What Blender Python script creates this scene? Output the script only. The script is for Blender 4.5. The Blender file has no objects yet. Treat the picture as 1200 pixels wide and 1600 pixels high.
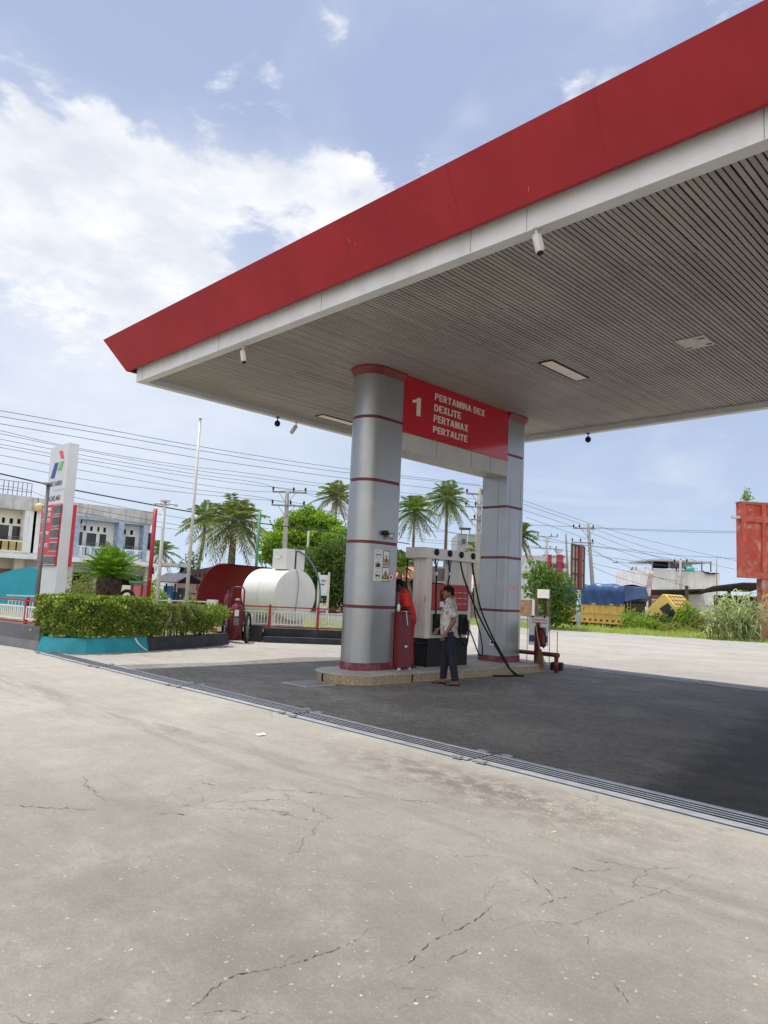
import bpy, math, random
import numpy as np
from mathutils import Vector, Matrix
R = math.radians
PI = math.pi
scn = bpy.context.scene
COL = scn.collection
random.seed(7)

# ------------------------------------------------------------------ camera
CAM_H = 1.5
FPX = 1106.43            # focal length in pixels of the 1200 px wide frame
YAW, PITCH, ROLL = -0.78858687, 0.11496316, 0.0459411
_cy, _sy = math.cos(YAW), math.sin(YAW)
_fw = np.array([_sy*math.cos(PITCH), _cy*math.cos(PITCH), math.sin(PITCH)])
_r = np.array([_cy, -_sy, 0.0])
_u = np.cross(_r, _fw)
_c, _s = math.cos(ROLL), math.sin(ROLL)
CR, CU = _c*_r+_s*_u, -_s*_r+_c*_u
CPOS = np.array([0, 0, CAM_H])
cam = bpy.data.cameras.new('camera')
cam.sensor_fit = 'HORIZONTAL'
cam.sensor_width = 36
cam.lens = FPX/1200*36
cam.clip_end = 3000
cam.clip_start = 0.05
camo = bpy.data.objects.new('camera', cam)
COL.objects.link(camo)
camo.matrix_world = Matrix(((CR[0], CU[0], -_fw[0], 0), (CR[1], CU[1], -_fw[1], 0), (CR[2], CU[2], -_fw[2], CAM_H), (0, 0, 0, 1)))
scn.camera = camo


def ray(px, py):
    return (px-600)/FPX*CR-(py-800)/FPX*CU+_fw


def G(px, py, z=0.0):                      # sight line meets the level z
    d = ray(px, py)
    return Vector(CPOS+d*((z-CAM_H)/d[2]))


def D(px, py, dep):                        # sight line at a distance
    return Vector(CPOS+ray(px, py)*dep)


def PX(px, py, x):                         # sight line meets the vertical plane at x
    d = ray(px, py)
    return Vector(CPOS+d*(x/d[0]))


def PY(px, py, y):
    d = ray(px, py)
    return Vector(CPOS+d*(y/d[1]))


# ------------------------------------------------------------------ light
SUN_DIR = Vector((-0.325, -0.02, 1.0)).normalized()
SUN_EL = math.asin(SUN_DIR.z)
sl = bpy.data.lights.new('sun', 'SUN')
sl.energy = 4.2
sl.angle = R(0.53)
sl.color = (1.0, 0.955, 0.89)
slo = bpy.data.objects.new('sun', sl)
COL.objects.link(slo)
slo.rotation_euler = SUN_DIR.to_track_quat('Z', 'Y').to_euler()
slo.location = (0, 0, 40)

world = bpy.data.worlds.new('World')
scn.world = world
world.use_nodes = True
wt = world.node_tree
for n in list(wt.nodes):
    wt.nodes.remove(n)


class NT:
    """short hand for wiring nodes"""

    def __init__(self, t):
        self.t = t

    def n(self, kind, **kw):
        x = self.t.nodes.new(kind)
        for k, v in kw.items():
            if k.startswith('i_'):
                key = k[2:]
                x.inputs[int(key) if key.isdigit() else key.replace('_', ' ')].default_value = v
            else:
                setattr(x, k, v)
        return x

    def l(self, a, b):
        self.t.links.new(a, b)

    def _set(self, sock, v):
        if hasattr(v, 'is_output'):
            self.l(v, sock)
        else:
            sock.default_value = v

    def m(self, op, a, b=0.0, c=0.0, clamp=False):
        x = self.t.nodes.new('ShaderNodeMath')
        x.operation = op
        x.use_clamp = clamp
        self._set(x.inputs[0], a)
        self._set(x.inputs[1], b)
        self._set(x.inputs[2], c)
        return x.outputs[0]

    def vm(self, op, a, b=(0, 0, 0)):
        x = self.t.nodes.new('ShaderNodeVectorMath')
        x.operation = op
        self._set(x.inputs[0], a)
        self._set(x.inputs[1], b)
        return x.outputs['Value'] if op in ('DOT_PRODUCT', 'LENGTH', 'DISTANCE') else x.outputs[0]

    def mix(self, fac, a, b, mode='MIX'):
        x = self.t.nodes.new('ShaderNodeMix')
        x.data_type = 'RGBA'
        x.blend_type = mode
        self._set(x.inputs[0], fac)
        self._set(x.inputs[6], a if hasattr(a, 'is_output') else (*a[:3], 1))
        self._set(x.inputs[7], b if hasattr(b, 'is_output') else (*b[:3], 1))
        return x.outputs[2]

    def ramp(self, v, lo, hi, smooth=True):
        x = self.t.nodes.new('ShaderNodeMapRange')
        x.interpolation_type = 'SMOOTHSTEP' if smooth else 'LINEAR'
        self._set(x.inputs[0], v)
        x.inputs[1].default_value = lo
        x.inputs[2].default_value = hi
        return x.outputs[0]

    def noise(self, vec, scale, detail=4, rough=.55, dist=0.0, out=0):
        x = self.t.nodes.new('ShaderNodeTexNoise')
        x.inputs['Scale'].default_value = scale
        x.inputs['Detail'].default_value = detail
        x.inputs['Roughness'].default_value = rough
        x.inputs['Distortion'].default_value = dist
        if vec is not None:
            self.l(vec, x.inputs['Vector'])
        return x.outputs[out]


# sky: Nishita air, whitened by tropical humidity, with cumulus laid out by compass direction and height
w = NT(wt)
sky = w.n('ShaderNodeTexSky', sky_type='NISHITA', sun_disc=False, sun_elevation=SUN_EL, sun_rotation=R(270),
          altitude=0, air_density=1.0, dust_density=2.0, ozone_density=1.0)
tc = w.n('ShaderNodeTexCoord')
dirv = w.vm('NORMALIZE', tc.outputs['Generated'])
sep = w.n('ShaderNodeSeparateXYZ')
w.l(dirv, sep.inputs[0])
dz = w.m('MAXIMUM', sep.outputs[2], 0.0)
inv = w.m('DIVIDE', 1.0, w.m('ADD', dz, 0.22))
comb = w.n('ShaderNodeCombineXYZ')
w.l(w.m('MULTIPLY', sep.outputs[0], inv), comb.inputs[0])
w.l(w.m('MULTIPLY', sep.outputs[1], inv), comb.inputs[1])
w.l(w.m('MULTIPLY', dz, 1.6), comb.inputs[2])
cp = comb.outputs[0]
n1 = w.noise(cp, 5.2, 10, .60, .35)
n2 = w.noise(cp, 15.0, 6, .60, .1)


def blob(az, el, width, gain):
    a, e = R(az), R(el)
    c = (math.sin(a)*math.cos(e), math.cos(a)*math.cos(e), math.sin(e))
    dd = w.m('SUBTRACT', 1.0, w.vm('DOT_PRODUCT', dirv, c))
    k = 1.0/(1-math.cos(R(width)))
    return w.m('MULTIPLY', w.m('EXPONENT', w.m('MULTIPLY', dd, -k)), gain)


bias = None
for args in ((-77, 26.5, 6, .36), (-71, 27.5, 5.5, .34), (-65, 27, 5, .32), (-60, 28.5, 4.2, .31), (-55, 31, 3.4, .30), (-50.5, 31.8, 3.2, .31), (-47.6, 28.8, 2.9, .30), (-51.5, 29.2, 1.8, .16),
             (-72, 20, 7, .22), (-64, 22, 5, .20), (-41.5, 33.2, 1.8, .25), (-39.3, 36, 1.4, .21), (-56.5, 37.3, 1.8, .17), (-51.5, 41, 2.2, .14),
             (-70, 38, 4.2, -.32), (-58, 39, 3.2, -.20), (-57.3, 26, 2.0, -.30), (-46, 38, 3.5, -.18), (-20, 8, 8, .05), (-28, 14, 6, .06), (-95, 25, 12, .3), (-130, 30, 20, .2), (60, 30, 30, .15), (150, 35, 30, .12)):
    b = blob(*args)
    bias = b if bias is None else w.m('ADD', bias, b)
dens = w.m('ADD', w.m('ADD', w.m('MULTIPLY', n1, 1.45), w.m('MULTIPLY', n2, .60)), bias)
dens = w.m('SUBTRACT', dens, w.m('MULTIPLY', w.ramp(dz, .32, .18), .30))
mask = w.ramp(dens, 1.16, 1.44)
thin = w.ramp(w.m('ADD', w.noise(cp, 1.7, 6, .6, .6), w.m('MULTIPLY', bias, .5)), .45, .85)
hazef = w.m('EXPONENT', w.m('MULTIPLY', dz, -4.6))
skyc = w.mix(1.0, sky.outputs[0], (.095, .095, .095), 'MULTIPLY')
upper = w.mix(.88, skyc, (.385, .465, .70))
hz = w.mix(w.m('MULTIPLY', hazef, .95), upper, (.60, .745, .92))
hz = w.mix(w.m('MULTIPLY', thin, .46), hz, (.84, .88, .95))
low = w.m('MINIMUM', w.m('ADD', w.m('ADD', blob(-74, 13, 13, .85), blob(-52, 13, 9, .45)), blob(-63, 19, 9, .55)), .85)
hz = w.mix(w.m('MULTIPLY', low, w.m('MULTIPLY_ADD', n1, .8, .45)), hz, (.80, .855, .945))
shade = w.ramp(w.noise(cp, 6.0, 5, .6), .30, .70)
cloudc = w.mix(shade, (.73, .77, .85), (.975, .98, 1.0))
fin = w.mix(w.m('MULTIPLY', mask, .93), hz, cloudc)
# added fill: unseen sky behind the camera brightened to light the shaded faces
sky_fill = w.ramp(w.vm('DOT_PRODUCT', dirv, Vector((.70, -.66, .30)).normalized()), .05, .75)
fin = w.mix(sky_fill, fin, w.mix(w.ramp(n1, .35, .65), (1.10, 1.13, 1.18), (1.60, 1.61, 1.62)))
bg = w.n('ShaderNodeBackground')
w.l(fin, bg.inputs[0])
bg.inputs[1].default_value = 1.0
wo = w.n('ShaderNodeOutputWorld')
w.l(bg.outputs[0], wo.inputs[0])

scn.view_settings.view_transform = 'Standard'
scn.view_settings.look = 'None'
scn.view_settings.exposure = 0.10
scn.view_settings.gamma = 1.0
scn.view_settings.use_curve_mapping = False
scn.cycles.max_bounces = 8
scn.cycles.transparent_max_bounces = 16
scn.cycles.use_denoising = True

# ------------------------------------------------------------------ materials
MATS = {}


def mat(name, col, rough=.6, metal=0.0, var=.12, vs=2.5, bump=0.0, bs=60.0, dirt=0.0, dirtcol=(.12, .10, .08), ds=1.3,
        isl=0.0, coat=0.0, spec=.5, streak=False, fine=0.0):
    if name in MATS:
        return MATS[name]
    m = bpy.data.materials.new(name)
    m.use_nodes = True
    k = NT(m.node_tree)
    p = m.node_tree.nodes['Principled BSDF']
    co = k.n('ShaderNodeTexCoord').outputs['Object']
    base = (*col, 1)
    v = k.noise(co, vs, 5, .6)
    lo = tuple(c*(1-var) for c in col)
    hi = tuple(min(1, c*(1+var)) for c in col)
    out = k.mix(k.ramp(v, .3, .7), lo, hi)
    if isl:
        g = k.n('ShaderNodeNewGeometry').outputs['Random Per Island']
        f = k.m('MULTIPLY_ADD', g, 2*isl, 1-isl)
        cc = k.n('ShaderNodeCombineColor')
        for i in range(3):
            k.l(f, cc.inputs[i])
        out = k.mix(1.0, out, cc.outputs[0], 'MULTIPLY')
    if fine:
        out = k.mix(k.m('MULTIPLY', k.ramp(k.noise(co, bs*1.7, 3, .7), .5, .75), fine), out, tuple(c*.5 for c in col))
    if dirt:
        vec = co
        if streak:
            mp = k.n('ShaderNodeMapping')
            mp.inputs['Scale'].default_value = (6, 6, .5)
            k.l(co, mp.inputs[0])
            vec = mp.outputs[0]
        dn = k.noise(vec, ds, 7, .68, .4)
        out = k.mix(k.m('MULTIPLY', k.ramp(dn, .48, .72), dirt), out, dirtcol)
    k.l(out, p.inputs['Base Color'])
    rn = k.m('MULTIPLY_ADD', k.noise(co, vs*3, 4, .6), .25, rough-.125, clamp=True)
    k.l(rn, p.inputs['Roughness'])
    p.inputs['Metallic'].default_value = metal
    p.inputs['Specular IOR Level'].default_value = spec
    if coat:
        p.inputs['Coat Weight'].default_value = coat
        p.inputs['Coat Roughness'].default_value = .06
    if bump:
        b = k.n('ShaderNodeBump')
        b.inputs['Strength'].default_value = bump
        b.inputs['Distance'].default_value = .01
        k.l(k.noise(co, bs, 4, .65), b.inputs['Height'])
        k.l(b.outputs[0], p.inputs['Normal'])
    MATS[name] = m
    return m


def leafmat(name, c1, c2, trans=.35, c3=None, f3=.1, rough=.5):
    if name in MATS:
        return MATS[name]
    m = bpy.data.materials.new(name)
    m.use_nodes = True
    t = m.node_tree
    k = NT(t)
    p = t.nodes['Principled BSDF']
    rnd = k.n('ShaderNodeNewGeometry').outputs['Random Per Island']
    co = k.n('ShaderNodeTexCoord').outputs['Object']
    f = k.m('ADD', k.m('MULTIPLY', rnd, .6), k.m('MULTIPLY', k.noise(co, 1.6, 3), .5), clamp=True)
    c = k.mix(f, c1, c2)
    if c3:
        h = k.m('FRACT', k.m('MULTIPLY', rnd, 37.7))
        c = k.mix(k.m('LESS_THAN', h, f3), c, c3)
    k.l(c, p.inputs['Base Color'])
    p.inputs['Roughness'].default_value = rough
    p.inputs['Specular IOR Level'].default_value = .35
    tr = k.n('ShaderNodeBsdfTranslucent')
    k.l(k.mix(1.0, c, (1.3, 1.35, .6), 'MULTIPLY'), tr.inputs[0])
    ms = k.n('ShaderNodeMixShader')
    ms.inputs[0].default_value = trans
    k.l(p.outputs[0], ms.inputs[1])
    k.l(tr.outputs[0], ms.inputs[2])
    k.l(ms.outputs[0], t.nodes['Material Output'].inputs[0])
    MATS[name] = m
    return m


def concrete(name, c, tint=(1, 1, 1), stains=True, oil_shade=0.0):
    """worn forecourt concrete: broad blotches, tyre streaks along x, exposed stones, fine cracks"""
    m = bpy.data.materials.new(name)
    m.use_nodes = True
    t = m.node_tree
    k = NT(t)
    p = t.nodes['Principled BSDF']
    co = k.n('ShaderNodeNewGeometry').outputs['Position']
    sepp = k.n('ShaderNodeSeparateXYZ')
    k.l(co, sepp.inputs[0])
    X, Y = sepp.outputs[0], sepp.outputs[1]
    col = k.mix(k.ramp(k.noise(co, .55, 7, .66, .5), .34, .66), tuple(a*.88 for a in c), tuple(min(1, a*1.06) for a in c))
    col = k.mix(k.m('MULTIPLY', k.ramp(k.noise(co, 2.6, 9, .78, .0), .44, .66), .30), col, tuple(a*.58 for a in c))
    col = k.mix(k.m('MULTIPLY', k.ramp(k.noise(co, 16, 7, .78, .0), .50, .66), .40), col, (c[0]*.55, c[1]*.54, c[2]*.52))
    col = k.mix(k.m('MULTIPLY', k.ramp(k.noise(co, 12, 7, .75, .0), .54, .68), .22), col, (min(1, c[0]*1.32), min(1, c[1]*1.28), min(1, c[2]*1.18)))
    mp = k.n('ShaderNodeMapping')
    mp.inputs['Scale'].default_value = (.45, 3.4, 1)
    mp.inputs['Rotation'].default_value = (0, 0, R(-9))
    k.l(co, mp.inputs[0])
    st = k.noise(mp.outputs[0], 1.5, 8, .72, .5)
    col = k.mix(k.m('MULTIPLY', k.ramp(st, .52, .70), .34), col, (c[0]*.50, c[1]*.50, c[2]*.51))
    if stains:
        # traffic grime: the lane near the camera is dirtier and greyer
        near = k.m('EXPONENT', k.m('MULTIPLY', k.m('ADD', k.m('POWER', k.m('SUBTRACT', Y, 1.9), 2.0), k.m('MULTIPLY', k.m('POWER', k.m('ADD', X, 1.6), 2.0), .26)), -.13))
        gr = k.m('MULTIPLY', near, k.ramp(k.noise(co, 2.4, 10, .78, .0), .02, .60))
        col = k.mix(k.m('MULTIPLY', gr, .86), col, (c[0]*.40, c[1]*.395, c[2]*.385))
        rough_patch = k.m('MULTIPLY', near, k.ramp(k.noise(co, .9, 8, .72), .47, .62))
        col = k.mix(k.m('MULTIPLY', rough_patch, .28), col, (c[0]*.30, c[1]*.30, c[2]*.30))
        band = k.m('EXPONENT', k.m('MULTIPLY', k.m('POWER', k.m('SUBTRACT', k.m('ADD', Y, k.m('MULTIPLY', X, -.04)), 4.05), 2.0), -9.0))
        col = k.mix(k.m('MULTIPLY', k.m('MULTIPLY', band, k.ramp(st, .40, .62)), .45), col, (c[0]*.40, c[1]*.40, c[2]*.41))
        bl = k.m('MULTIPLY', k.ramp(k.noise(co, 5.5, 6, .72, .4), .56, .74), k.ramp(k.noise(co, .7, 4), .40, .62))
        col = k.mix(k.m('MULTIPLY', bl, .55), col, (c[0]*.42, c[1]*.41, c[2]*.40))
        # grimy patch of bare aggregate by the drain
        dx, dy = k.m('ADD', X, 3.6), k.m('SUBTRACT', Y, 4.75)
        pm = k.m('EXPONENT', k.m('MULTIPLY', k.m('ADD', k.m('MULTIPLY', k.m('POWER', dx, 2.0), .35), k.m('MULTIPLY', k.m('POWER', dy, 2.0), 4.5)), -1.0))
        pn = k.m('MULTIPLY', pm, k.ramp(k.noise(co, 6, 5, .7), .30, .62))
        col = k.mix(k.m('MULTIPLY', pn, .75), col, (.085, .070, .055))
    if oil_shade:
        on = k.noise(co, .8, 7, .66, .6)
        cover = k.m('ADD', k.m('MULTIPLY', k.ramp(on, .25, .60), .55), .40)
        col = k.mix(k.m('MULTIPLY', cover, oil_shade), col, (.088, .083, .078))  # overall dark tone: canopy shade put into the colour along with oily stains
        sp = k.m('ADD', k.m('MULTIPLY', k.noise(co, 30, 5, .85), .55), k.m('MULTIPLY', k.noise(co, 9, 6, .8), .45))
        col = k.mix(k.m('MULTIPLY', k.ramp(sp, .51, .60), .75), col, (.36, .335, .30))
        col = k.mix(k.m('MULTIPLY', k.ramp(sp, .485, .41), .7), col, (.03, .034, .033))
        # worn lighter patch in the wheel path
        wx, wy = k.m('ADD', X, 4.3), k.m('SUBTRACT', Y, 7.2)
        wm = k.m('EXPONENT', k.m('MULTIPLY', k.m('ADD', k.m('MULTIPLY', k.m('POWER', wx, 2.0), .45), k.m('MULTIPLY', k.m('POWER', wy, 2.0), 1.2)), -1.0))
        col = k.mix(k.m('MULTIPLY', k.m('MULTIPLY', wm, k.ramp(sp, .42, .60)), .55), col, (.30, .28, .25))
        xr = k.ramp(k.m('ADD', k.m('ADD', X, k.m('MULTIPLY', Y, .11)), k.m('MULTIPLY', k.noise(co, 1.6, 7, .7), 1.3)), -1.85, -1.15)  # near black strip at the right of the sheet
        soft = k.m('MULTIPLY', k.ramp(k.m('ADD', X, k.m('MULTIPLY', k.noise(co, .6, 5, .65), 2.5)), -6.2, -1.6), .55)  # tone grows gradually darker towards the right
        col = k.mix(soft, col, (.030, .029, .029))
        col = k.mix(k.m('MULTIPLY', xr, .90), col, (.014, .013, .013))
    # stones and grit
    vo = k.n('ShaderNodeTexVoronoi')
    vo.inputs['Scale'].default_value = 30
    k.l(k.vm('ADD', co, k.vm('MULTIPLY', k.noise(co, 60, 3, .6, 0, 1), (.022, .022, .022))), vo.inputs['Vector'])
    vd = vo.outputs['Distance']
    sel = k.n('ShaderNodeSeparateColor')
    k.l(vo.outputs['Color'], sel.inputs[0])
    stone = k.m('MULTIPLY', k.m('LESS_THAN', vd, k.m('MULTIPLY_ADD', sel.outputs[1], .22, .06)), k.m('GREATER_THAN', k.m('ADD', sel.outputs[0], k.m('MULTIPLY', k.noise(co, 1.1, 4), 1.1)), 1.40))
    if oil_shade:
        stone = k.m('MULTIPLY', stone, .25)
    col = k.mix(k.m('MULTIPLY', stone, .55), col, k.mix(sel.outputs[2], (.42, .32, .22), (.60, .55, .47)))
    grit = k.m('ADD', k.m('MULTIPLY', k.noise(co, 150, 3, .75), .6), k.m('MULTIPLY', k.noise(co, 48, 4, .75), .4))
    col = k.mix(k.m('MULTIPLY', k.ramp(grit, .52, .63), .65), col, tuple(a*.36 for a in c))
    col = k.mix(k.m('MULTIPLY', k.ramp(grit, .46, .37), .26), col, tuple(min(.85, a*1.5) for a in c))
    # hairline cracks
    dist = k.noise(co, 2.3, 5, .6, 0, 1)
    wv = k.vm('ADD', co, k.vm('MULTIPLY', dist, (.5, .5, .5)))
    cr = k.n('ShaderNodeTexVoronoi')
    cr.feature = 'DISTANCE_TO_EDGE'
    cr.inputs['Scale'].default_value = .9
    k.l(wv, cr.inputs['Vector'])
    cm = k.m('MULTIPLY', k.m('LESS_THAN', cr.outputs['Distance'], k.m('MULTIPLY', k.noise(co, 7, 4), .009)), k.ramp(k.noise(co, .6, 4), .56, .62))
    col = k.mix(k.m('MULTIPLY', cm, .55), col, (.06, .05, .045))
    k.l(col, p.inputs['Base Color'])
    if oil_shade:
        k.l(k.m('MULTIPLY_ADD', k.noise(co, 2.5, 5), .35, .48), p.inputs['Roughness'])
    else:
        p.inputs['Roughness'].default_value = .88
    p.inputs['Specular IOR Level'].default_value = .18 if oil_shade else .25
    h = k.m('ADD', k.m('ADD', k.m('MULTIPLY', grit, .5), k.m('MULTIPLY', k.noise(co, 24, 5, .7), .8)), k.m('MULTIPLY', stone, .5))
    h = k.m('SUBTRACT', h, k.m('MULTIPLY', cm, 1.5))
    b = k.n('ShaderNodeBump')
    b.inputs['Strength'].default_value = .55
    b.inputs['Distance'].default_value = .012
    k.l(h, b.inputs['Height'])
    k.l(b.outputs[0], p.inputs['Normal'])
    MATS[name] = m
    return m


M_CONC = concrete('forecourt concrete', (.376, .353, .316))
M_OILSHADE = concrete('oily shade toned paving', (.40, .375, .34), stains=False, oil_shade=.80)
M_ROAD = concrete('dusty road', (.35, .338, .318), stains=False)
M_ASPH = mat('road asphalt', (.16, .157, .15), .9, var=.2, vs=.7, bump=.4, bs=80, dirt=.4, dirtcol=(.25, .23, .2), ds=.3)
M_EARTH = mat('sandy earth', (.20, .17, .12), .95, var=.25, vs=.4, bump=.5, bs=12)
M_FASCIA = mat('red fascia panel', (.325, .017, .023), .5, spec=.3, var=.10, vs=.9, dirt=.30, dirtcol=(.36, .035, .035), ds=.7, streak=True)
M_WHITE = mat('white cladding', (.66, .66, .65), .45, var=.05, dirt=.35, dirtcol=(.36, .33, .29), ds=1.2)
M_SOFT = mat('soffit strip', (.375, .342, .312), .55, var=.14, vs=.5, isl=.12, dirt=.30, dirtcol=(.30, .26, .23), ds=.7)
M_DARK = mat('dark void', (.016, .015, .014), .9, spec=.1)
M_SILVER = mat('silver cladding', (.365, .37, .375), .38, metal=.75, var=.06, vs=1.2, dirt=.22, dirtcol=(.27, .27, .27), ds=1.1, streak=True)
M_BAND = mat('dark red band', (.14, .010, .018), .45, var=.12)
M_SKIRT = mat('worn maroon skirting', (.17, .022, .045), .6, var=.2, vs=8, dirt=.45, dirtcol=(.34, .28, .28), ds=9)
M_CAP = mat('red column cap', (.20, .022, .026), .5, var=.1)
M_SIGNRED = mat('glossy red sign', (.50, .008, .024), .12, var=.04, coat=.35)
M_LETTER = mat('cream lettering', (.72, .68, .60), .5, var=.04)
M_BEAM = mat('grey beam cladding', (.50, .49, .46), .5, var=.08, dirt=.2, dirtcol=(.3, .28, .25))
M_SCREED = mat('island screed', (.40, .38, .35), .75, var=.15, vs=3, bump=.3, dirt=.5, dirtcol=(.14, .13, .12), ds=2)
M_STEEL = mat('galvanised steel', (.38, .40, .44), .42, metal=.55, var=.15, vs=6, dirt=.25, dirtcol=(.25, .23, .2), ds=5)
M_BLACK = mat('black plastic', (.012, .012, .013), .5, var=.2, spec=.22)
M_RUBBER = mat('black rubber', (.010, .010, .010), .6, var=.2, spec=.2)
M_DWHITE = mat('pump white enamel', (.66, .62, .57), .35, var=.07, dirt=.35, dirtcol=(.42, .33, .26), ds=1.8, streak=True)
M_RED = mat('red paint', (.36, .014, .022), .42, var=.10, vs=4, dirt=.2, dirtcol=(.2, .015, .02), ds=3)
M_DRED = mat('dark red paint', (.145, .010, .016), .45, var=.12, vs=4, dirt=.3, dirtcol=(.09, .01, .012), ds=2)
M_TEAL = mat('turquoise paint', (.018, .29, .36), .6, var=.12, vs=2, dirt=.30, dirtcol=(.03, .15, .18), ds=2.5, bump=.3, bs=30)
M_NAVY = mat('black painted kerb', (.022, .025, .035), .65, var=.3, vs=2, dirt=.35, dirtcol=(.09, .09, .09), ds=3, bump=.3, bs=30)
M_GREYWALL = mat('grey painted wall', (.115, .115, .135), .75, var=.12, dirt=.3, dirtcol=(.2, .19, .18), ds=2, bump=.3, bs=25)
M_PICKET = mat('white painted metal', (.72, .72, .70), .5, var=.06, dirt=.15, dirtcol=(.4, .36, .3), ds=3)
M_TANK = mat('white tank paint', (.74, .74, .71), .5, var=.05, vs=1.2, dirt=.22, dirtcol=(.50, .47, .42), ds=1.6, streak=True)
M_PYLON = mat('white pylon panel', (.66, .67, .70), .45, var=.04, dirt=.12, dirtcol=(.45, .45, .45), ds=1)
M_GREYMETAL = mat('grey metal pole', (.20, .20, .21), .5, metal=.4, var=.1)
M_POLEWHITE = mat('off white pole', (.60, .58, .54), .5, var=.1, dirt=.25, dirtcol=(.35, .3, .25), ds=3)
M_CPOLE = mat('concrete pole', (.33, .32, .29), .8, var=.15, bump=.3, dirt=.3, dirtcol=(.2, .19, .17), ds=2)
M_WIRE = mat('cable', (.035, .036, .04), .6)
M_GREENP = mat('green painted pole', (.05, .22, .09), .5)
M_BARK = mat('bark', (.14, .105, .075), .9, var=.3, vs=5, bump=.8, bs=20)
M_SOIL = mat('garden soil', (.09, .065, .045), .95, var=.3, vs=6, bump=.6, bs=30)
M_SKIN = mat('brown skin', (.17, .082, .052), .5, var=.08)
M_SKIND = mat('dark brown skin', (.060, .030, .021), .5, var=.08)
M_HAIR = mat('black hair', (.007, .006, .006), .7, var=.3, vs=30, bump=.5, bs=90, spec=.12)
M_JEANS = mat('dark blue denim', (.005, .0065, .016), .8, var=.25, vs=9, bump=.3, bs=120)
M_UNIFORM = mat('red uniform', (.62, .022, .022), .75, var=.10, vs=9, bump=.3, bs=60)
M_UNIFORMD = mat('dark red trousers', (.36, .014, .018), .75, var=.12, vs=9, bump=.3, bs=60)
M_BRICK = mat('orange brick', (.30, .15, .09), .85, var=.25, vs=6, dirt=.4, dirtcol=(.4, .32, .24), ds=3)
M_GLASSD = mat('dark window', (.018, .018, .022), .12, var=.2, coat=.0)
M_OLDWHITE = mat('weathered white render', (.74, .74, .71), .8, var=.08, vs=.8, dirt=.5, dirtcol=(.33, .35, .36), ds=.7, streak=True)
M_CREAM = mat('weathered cream render', (.76, .71, .56), .8, var=.08, vs=.8, dirt=.35, dirtcol=(.38, .35, .29), ds=.7, streak=True)
M_PARAPET = mat('stained parapet', (.52, .52, .50), .85, var=.2, vs=.8, dirt=.75, dirtcol=(.17, .16, .15), ds=.6, streak=True)
M_BLUETRIM = mat('pale blue trim', (.30, .40, .52), .7, var=.2, vs=4, dirt=.8, dirtcol=(.58, .58, .58), ds=2)
M_BROWNDOOR = mat('brown shutter', (.20, .105, .055), .7, var=.15)
M_ROOFRED = mat('rusty red roof', (.40, .13, .08), .75, var=.25, vs=2, dirt=.5, dirtcol=(.45, .34, .27), ds=2)
M_ROOFGREY = mat('grey metal roof', (.075, .08, .095), .7, var=.15, spec=.25)
M_RUST = mat('rusted iron', (.10, .055, .035), .85, var=.35, vs=4, bump=.4)
M_YELLOW = mat('yellow truck paint', (.72, .50, .14), .5, var=.08, vs=2, dirt=.25, dirtcol=(.25, .15, .05), ds=2, streak=True)
M_TARP = mat('blue tarpaulin', (.03, .075, .20), .38, var=.2, vs=2, bump=.9, bs=5)
M_REDCONC = mat('weathered red concrete', (.42, .075, .05), .85, var=.15, vs=1.5, dirt=.9, dirtcol=(.52, .30, .20), ds=1.1, bump=.4, bs=14)
M_PINK = mat('pink door paint', (.55, .14, .17), .6, var=.1)
M_BLUE = mat('blue plastic', (.02, .13, .35), .5, var=.1)
M_LAMP = mat('pale lamp cover', (.90, .77, .67), .35, var=.05)
M_PANELOLD = mat('rusty white panel', (.74, .71, .65), .6, var=.1, vs=5, dirt=.4, dirtcol=(.20, .12, .07), ds=4)
M_PAPER = mat('white paper', (.75, .75, .74), .7, var=.04)
M_NAVYINK = mat('navy ink', (.035, .07, .20), .6)
M_PINKINK = mat('faded red ink', (.60, .30, .30), .6)
M_YELLOWINK = mat('yellow ink', (.50, .42, .08), .6)
M_BLACKINK = mat('black ink', (.03, .03, .03), .6)
M_GREYINK = mat('pale grey ink', (.52, .53, .56), .6)
M_LRED = mat('sign bright red', (.60, .035, .05), .45, var=.06)
M_LOGORED = mat('logo red', (.72, .09, .12), .5)
M_LOGOGREEN = mat('logo green', (.20, .52, .12), .5)
M_LOGOBLUE = mat('logo blue', (.035, .09, .33), .5)
M_STRAW = mat('straw', (.22, .15, .085), .9, isl=.3, var=.2)
M_WOOD = mat('pale wood', (.42, .34, .24), .7, var=.2, vs=6)
L_HEDGE = leafmat('hedge leaves', (.035, .09, .015), (.26, .37, .06), .36, (.50, .48, .15), .11)
L_HEDGED = leafmat('thin hedge leaves', (.06, .11, .025), (.23, .30, .07), .34, (.36, .27, .13), .16)
L_PALM = leafmat('palm leaflets', (.05, .11, .025), (.17, .26, .06), .32, (.33, .30, .11), .08)
L_PALMB = leafmat('pale palm leaflets', (.06, .11, .03), (.22, .28, .09), .32, (.42, .36, .18), .14)
L_TREE = leafmat('bright tree leaves', (.07, .15, .018), (.30, .44, .06), .38)
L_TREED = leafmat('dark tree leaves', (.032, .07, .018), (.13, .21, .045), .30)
L_BUSH = leafmat('bush leaves', (.09, .19, .025), (.34, .46, .08), .35, (.30, .24, .08), .06)
L_CYCAD = leafmat('cycad leaflets', (.03, .09, .014), (.24, .40, .05), .34)
L_CANE = leafmat('cane blades', (.16, .25, .09), (.48, .54, .32), .30, (.42, .36, .22), .15)
L_GRASS = leafmat('verge grass', (.19, .30, .05), (.46, .54, .15), .38, (.50, .45, .24), .18)
L_DRY = leafmat('dry fronds', (.22, .14, .07), (.34, .23, .12), .25)


# ------------------------------------------------------------------ mesh helpers
ORG = {}


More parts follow.
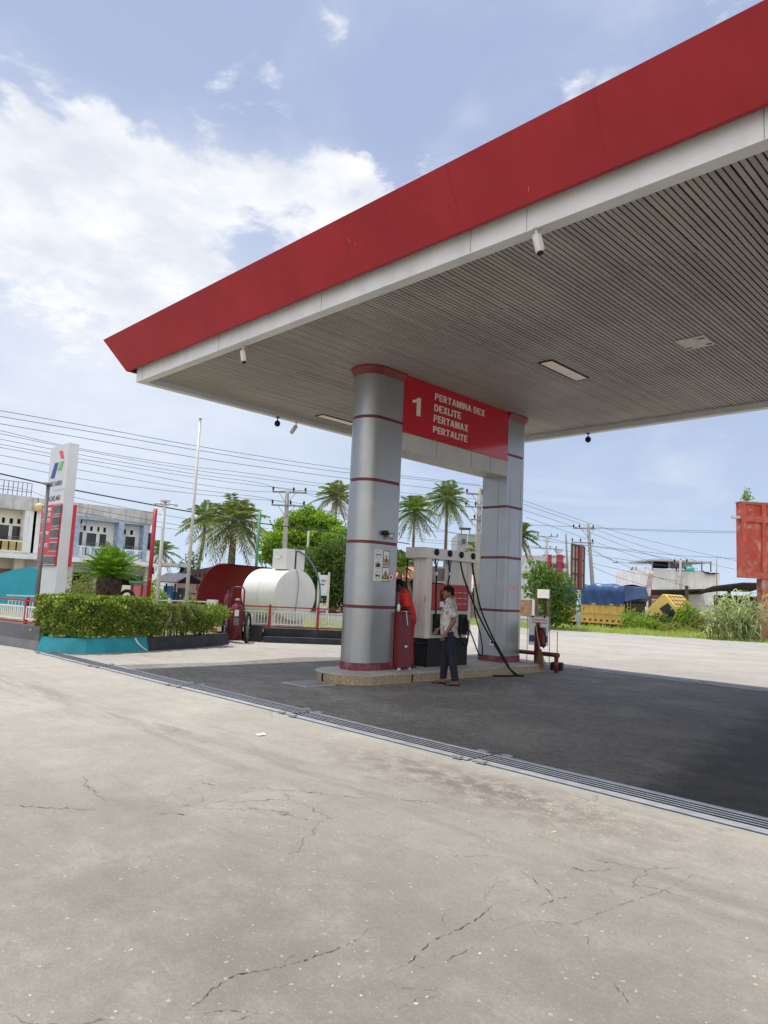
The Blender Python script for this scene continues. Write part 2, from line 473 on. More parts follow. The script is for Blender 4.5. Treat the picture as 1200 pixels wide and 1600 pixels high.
def thing(name, label, cat, loc=(0, 0, 0), group=None, local=False, rz=0.0):
    o = bpy.data.objects.new(name, None)
    o.empty_display_size = .2
    COL.objects.link(o)
    o.location = loc
    o.rotation_euler = (0, 0, rz)
    o['label'] = label
    o['category'] = cat
    if group:
        o['group'] = group
    ORG[o.name] = Vector((0, 0, 0)) if local else Vector(loc)
    return o


def tag(o, label, cat, group=None, kind=None):
    if label:
        o['label'] = label
    if cat:
        o['category'] = cat
    if group:
        o['group'] = group
    if kind:
        o['kind'] = kind
    return o


class MB:
    def __init__(self):
        self.v, self.f, self.mi, self.sm = [], [], [], []

    def add(self, verts, faces, mi=0, smooth=False):
        b = len(self.v)
        self.v.extend([tuple(p) for p in verts])
        for q in faces:
            self.f.append(tuple(i+b for i in q))
            self.mi.append(mi)
            self.sm.append(smooth)
        return self

    def box(self, lo, hi, mi=0):
        (a, b, c), (d, e, f) = lo, hi
        return self.add([(a, b, c), (d, b, c), (d, e, c), (a, e, c), (a, b, f), (d, b, f), (d, e, f), (a, e, f)],
                        [(3, 2, 1, 0), (4, 5, 6, 7), (0, 1, 5, 4), (1, 2, 6, 5), (2, 3, 7, 6), (3, 0, 4, 7)], mi)

    def rbox(self, c, s, rz=0.0, mi=0, rx=0.0, ry=0.0):
        m = Matrix.Rotation(rz, 3, 'Z') @ Matrix.Rotation(ry, 3, 'Y') @ Matrix.Rotation(rx, 3, 'X')
        c = Vector(c)
        h = Vector(s)*.5
        vs = [c+m @ Vector((x*h.x, y*h.y, z*h.z)) for z in (-1, 1) for x, y in ((-1, -1), (1, -1), (1, 1), (-1, 1))]
        return self.add(vs, [(3, 2, 1, 0), (4, 5, 6, 7), (0, 1, 5, 4), (1, 2, 6, 5), (2, 3, 7, 6), (3, 0, 4, 7)], mi)

    def quad(self, a, b, c, d, mi=0):
        return self.add([a, b, c, d], [(0, 1, 2, 3)], mi)

    def hexa(self, bottom, top, mi=0):
        n = len(bottom)
        fs = [tuple(range(n-1, -1, -1)), tuple(range(n, 2*n))]
        fs += [(i, (i+1) % n, n+(i+1) % n, n+i) for i in range(n)]
        return self.add(list(bottom)+list(top), fs, mi)

    def prism(self, poly, z0, z1, mi=0, smooth=False):
        """poly counter-clockwise in plan"""
        n = len(poly)
        self.add([(x, y, z0) for x, y in poly]+[(x, y, z1) for x, y in poly], [], mi)
        b = len(self.v)-2*n
        for i in range(n):
            j = (i+1) % n
            self.f.append((b+i, b+j, b+n+j, b+n+i))
            self.mi.append(mi)
            self.sm.append(smooth)
        self.f += [tuple(b+i for i in range(n-1, -1, -1)), tuple(b+n+i for i in range(n))]
        self.mi += [mi, mi]
        self.sm += [False, False]
        return self

    def tube(self, pts, r, n=8, mi=0, smooth=True, cap=True, flat=None):
        pts = [Vector(p) for p in pts]
        rr = r if isinstance(r, (list, tuple)) else [r]*len(pts)
        rings = []
        up = None
        for i, p in enumerate(pts):
            t = (pts[min(i+1, len(pts)-1)]-pts[max(i-1, 0)])
            t = t.normalized() if t.length > 1e-9 else Vector((0, 0, 1))
            if up is None:
                up = Vector((0, 0, 1)) if abs(t.z) < .9 else Vector((0, 1, 0))
            s = t.cross(up)
            if s.length < 1e-5:
                s = t.cross(Vector((1, .1, 0)))
            s.normalize()
            up = s.cross(t).normalized()
            ri = rr[i]
            ra, rb = ri if isinstance(ri, (list, tuple)) else (ri, ri)
            rings.append([p+s*(ra*math.cos(2*PI*k/n))+up*(rb*math.sin(2*PI*k/n)) for k in range(n)])
        b = len(self.v)
        for rg in rings:
            self.v.extend([tuple(q) for q in rg])
        for i in range(len(rings)-1):
            for k in range(n):
                kk = (k+1) % n
                self.f.append((b+i*n+k, b+i*n+kk, b+(i+1)*n+kk, b+(i+1)*n+k))
                self.mi.append(mi)
                self.sm.append(smooth)
        if cap:
            self.f += [tuple(b+k for k in range(n-1, -1, -1)), tuple(b+(len(rings)-1)*n+k for k in range(n))]
            self.mi += [mi, mi]
            self.sm += [False, False]
        return self

    def lathe(self, c, prof, n=20, axis='Z', mi=0, smooth=True, m=None):
        c = Vector(c)
        b = len(self.v)
        for (r, h) in prof:
            for k in range(n):
                a = 2*PI*k/n
                q = Vector((r*math.cos(a), r*math.sin(a), h))
                if axis == 'X':
                    q = Vector((q.z, q.x, q.y))
                elif axis == 'Y':
                    q = Vector((q.y, q.z, q.x))
                if m is not None:
                    q = m @ q
                self.v.append(tuple(c+q))
        for i in range(len(prof)-1):
            for k in range(n):
                kk = (k+1) % n
                self.f.append((b+i*n+k, b+i*n+kk, b+(i+1)*n+kk, b+(i+1)*n+k))
                self.mi.append(mi)
                self.sm.append(smooth)
        for i, rev in ((0, True), (len(prof)-1, False)):
            if prof[i][0] > 1e-6:
                q = [b+i*n+k for k in range(n)]
                self.f.append(tuple(reversed(q)) if rev else tuple(q))
                self.mi.append(mi)
                self.sm.append(False)
        return self

    def ball(self, c, r, n=16, mi=0, m=None):
        rx, ry, rz = r if isinstance(r, (tuple, list)) else (r, r, r)
        c = Vector(c)
        k = n//2
        vs, fs = [], []
        for i in range(k+1):
            th = PI*i/k
            for j in range(n):
                a = 2*PI*j/n
                q = Vector((rx*math.sin(th)*math.cos(a), ry*math.sin(th)*math.sin(a), rz*math.cos(th)))
                if m is not None:
                    q = m @ q
                vs.append(c+q)
        for i in range(k):
            for j in range(n):
                jj = (j+1) % n
                if i == 0:
                    fs.append((i*n+j, (i+1)*n+j, (i+1)*n+jj))
                elif i == k-1:
                    fs.append((i*n+j, (i+1)*n+j, i*n+jj))
                else:
                    fs.append((i*n+j, (i+1)*n+j, (i+1)*n+jj, i*n+jj))
        return self.add(vs, fs, mi, True)

    def build(self, name, mats, parent=None, bevel=0.0, kind=None, seg=2):
        me = bpy.data.meshes.new(name)
        org = ORG.get(parent.name, Vector((0, 0, 0))) if parent is not None else Vector((0, 0, 0))
        if org.length:
            vs = [(x-org.x, y-org.y, z-org.z) for x, y, z in self.v]
        else:
            vs = self.v
        me.from_pydata(vs, [], self.f)
        mats = mats if isinstance(mats, (list, tuple)) else [mats]
        for m in mats:
            me.materials.append(m)
        me.polygons.foreach_set('material_index', self.mi)
        me.polygons.foreach_set('use_smooth', self.sm)
        me.update()
        o = bpy.data.objects.new(name, me)
        COL.objects.link(o)
        if parent is not None:
            o.parent = parent
            ORG[o.name] = org
        if bevel:
            bm = o.modifiers.new('bevel', 'BEVEL')
            bm.width = bevel
            bm.segments = seg
            bm.limit_method = 'ANGLE'
            bm.angle_limit = R(40)
        if kind:
            o['kind'] = kind
        return o


def copy_tree(o, parent=None):
    c = o.copy()
    COL.objects.link(c)
    if parent is not None:
        c.parent = parent
    for ch in list(o.children):
        copy_tree(ch, c)
    return c


def text_part(name, s, size, m, material, parent, offset=0.0, depth=.004, xscale=1.0, align='LEFT'):
    cu = bpy.data.curves.new(name, 'FONT')
    cu.body = s
    cu.size = size
    cu.extrude = depth
    cu.offset = offset
    cu.align_x = align
    cu.resolution_u = 3
    o = bpy.data.objects.new(name, cu)
    me = bpy.data.meshes.new_from_object(o)
    bpy.data.objects.remove(o)
    org = ORG.get(parent.name, Vector((0, 0, 0)))
    me.transform(Matrix.Translation(-org) @ m @ Matrix.Diagonal((xscale, 1, 1, 1)))
    me.materials.clear()
    me.materials.append(material)
    ob = bpy.data.objects.new(name, me)
    COL.objects.link(ob)
    ob.parent = parent
    ORG[ob.name] = org
    return ob


def frame(o, x, y, z):
    """matrix with origin o and axes x, y, z"""
    x, y, z = Vector(x), Vector(y), Vector(z)
    return Matrix(((x.x, y.x, z.x, o[0]), (x.y, y.y, z.y, o[1]), (x.z, y.z, z.z, o[2]), (0, 0, 0, 1)))


def npmesh(name, V, F, material, parent=None, smooth=False):
    """V (n,3), F (m,4) numpy"""
    me = bpy.data.meshes.new(name)
    org = np.array(ORG.get(parent.name, Vector((0, 0, 0)))) if parent is not None else np.zeros(3)
    V = np.asarray(V, dtype=np.float32)-org.astype(np.float32)
    F = np.asarray(F, dtype=np.int32)
    me.vertices.add(len(V))
    me.vertices.foreach_set('co', V.ravel())
    me.loops.add(F.size)
    me.loops.foreach_set('vertex_index', F.ravel())
    me.polygons.add(len(F))
    me.polygons.foreach_set('loop_start', np.arange(0, F.size, F.shape[1], dtype=np.int32))
    me.polygons.foreach_set('use_smooth', np.full(len(F), smooth))
    me.materials.append(material)
    me.update(calc_edges=True)
    me.validate()
    o = bpy.data.objects.new(name, me)
    COL.objects.link(o)
    if parent is not None:
        o.parent = parent
        ORG[o.name] = Vector(org)
    return o


def unit(a):
    return a/np.maximum(np.linalg.norm(a, axis=1, keepdims=True), 1e-9)


def leaf_geo(C, Dv, L, W, rng, upbias=.7, fold=.25):
    """leaf = two quads folded along the midrib; returns V, F"""
    n = len(C)
    Dv = unit(Dv)
    nr = rng.normal(size=(n, 3))
    nr[:, 2] += upbias*2
    S = unit(np.cross(Dv, nr))
    N = np.cross(S, Dv)
    L = np.broadcast_to(L, n).reshape(-1, 1)
    W = np.broadcast_to(W, n).reshape(-1, 1)
    a = C
    tip = C+Dv*L-N*L*.12
    mid = C+Dv*L*.5
    l = mid+S*W*.5+N*W*fold
    r = mid-S*W*.5+N*W*fold
    V = np.stack([a, l, tip, r], 1).reshape(-1, 3)
    F = np.arange(4*n).reshape(-1, 4)
    return V, F


def blade_geo(P0, dirs, L, W, droop, rng, segs=4, side=None):
    """arching strip blades"""
    n = len(P0)
    dirs = unit(dirs)
    if side is None:
        side = np.cross(dirs, np.array([0, 0, 1.0])+rng.normal(scale=.3, size=(n, 3)))
    S = unit(side)
    L = np.broadcast_to(L, n).reshape(-1, 1)
    W = np.broadcast_to(W, n).reshape(-1, 1)
    droop = np.broadcast_to(droop, n).reshape(-1, 1)
    rows = []
    for i in range(segs+1):
        t = i/segs
        c = P0+dirs*L*t-np.array([0, 0, 1.0])*droop*L*t*t
        wv = W*(1.0-t**1.6)*.5*(1 if i else .7)+W*.02
        rows.append(np.stack([c-S*wv, c+S*wv], 1))
    V = np.stack(rows, 1).reshape(-1, 3)         # n, segs+1, 2
    base = (np.arange(n)*(segs+1)*2).reshape(-1, 1)
    F = []
    for i in range(segs):
        q = base+np.array([[2*i, 2*i+1, 2*i+3, 2*i+2]])
        F.append(q)
    return V, np.concatenate(F, 0)


def merge_geo(parts):
    V, F, o = [], [], 0
    for v, f in parts:
        V.append(v)
        F.append(f+o)
        o += len(v)
    return np.concatenate(V), np.concatenate(F)

# ------------------------------------------------------------------ ground sheets
def sheet(name, poly, z, m, cell=None):
    mb = MB()
    mb.add([(x, y, z) for x, y in poly], [tuple(range(len(poly)))])
    return mb.build(name, m, kind='structure')


def terrain():
    xs = sorted(set([-700, -400, -200, -120]+list(range(-90, 62, 3))+[90, 150, 300, 500]))
    ys = sorted(set([-300, -100]+list(range(-40, 20, 10))+list(range(20, 100, 2))+[130, 180, 300, 500, 900]))
    rr = random.Random(9)
    vs, fs = [], []
    for y in ys:
        for x in xs:
            # the land behind the road verge lies about a metre lower
            u = (y-(41.5+.30*(x+12) if x < -4 else 44.5+.3*(x+4)))/3.0
            u = max(0, min(1, u))*max(0, min(1, (x+36)/6))
            h = -.06-.85*u*u*(3-2*u)+rr.uniform(-.015, .015)*(1 if u > 0 else .3)
            vs.append((x, y, h))
    nx = len(xs)
    for j in range(len(ys)-1):
        for i in range(nx-1):
            fs.append((j*nx+i, j*nx+i+1, (j+1)*nx+i+1, (j+1)*nx+i))
    MB().add(vs, fs, 0, True).build('ground', M_EARTH, kind='structure')


terrain()
FC_EDGE = [(-60, 12.5), (-40, 20.5), (-25, 26.2), (-12, 29.3), (4, 31.5), (60, 36)]       # apron meets the road beyond the canopy
sheet('forecourt', [(-26.9, -40), (60, -40)]+list(reversed(FC_EDGE[2:]))+[(-26.9, 25.3)], 0.0, M_CONC)
sheet('side_road', [(-46, -60), (-27, -60), (-27, 60), (-60, 160), (-78, 160), (-46, 70)], -.018, M_ASPH)
ROADN = [(-27, 23.0), (-25, 26.2), (-12, 29.3), (4, 31.5), (60, 36)]
ROADF = [(60, 47), (8, 43.6), (-4, 40.6), (-11.8, 37.3), (-17, 35.5), (-23, 33.0), (-30, 29)]
sheet('road', ROADN+ROADF, -.004, M_ROAD)
# oily paving, canopy shade darkened into its colour and outline (its far edge is marked by the second drain)
sheet('canopy_paving', [(-12.6, 5.80), (40, 5.80), (40, 14.78), (-12.4, 14.9), (-12.1, 12), (-12.7, 10.2), (-12.3, 8)], .004, M_OILSHADE)

# long jagged cracks in the near concrete, each a narrow open seam
def crack_mesh(mb, pix, wmax, seed):
    rng = random.Random(seed)
    pts = []
    for (a, b), (c, d) in zip(pix[:-1], pix[1:]):
        n = max(4, int(math.hypot(c-a, d-b)/4.5))
        for i in range(n):
            t = i/n
            p = G(a+(c-a)*t+rng.uniform(-1.8, 1.8), b+(d-b)*t+rng.uniform(-1.6, 1.6))
            pts.append(p)
    pts.append(G(*pix[-1]))
    prev = None
    for i, p in enumerate(pts):
        t = (pts[min(i+1, len(pts)-1)]-pts[max(0, i-1)])
        t.z = 0
        t.normalize()
        s = Vector((-t.y, t.x, 0))
        wd = wmax*.58*rng.uniform(.05, 1.0)*min(1, 3*i/len(pts)+.1, 3*(len(pts)-1-i)/len(pts)+.1)
        cur = (p+s*wd+Vector((0, 0, .003)), p-s*wd*rng.uniform(.4, 1)+Vector((0, 0, .003)))
        if prev and rng.random() > .16:
            mb.quad(prev[0], prev[1], cur[1], cur[0])
        prev = cur


mb = MB()
for i, (pix, wd) in enumerate((
        ([(700, 1452), (690, 1436), (702, 1420)], .002), ([(640, 1505), (660, 1512), (690, 1508)], .002), ([(752, 1432), (770, 1440), (800, 1436)], .002), ([(830, 1440), (838, 1462), (860, 1470)], .002),
        ([(905, 1403), (930, 1398), (958, 1402)], .0025), ([(870, 1404), (842, 1398), (818, 1412), (790, 1408)], .002), ([(965, 1359), (1000, 1370), (1015, 1385)], .0025), ([(560, 1468), (580, 1450), (600, 1448)], .002),
        ([(600, 1530), (625, 1545), (680, 1548), (690, 1536)], .0025), ([(620, 1580), (650, 1562), (690, 1555)], .0025), ([(900, 1444), (920, 1470), (915, 1490)], .002), ([(440, 1512), (452, 1495), (480, 1490)], .002),
        ([(275, 1600), (330, 1548), (372, 1522), (440, 1512), (515, 1488), (560, 1468), (600, 1464)], .006),
        ([(300, 1586), (350, 1580), (400, 1583)], .004), ([(355, 1600), (405, 1582)], .004),
        ([(600, 1522), (640, 1505), (676, 1470), (720, 1452), (752, 1432), (768, 1416), (800, 1400)], .0055),
        ([(750, 1412), (775, 1380), (830, 1372)], .003),
        ([(855, 1345), (885, 1352), (915, 1362), (965, 1359)], .007), ([(808, 1358), (840, 1380), (870, 1404)], .005),
        ([(835, 1420), (870, 1404), (905, 1403)], .005), ([(760, 1460), (830, 1440), (900, 1444), (960, 1418), (1030, 1395), (1130, 1345)], .003),
        ([(680, 1520), (700, 1500), (760, 1470)], .003), ([(955, 1535), (975, 1555), (985, 1572)], .005),
        ([(310, 1222), (345, 1229)], .008), ([(372, 1229), (425, 1234), (480, 1238), (560, 1246), (600, 1249)], .009),
        ([(0, 1258), (70, 1262), (150, 1266)], .009), ([(240, 1271), (300, 1273)], .008), ([(600, 1248), (700, 1256)], .006),
        ([(300, 1263), (340, 1255), (405, 1230)], .003), ([(640, 1340), (760, 1338), (840, 1345)], .003))):
    crack_mesh(mb, pix, wd, 40+i)
mb.build('pavement_crack', mat('crack dirt', (.035, .030, .025), .95, spec=.1), kind='structure')

# loose pale stones lying on the concrete
mb = MB()
rng = random.Random(5)
for i in range(150):
    if i < 85:
        p = G(rng.gauss(930, 90), rng.gauss(1275, 22))
    else:
        p = G(rng.uniform(0, 1200), rng.uniform(1200, 1600))
    r = rng.uniform(.003, .0085)
    if p.y > 5.3:
        continue
    mb.ball((p.x, p.y, r*.1), (r*rng.uniform(.8, 1.9), r, r*.38), 6, m=Matrix.Rotation(rng.uniform(0, 3), 3, 'Z'))
tag(mb.build('gravel', mat('pale stone', (.48, .40, .31), .9, isl=.35)), 'pale loose stones scattered over the worn concrete', 'gravel', kind='stuff')

# ------------------------------------------------------------------ canopy
CX0, CX1, CY0, CY1 = -13.40, 9.0, 6.14, 14.98
ZB, ZS = 5.48, 5.60
can = thing('canopy', 'large filling station canopy with red sloping fascia and ribbed pale soffit', 'canopy', (-9.3, 10.5, 0))
mb = MB()
t, ov = .05, .52
zt, zl = 6.33, 5.70
lp = .15
inner = [(CX0-lp, CY0-lp), (CX1+lp, CY0-lp), (CX1+lp, CY1+lp), (CX0-lp, CY1+lp)]
outer = [(CX0-ov, CY0-ov), (CX1+ov, CY0-ov), (CX1+ov, CY1+ov), (CX0-ov, CY1+ov)]
for i in range(4):
    j = (i+1) % 4
    a, b = inner[i], inner[j]
    c, d = outer[j], outer[i]
    e = Vector((d[0]-a[0], d[1]-a[1], 0))
    dx = Vector((b[0]-a[0], b[1]-a[1], 0)).normalized()
    nn = Vector((dx.y, -dx.x, 0))*(-t)
    mb.add([(a[0], a[1], zl), (b[0], b[1], zl), (c[0], c[1], zt), (d[0], d[1], zt)], [(0, 1, 2, 3)])
    mb.add([(a[0]+nn.x, a[1]+nn.y, zl), (b[0]+nn.x, b[1]+nn.y, zl), (c[0]+nn.x, c[1]+nn.y, zt), (d[0]+nn.x, d[1]+nn.y, zt)], [(3, 2, 1, 0), ])
    mb.add([(a[0], a[1], zl), (b[0], b[1], zl), (b[0]+nn.x, b[1]+nn.y, zl), (a[0]+nn.x, a[1]+nn.y, zl)], [(3, 2, 1, 0)])
    mb.add([(d[0], d[1], zt), (c[0], c[1], zt), (c[0]+nn.x, c[1]+nn.y, zt), (d[0]+nn.x, d[1]+nn.y, zt)], [(0, 1, 2, 3)])
mb.build('fascia', M_FASCIA, can)
# hairline panel joints on the front and left fascia
for x in (-12.2, -10.35, -8.55, -6.75, -4.95, -3.15, -1.35, .45, 2.25):
    p, q = Vector((x, CY0-lp-.006, zl+.01)), Vector((x+.02, CY0-ov-.006, zt-.01))
    MB().add([p+Vector((-.002, 0, 0)), p+Vector((.002, 0, 0)), q+Vector((.002, 0, 0)), q+Vector((-.002, 0, 0))], [(0, 1, 2, 3)]).build('fascia_joint', mat('fascia joint', (.27, .022, .03), .6), can)
for (px_, py_, l_, a_) in ((548, 379, .07, 1.9), (556, 383, .05, 1.4), (471, 452, .03, .4), (826, 300, .06, 1.25), (700, 345, .03, .7)):
    d_ = ray(px_, py_)                                # chips and scratches in the red paint
    nf = Vector((0, -(zt-zl), -(ov-lp))).normalized()
    o_ = Vector((0, CY0-lp, zl))
    tt_ = (o_-Vector(CPOS)).dot(nf)/Vector(d_).dot(nf)
    q_ = Vector(CPOS+d_*tt_)+nf*.004
    ex, ey = Vector((1, 0, 0)), nf.cross(Vector((1, 0, 0)))
    u_ = ex*math.cos(a_)+ey*math.sin(a_)
    v_ = nf.cross(u_)
    MB().add([q_, q_+u_*l_*.4+v_*.05*l_, q_+u_*l_, q_+u_*l_*.5-v_*.03*l_], [(0, 1, 2, 3)]).build('paint_chip', mat('paint chip', (.62, .40, .38), .8), can)
mb = MB()
mb.box((CX0-.4, CY0-.4, 6.20), (CX1+.4, CY1+.4, 6.24))
mb.build('roof_deck', M_ROOFGREY, can)
mb = MB()                                             # boxed white edge beam, butt-jointed at the corners
bw = .17
mb.box((CX0, CY0, ZB), (CX1, CY0+bw, zl+.18))
mb.box((CX0, CY1-bw, ZB), (CX1, CY1, zl+.18))
mb.box((CX0, CY0+bw, ZB), (CX0+bw, CY1-bw, zl+.18))
mb.box((CX1-bw, CY0+bw, ZB), (CX1, CY1-bw, zl+.18))
mb.build('edge_beam', M_WHITE, can, bevel=.006)
for x in (-13.15, -10.35, -7.65, -4.95, -4.18, -1.8, .9, 3.6):
    MB().box((x-.0018, CY0-.002, ZB+.01), (x+.0018, CY0, zl+.15)).build('beam_joint', M_DARK, can)
mb = MB()                                             # ribbed soffit: strips across the canopy with dark gaps
rng = random.Random(3)
pitch = .07
x = CX0+bw+.05
ys = (CY0+bw+.035, 7.95, 11.35, CY1-bw-.035)
while x < CX1-bw-.06:
    for a, b in zip(ys[:-1], ys[1:]):
        dzv = rng.uniform(-.0025, .0025)
        jx = rng.uniform(-.002, .002)
        mb.box((x+jx, a+.004, ZS+dzv), (x+jx+.049, b-.004, ZS+.02+dzv))
    x += pitch
mb.build('soffit', M_SOFT, can)
mb = MB()
mb.box((CX0+bw, CY0+bw, ZS+.05), (CX1-bw, CY1-bw, ZS+.07))
mb.build('soffit_backing', M_DARK, can)


def ceiling_light(pa, pb, wd, label, old=False):
    a, b = G(*pa, ZS), G(*pb, ZS)
    L = (b-a).length if not old else .42
    c = (a+b)/2
    t = thing('ceiling_light' if not old else 'ceiling_hatch', label, 'ceiling light' if not old else 'hatch', (c.x, c.y, ZS), group=None if old else 'recessed lights in the canopy soffit')
    y0, y1 = c.y-L/2, c.y+L/2
    f = MB()
    z0, z1 = ZS-.022, ZS-.003
    g = .015
    f.box((c.x-wd/2-g, y0-g, z0), (c.x-wd/2, y1+g, z1)).box((c.x+wd/2, y0-g, z0), (c.x+wd/2+g, y1+g, z1))
    f.box((c.x-wd/2, y0-g, z0), (c.x+wd/2, y0, z1)).box((c.x-wd/2, y1, z0), (c.x+wd/2, y1+g, z1))
    f.build('frame', M_BLACK if not old else M_PANELOLD, t)
    d = MB()
    d.box((c.x-wd/2+.001, y0+.001, ZS-.016), (c.x+wd/2-.001, y1-.001, ZS-.004))
    d.build('diffuser' if not old else 'cover', M_LAMP if not old else M_PANELOLD, t)
    if old:
        for (qx, qy) in ((-.2, .3), (.2, .28), (.18, -.25)):
            MB().box((c.x+qx*wd*2-.05, c.y+qy*L*1.3-.02, ZS-.020), (c.x+qx*wd*2+.05, c.y+qy*L*1.3+.02, ZS-.0165)).build('latch', M_RUST, t)
        return t


ceiling_light((854, 564), (908, 592), .24, 'long pale recessed ceiling light near the row of columns, over the paving')
ceiling_light((1066, 530), (1106, 539), .40, 'short rusty white access hatch set in the ribbed soffit at the right', True)
ceiling_light((500, 648), (552, 663), .24, 'pale recessed ceiling light behind the near silver column')


def cctv(px, py, z, label, aim, dark=False, dome=False):
    p = G(px, py, z)
    t = thing('security_camera', label, 'security camera', p, group='security cameras under the canopy edge')
    mb = MB()
    mb.lathe(p, [(.045, -.012), (.045, 0)], 14)
    mb.tube([p+Vector((0, 0, -.01)), p+Vector((0, 0, -.09))], .014, 8)
    mb.build('bracket', M_POLEWHITE if not dark else M_BLACK, t)
    a = Vector(aim).normalized()
    c = p+Vector((0, 0, -.09))
    b = MB()
    if dome:
        b.ball(c+Vector((0, 0, -.06)), (.07, .07, .075), 14)
        b.build('dome', M_BLACK, t)
        return t
    b.tube([c-a*.02, c+a*.0, c+a*.19, c+a*.20], [.030, .046, .046, .040], 14)
    b.tube([c+a*.04+Vector((0, 0, .046)), c+a*.235+Vector((0, 0, .046))], [(.05, .006), (.05, .006)], 8)
    b.build('housing', M_POLEWHITE, t)
    l = MB()
    l.tube([c+a*.2005, c+a*.214], .036, 12)
    l.build('lens', M_BLACK, t)
    return t


cctv(838, 357, ZB-.002, 'white bullet camera hanging from the white beam, largest and nearest', (.25, .05, -1))
cctv(380, 541, ZB-.002, 'white bullet camera under the white beam near the red corner', (.30, .0, -1))
cctv(463, 660, ZB-.002, 'white camera hanging from the left canopy edge, beside the silver column', (-.55, -.2, -.8))
cctv(434, 652, ZB-.002, 'small dark dome on the left canopy edge beside a white camera', (0, 0, -1), dark=True, dome=True)
cctv(919, 677, ZB-.002, 'dark round camera hanging from the far canopy edge against the sky', (0, 0, -1), dark=True, dome=True)

# ------------------------------------------------------------------ pump island
FX = -8.95                         # plane of the column faces that carry the signs
IX0, IX1, IY0, IY1, IZ = -9.76, -8.43, 7.86, 13.40, .165


def rounded(x0, x1, y0, y1, r, n=10, which=(1, 1, 0, 0)):
    """ccw plan outline; which = round corners (x0y0, x1y0, x1y1, x0y1)"""
    pts = []
    cs = ((x0, y0, 180), (x1, y0, 270), (x1, y1, 0), (x0, y1, 90))
    for (cx, cy, a0), wh in zip(cs, which):
        if wh:
            ox = cx+r if cx == x0 else cx-r
            oy = cy+r if cy == y0 else cy-r
            for i in range(n+1):
                a = R(a0+90*i/n)
                pts.append((ox+r*math.cos(a), oy+r*math.sin(a)))
        else:
            pts.append((cx, cy))
    return pts


def tile_mat():
    m = bpy.data.materials.new('patterned tile')
    m.use_nodes = True
    k = NT(m.node_tree)
    p = m.node_tree.nodes['Principled BSDF']
    co = k.n('ShaderNodeNewGeometry').outputs['Position']
    s = k.n('ShaderNodeSeparateXYZ')
    k.l(co, s.inputs[0])
    u = k.m('ADD', s.outputs[0], s.outputs[1])
    cu = k.m('SUBTRACT', k.m('FRACT', k.m('DIVIDE', u, .20)), .5)
    cv = k.m('SUBTRACT', k.m('FRACT', k.m('DIVIDE', s.outputs[2], .15)), .5)
    r = k.m('SQRT', k.m('ADD', k.m('MULTIPLY', cu, cu), k.m('MULTIPLY', cv, cv)))
    ang = k.m('ARCTAN2', cv, cu)
    pet = k.m('ABSOLUTE', k.m('SINE', k.m('MULTIPLY', ang, 4.0)))
    fl = k.m('LESS_THAN', k.m('ABSOLUTE', k.m('SUBTRACT', r, k.m('MULTIPLY_ADD', pet, .20, .16))), .055)
    base = k.mix(k.noise(co, 6, 5), (.30, .22, .13), (.44, .36, .25))
    col = k.mix(k.m('MULTIPLY', fl, .75), base, (.17, .085, .035))
    ed = k.m('GREATER_THAN', k.m('MAXIMUM', k.m('ABSOLUTE', cu), k.m('ABSOLUTE', cv)), .485)
    col = k.mix(k.m('MULTIPLY', ed, .7), col, (.22, .19, .15))
    col = k.mix(k.m('MULTIPLY', k.ramp(k.noise(co, 2.2, 6, .7), .5, .75), .6), col, (.13, .10, .075))
    k.l(col, p.inputs['Base Color'])
    p.inputs['Roughness'].default_value = .35
    return m


isl = thing('pump_island', 'raised pump island faced with brown patterned tiles under the columns', 'pump island', (-9.3, 10.5, 0))
plan = rounded(IX0, IX1, IY0, IY1, .62, 12, (1, 1, 0, 0))
mb = MB().prism(plan, 0.0, IZ-.022, smooth=False)
mb.build('tiled_kerb', tile_mat(), isl)
plan2 = rounded(IX0-.012, IX1+.012, IY0-.012, IY1+.012, .63, 12, (1, 1, 0, 0))
MB().prism(plan2, IZ-.022, IZ).build('top_slab', M_SCREED, isl, bevel=.005)
MB().box((-9.20, IY0-.006, .0), (-9.17, IY0+.02, IZ-.03)).build('expansion_joint', M_DARK, isl)
MB().box((IX1-.02, 9.23, .0), (IX1+.006, 9.26, IZ-.03)).build('expansion_joint', M_DARK, isl)

BANDS = (1.26, 2.40, 3.51, 4.66)


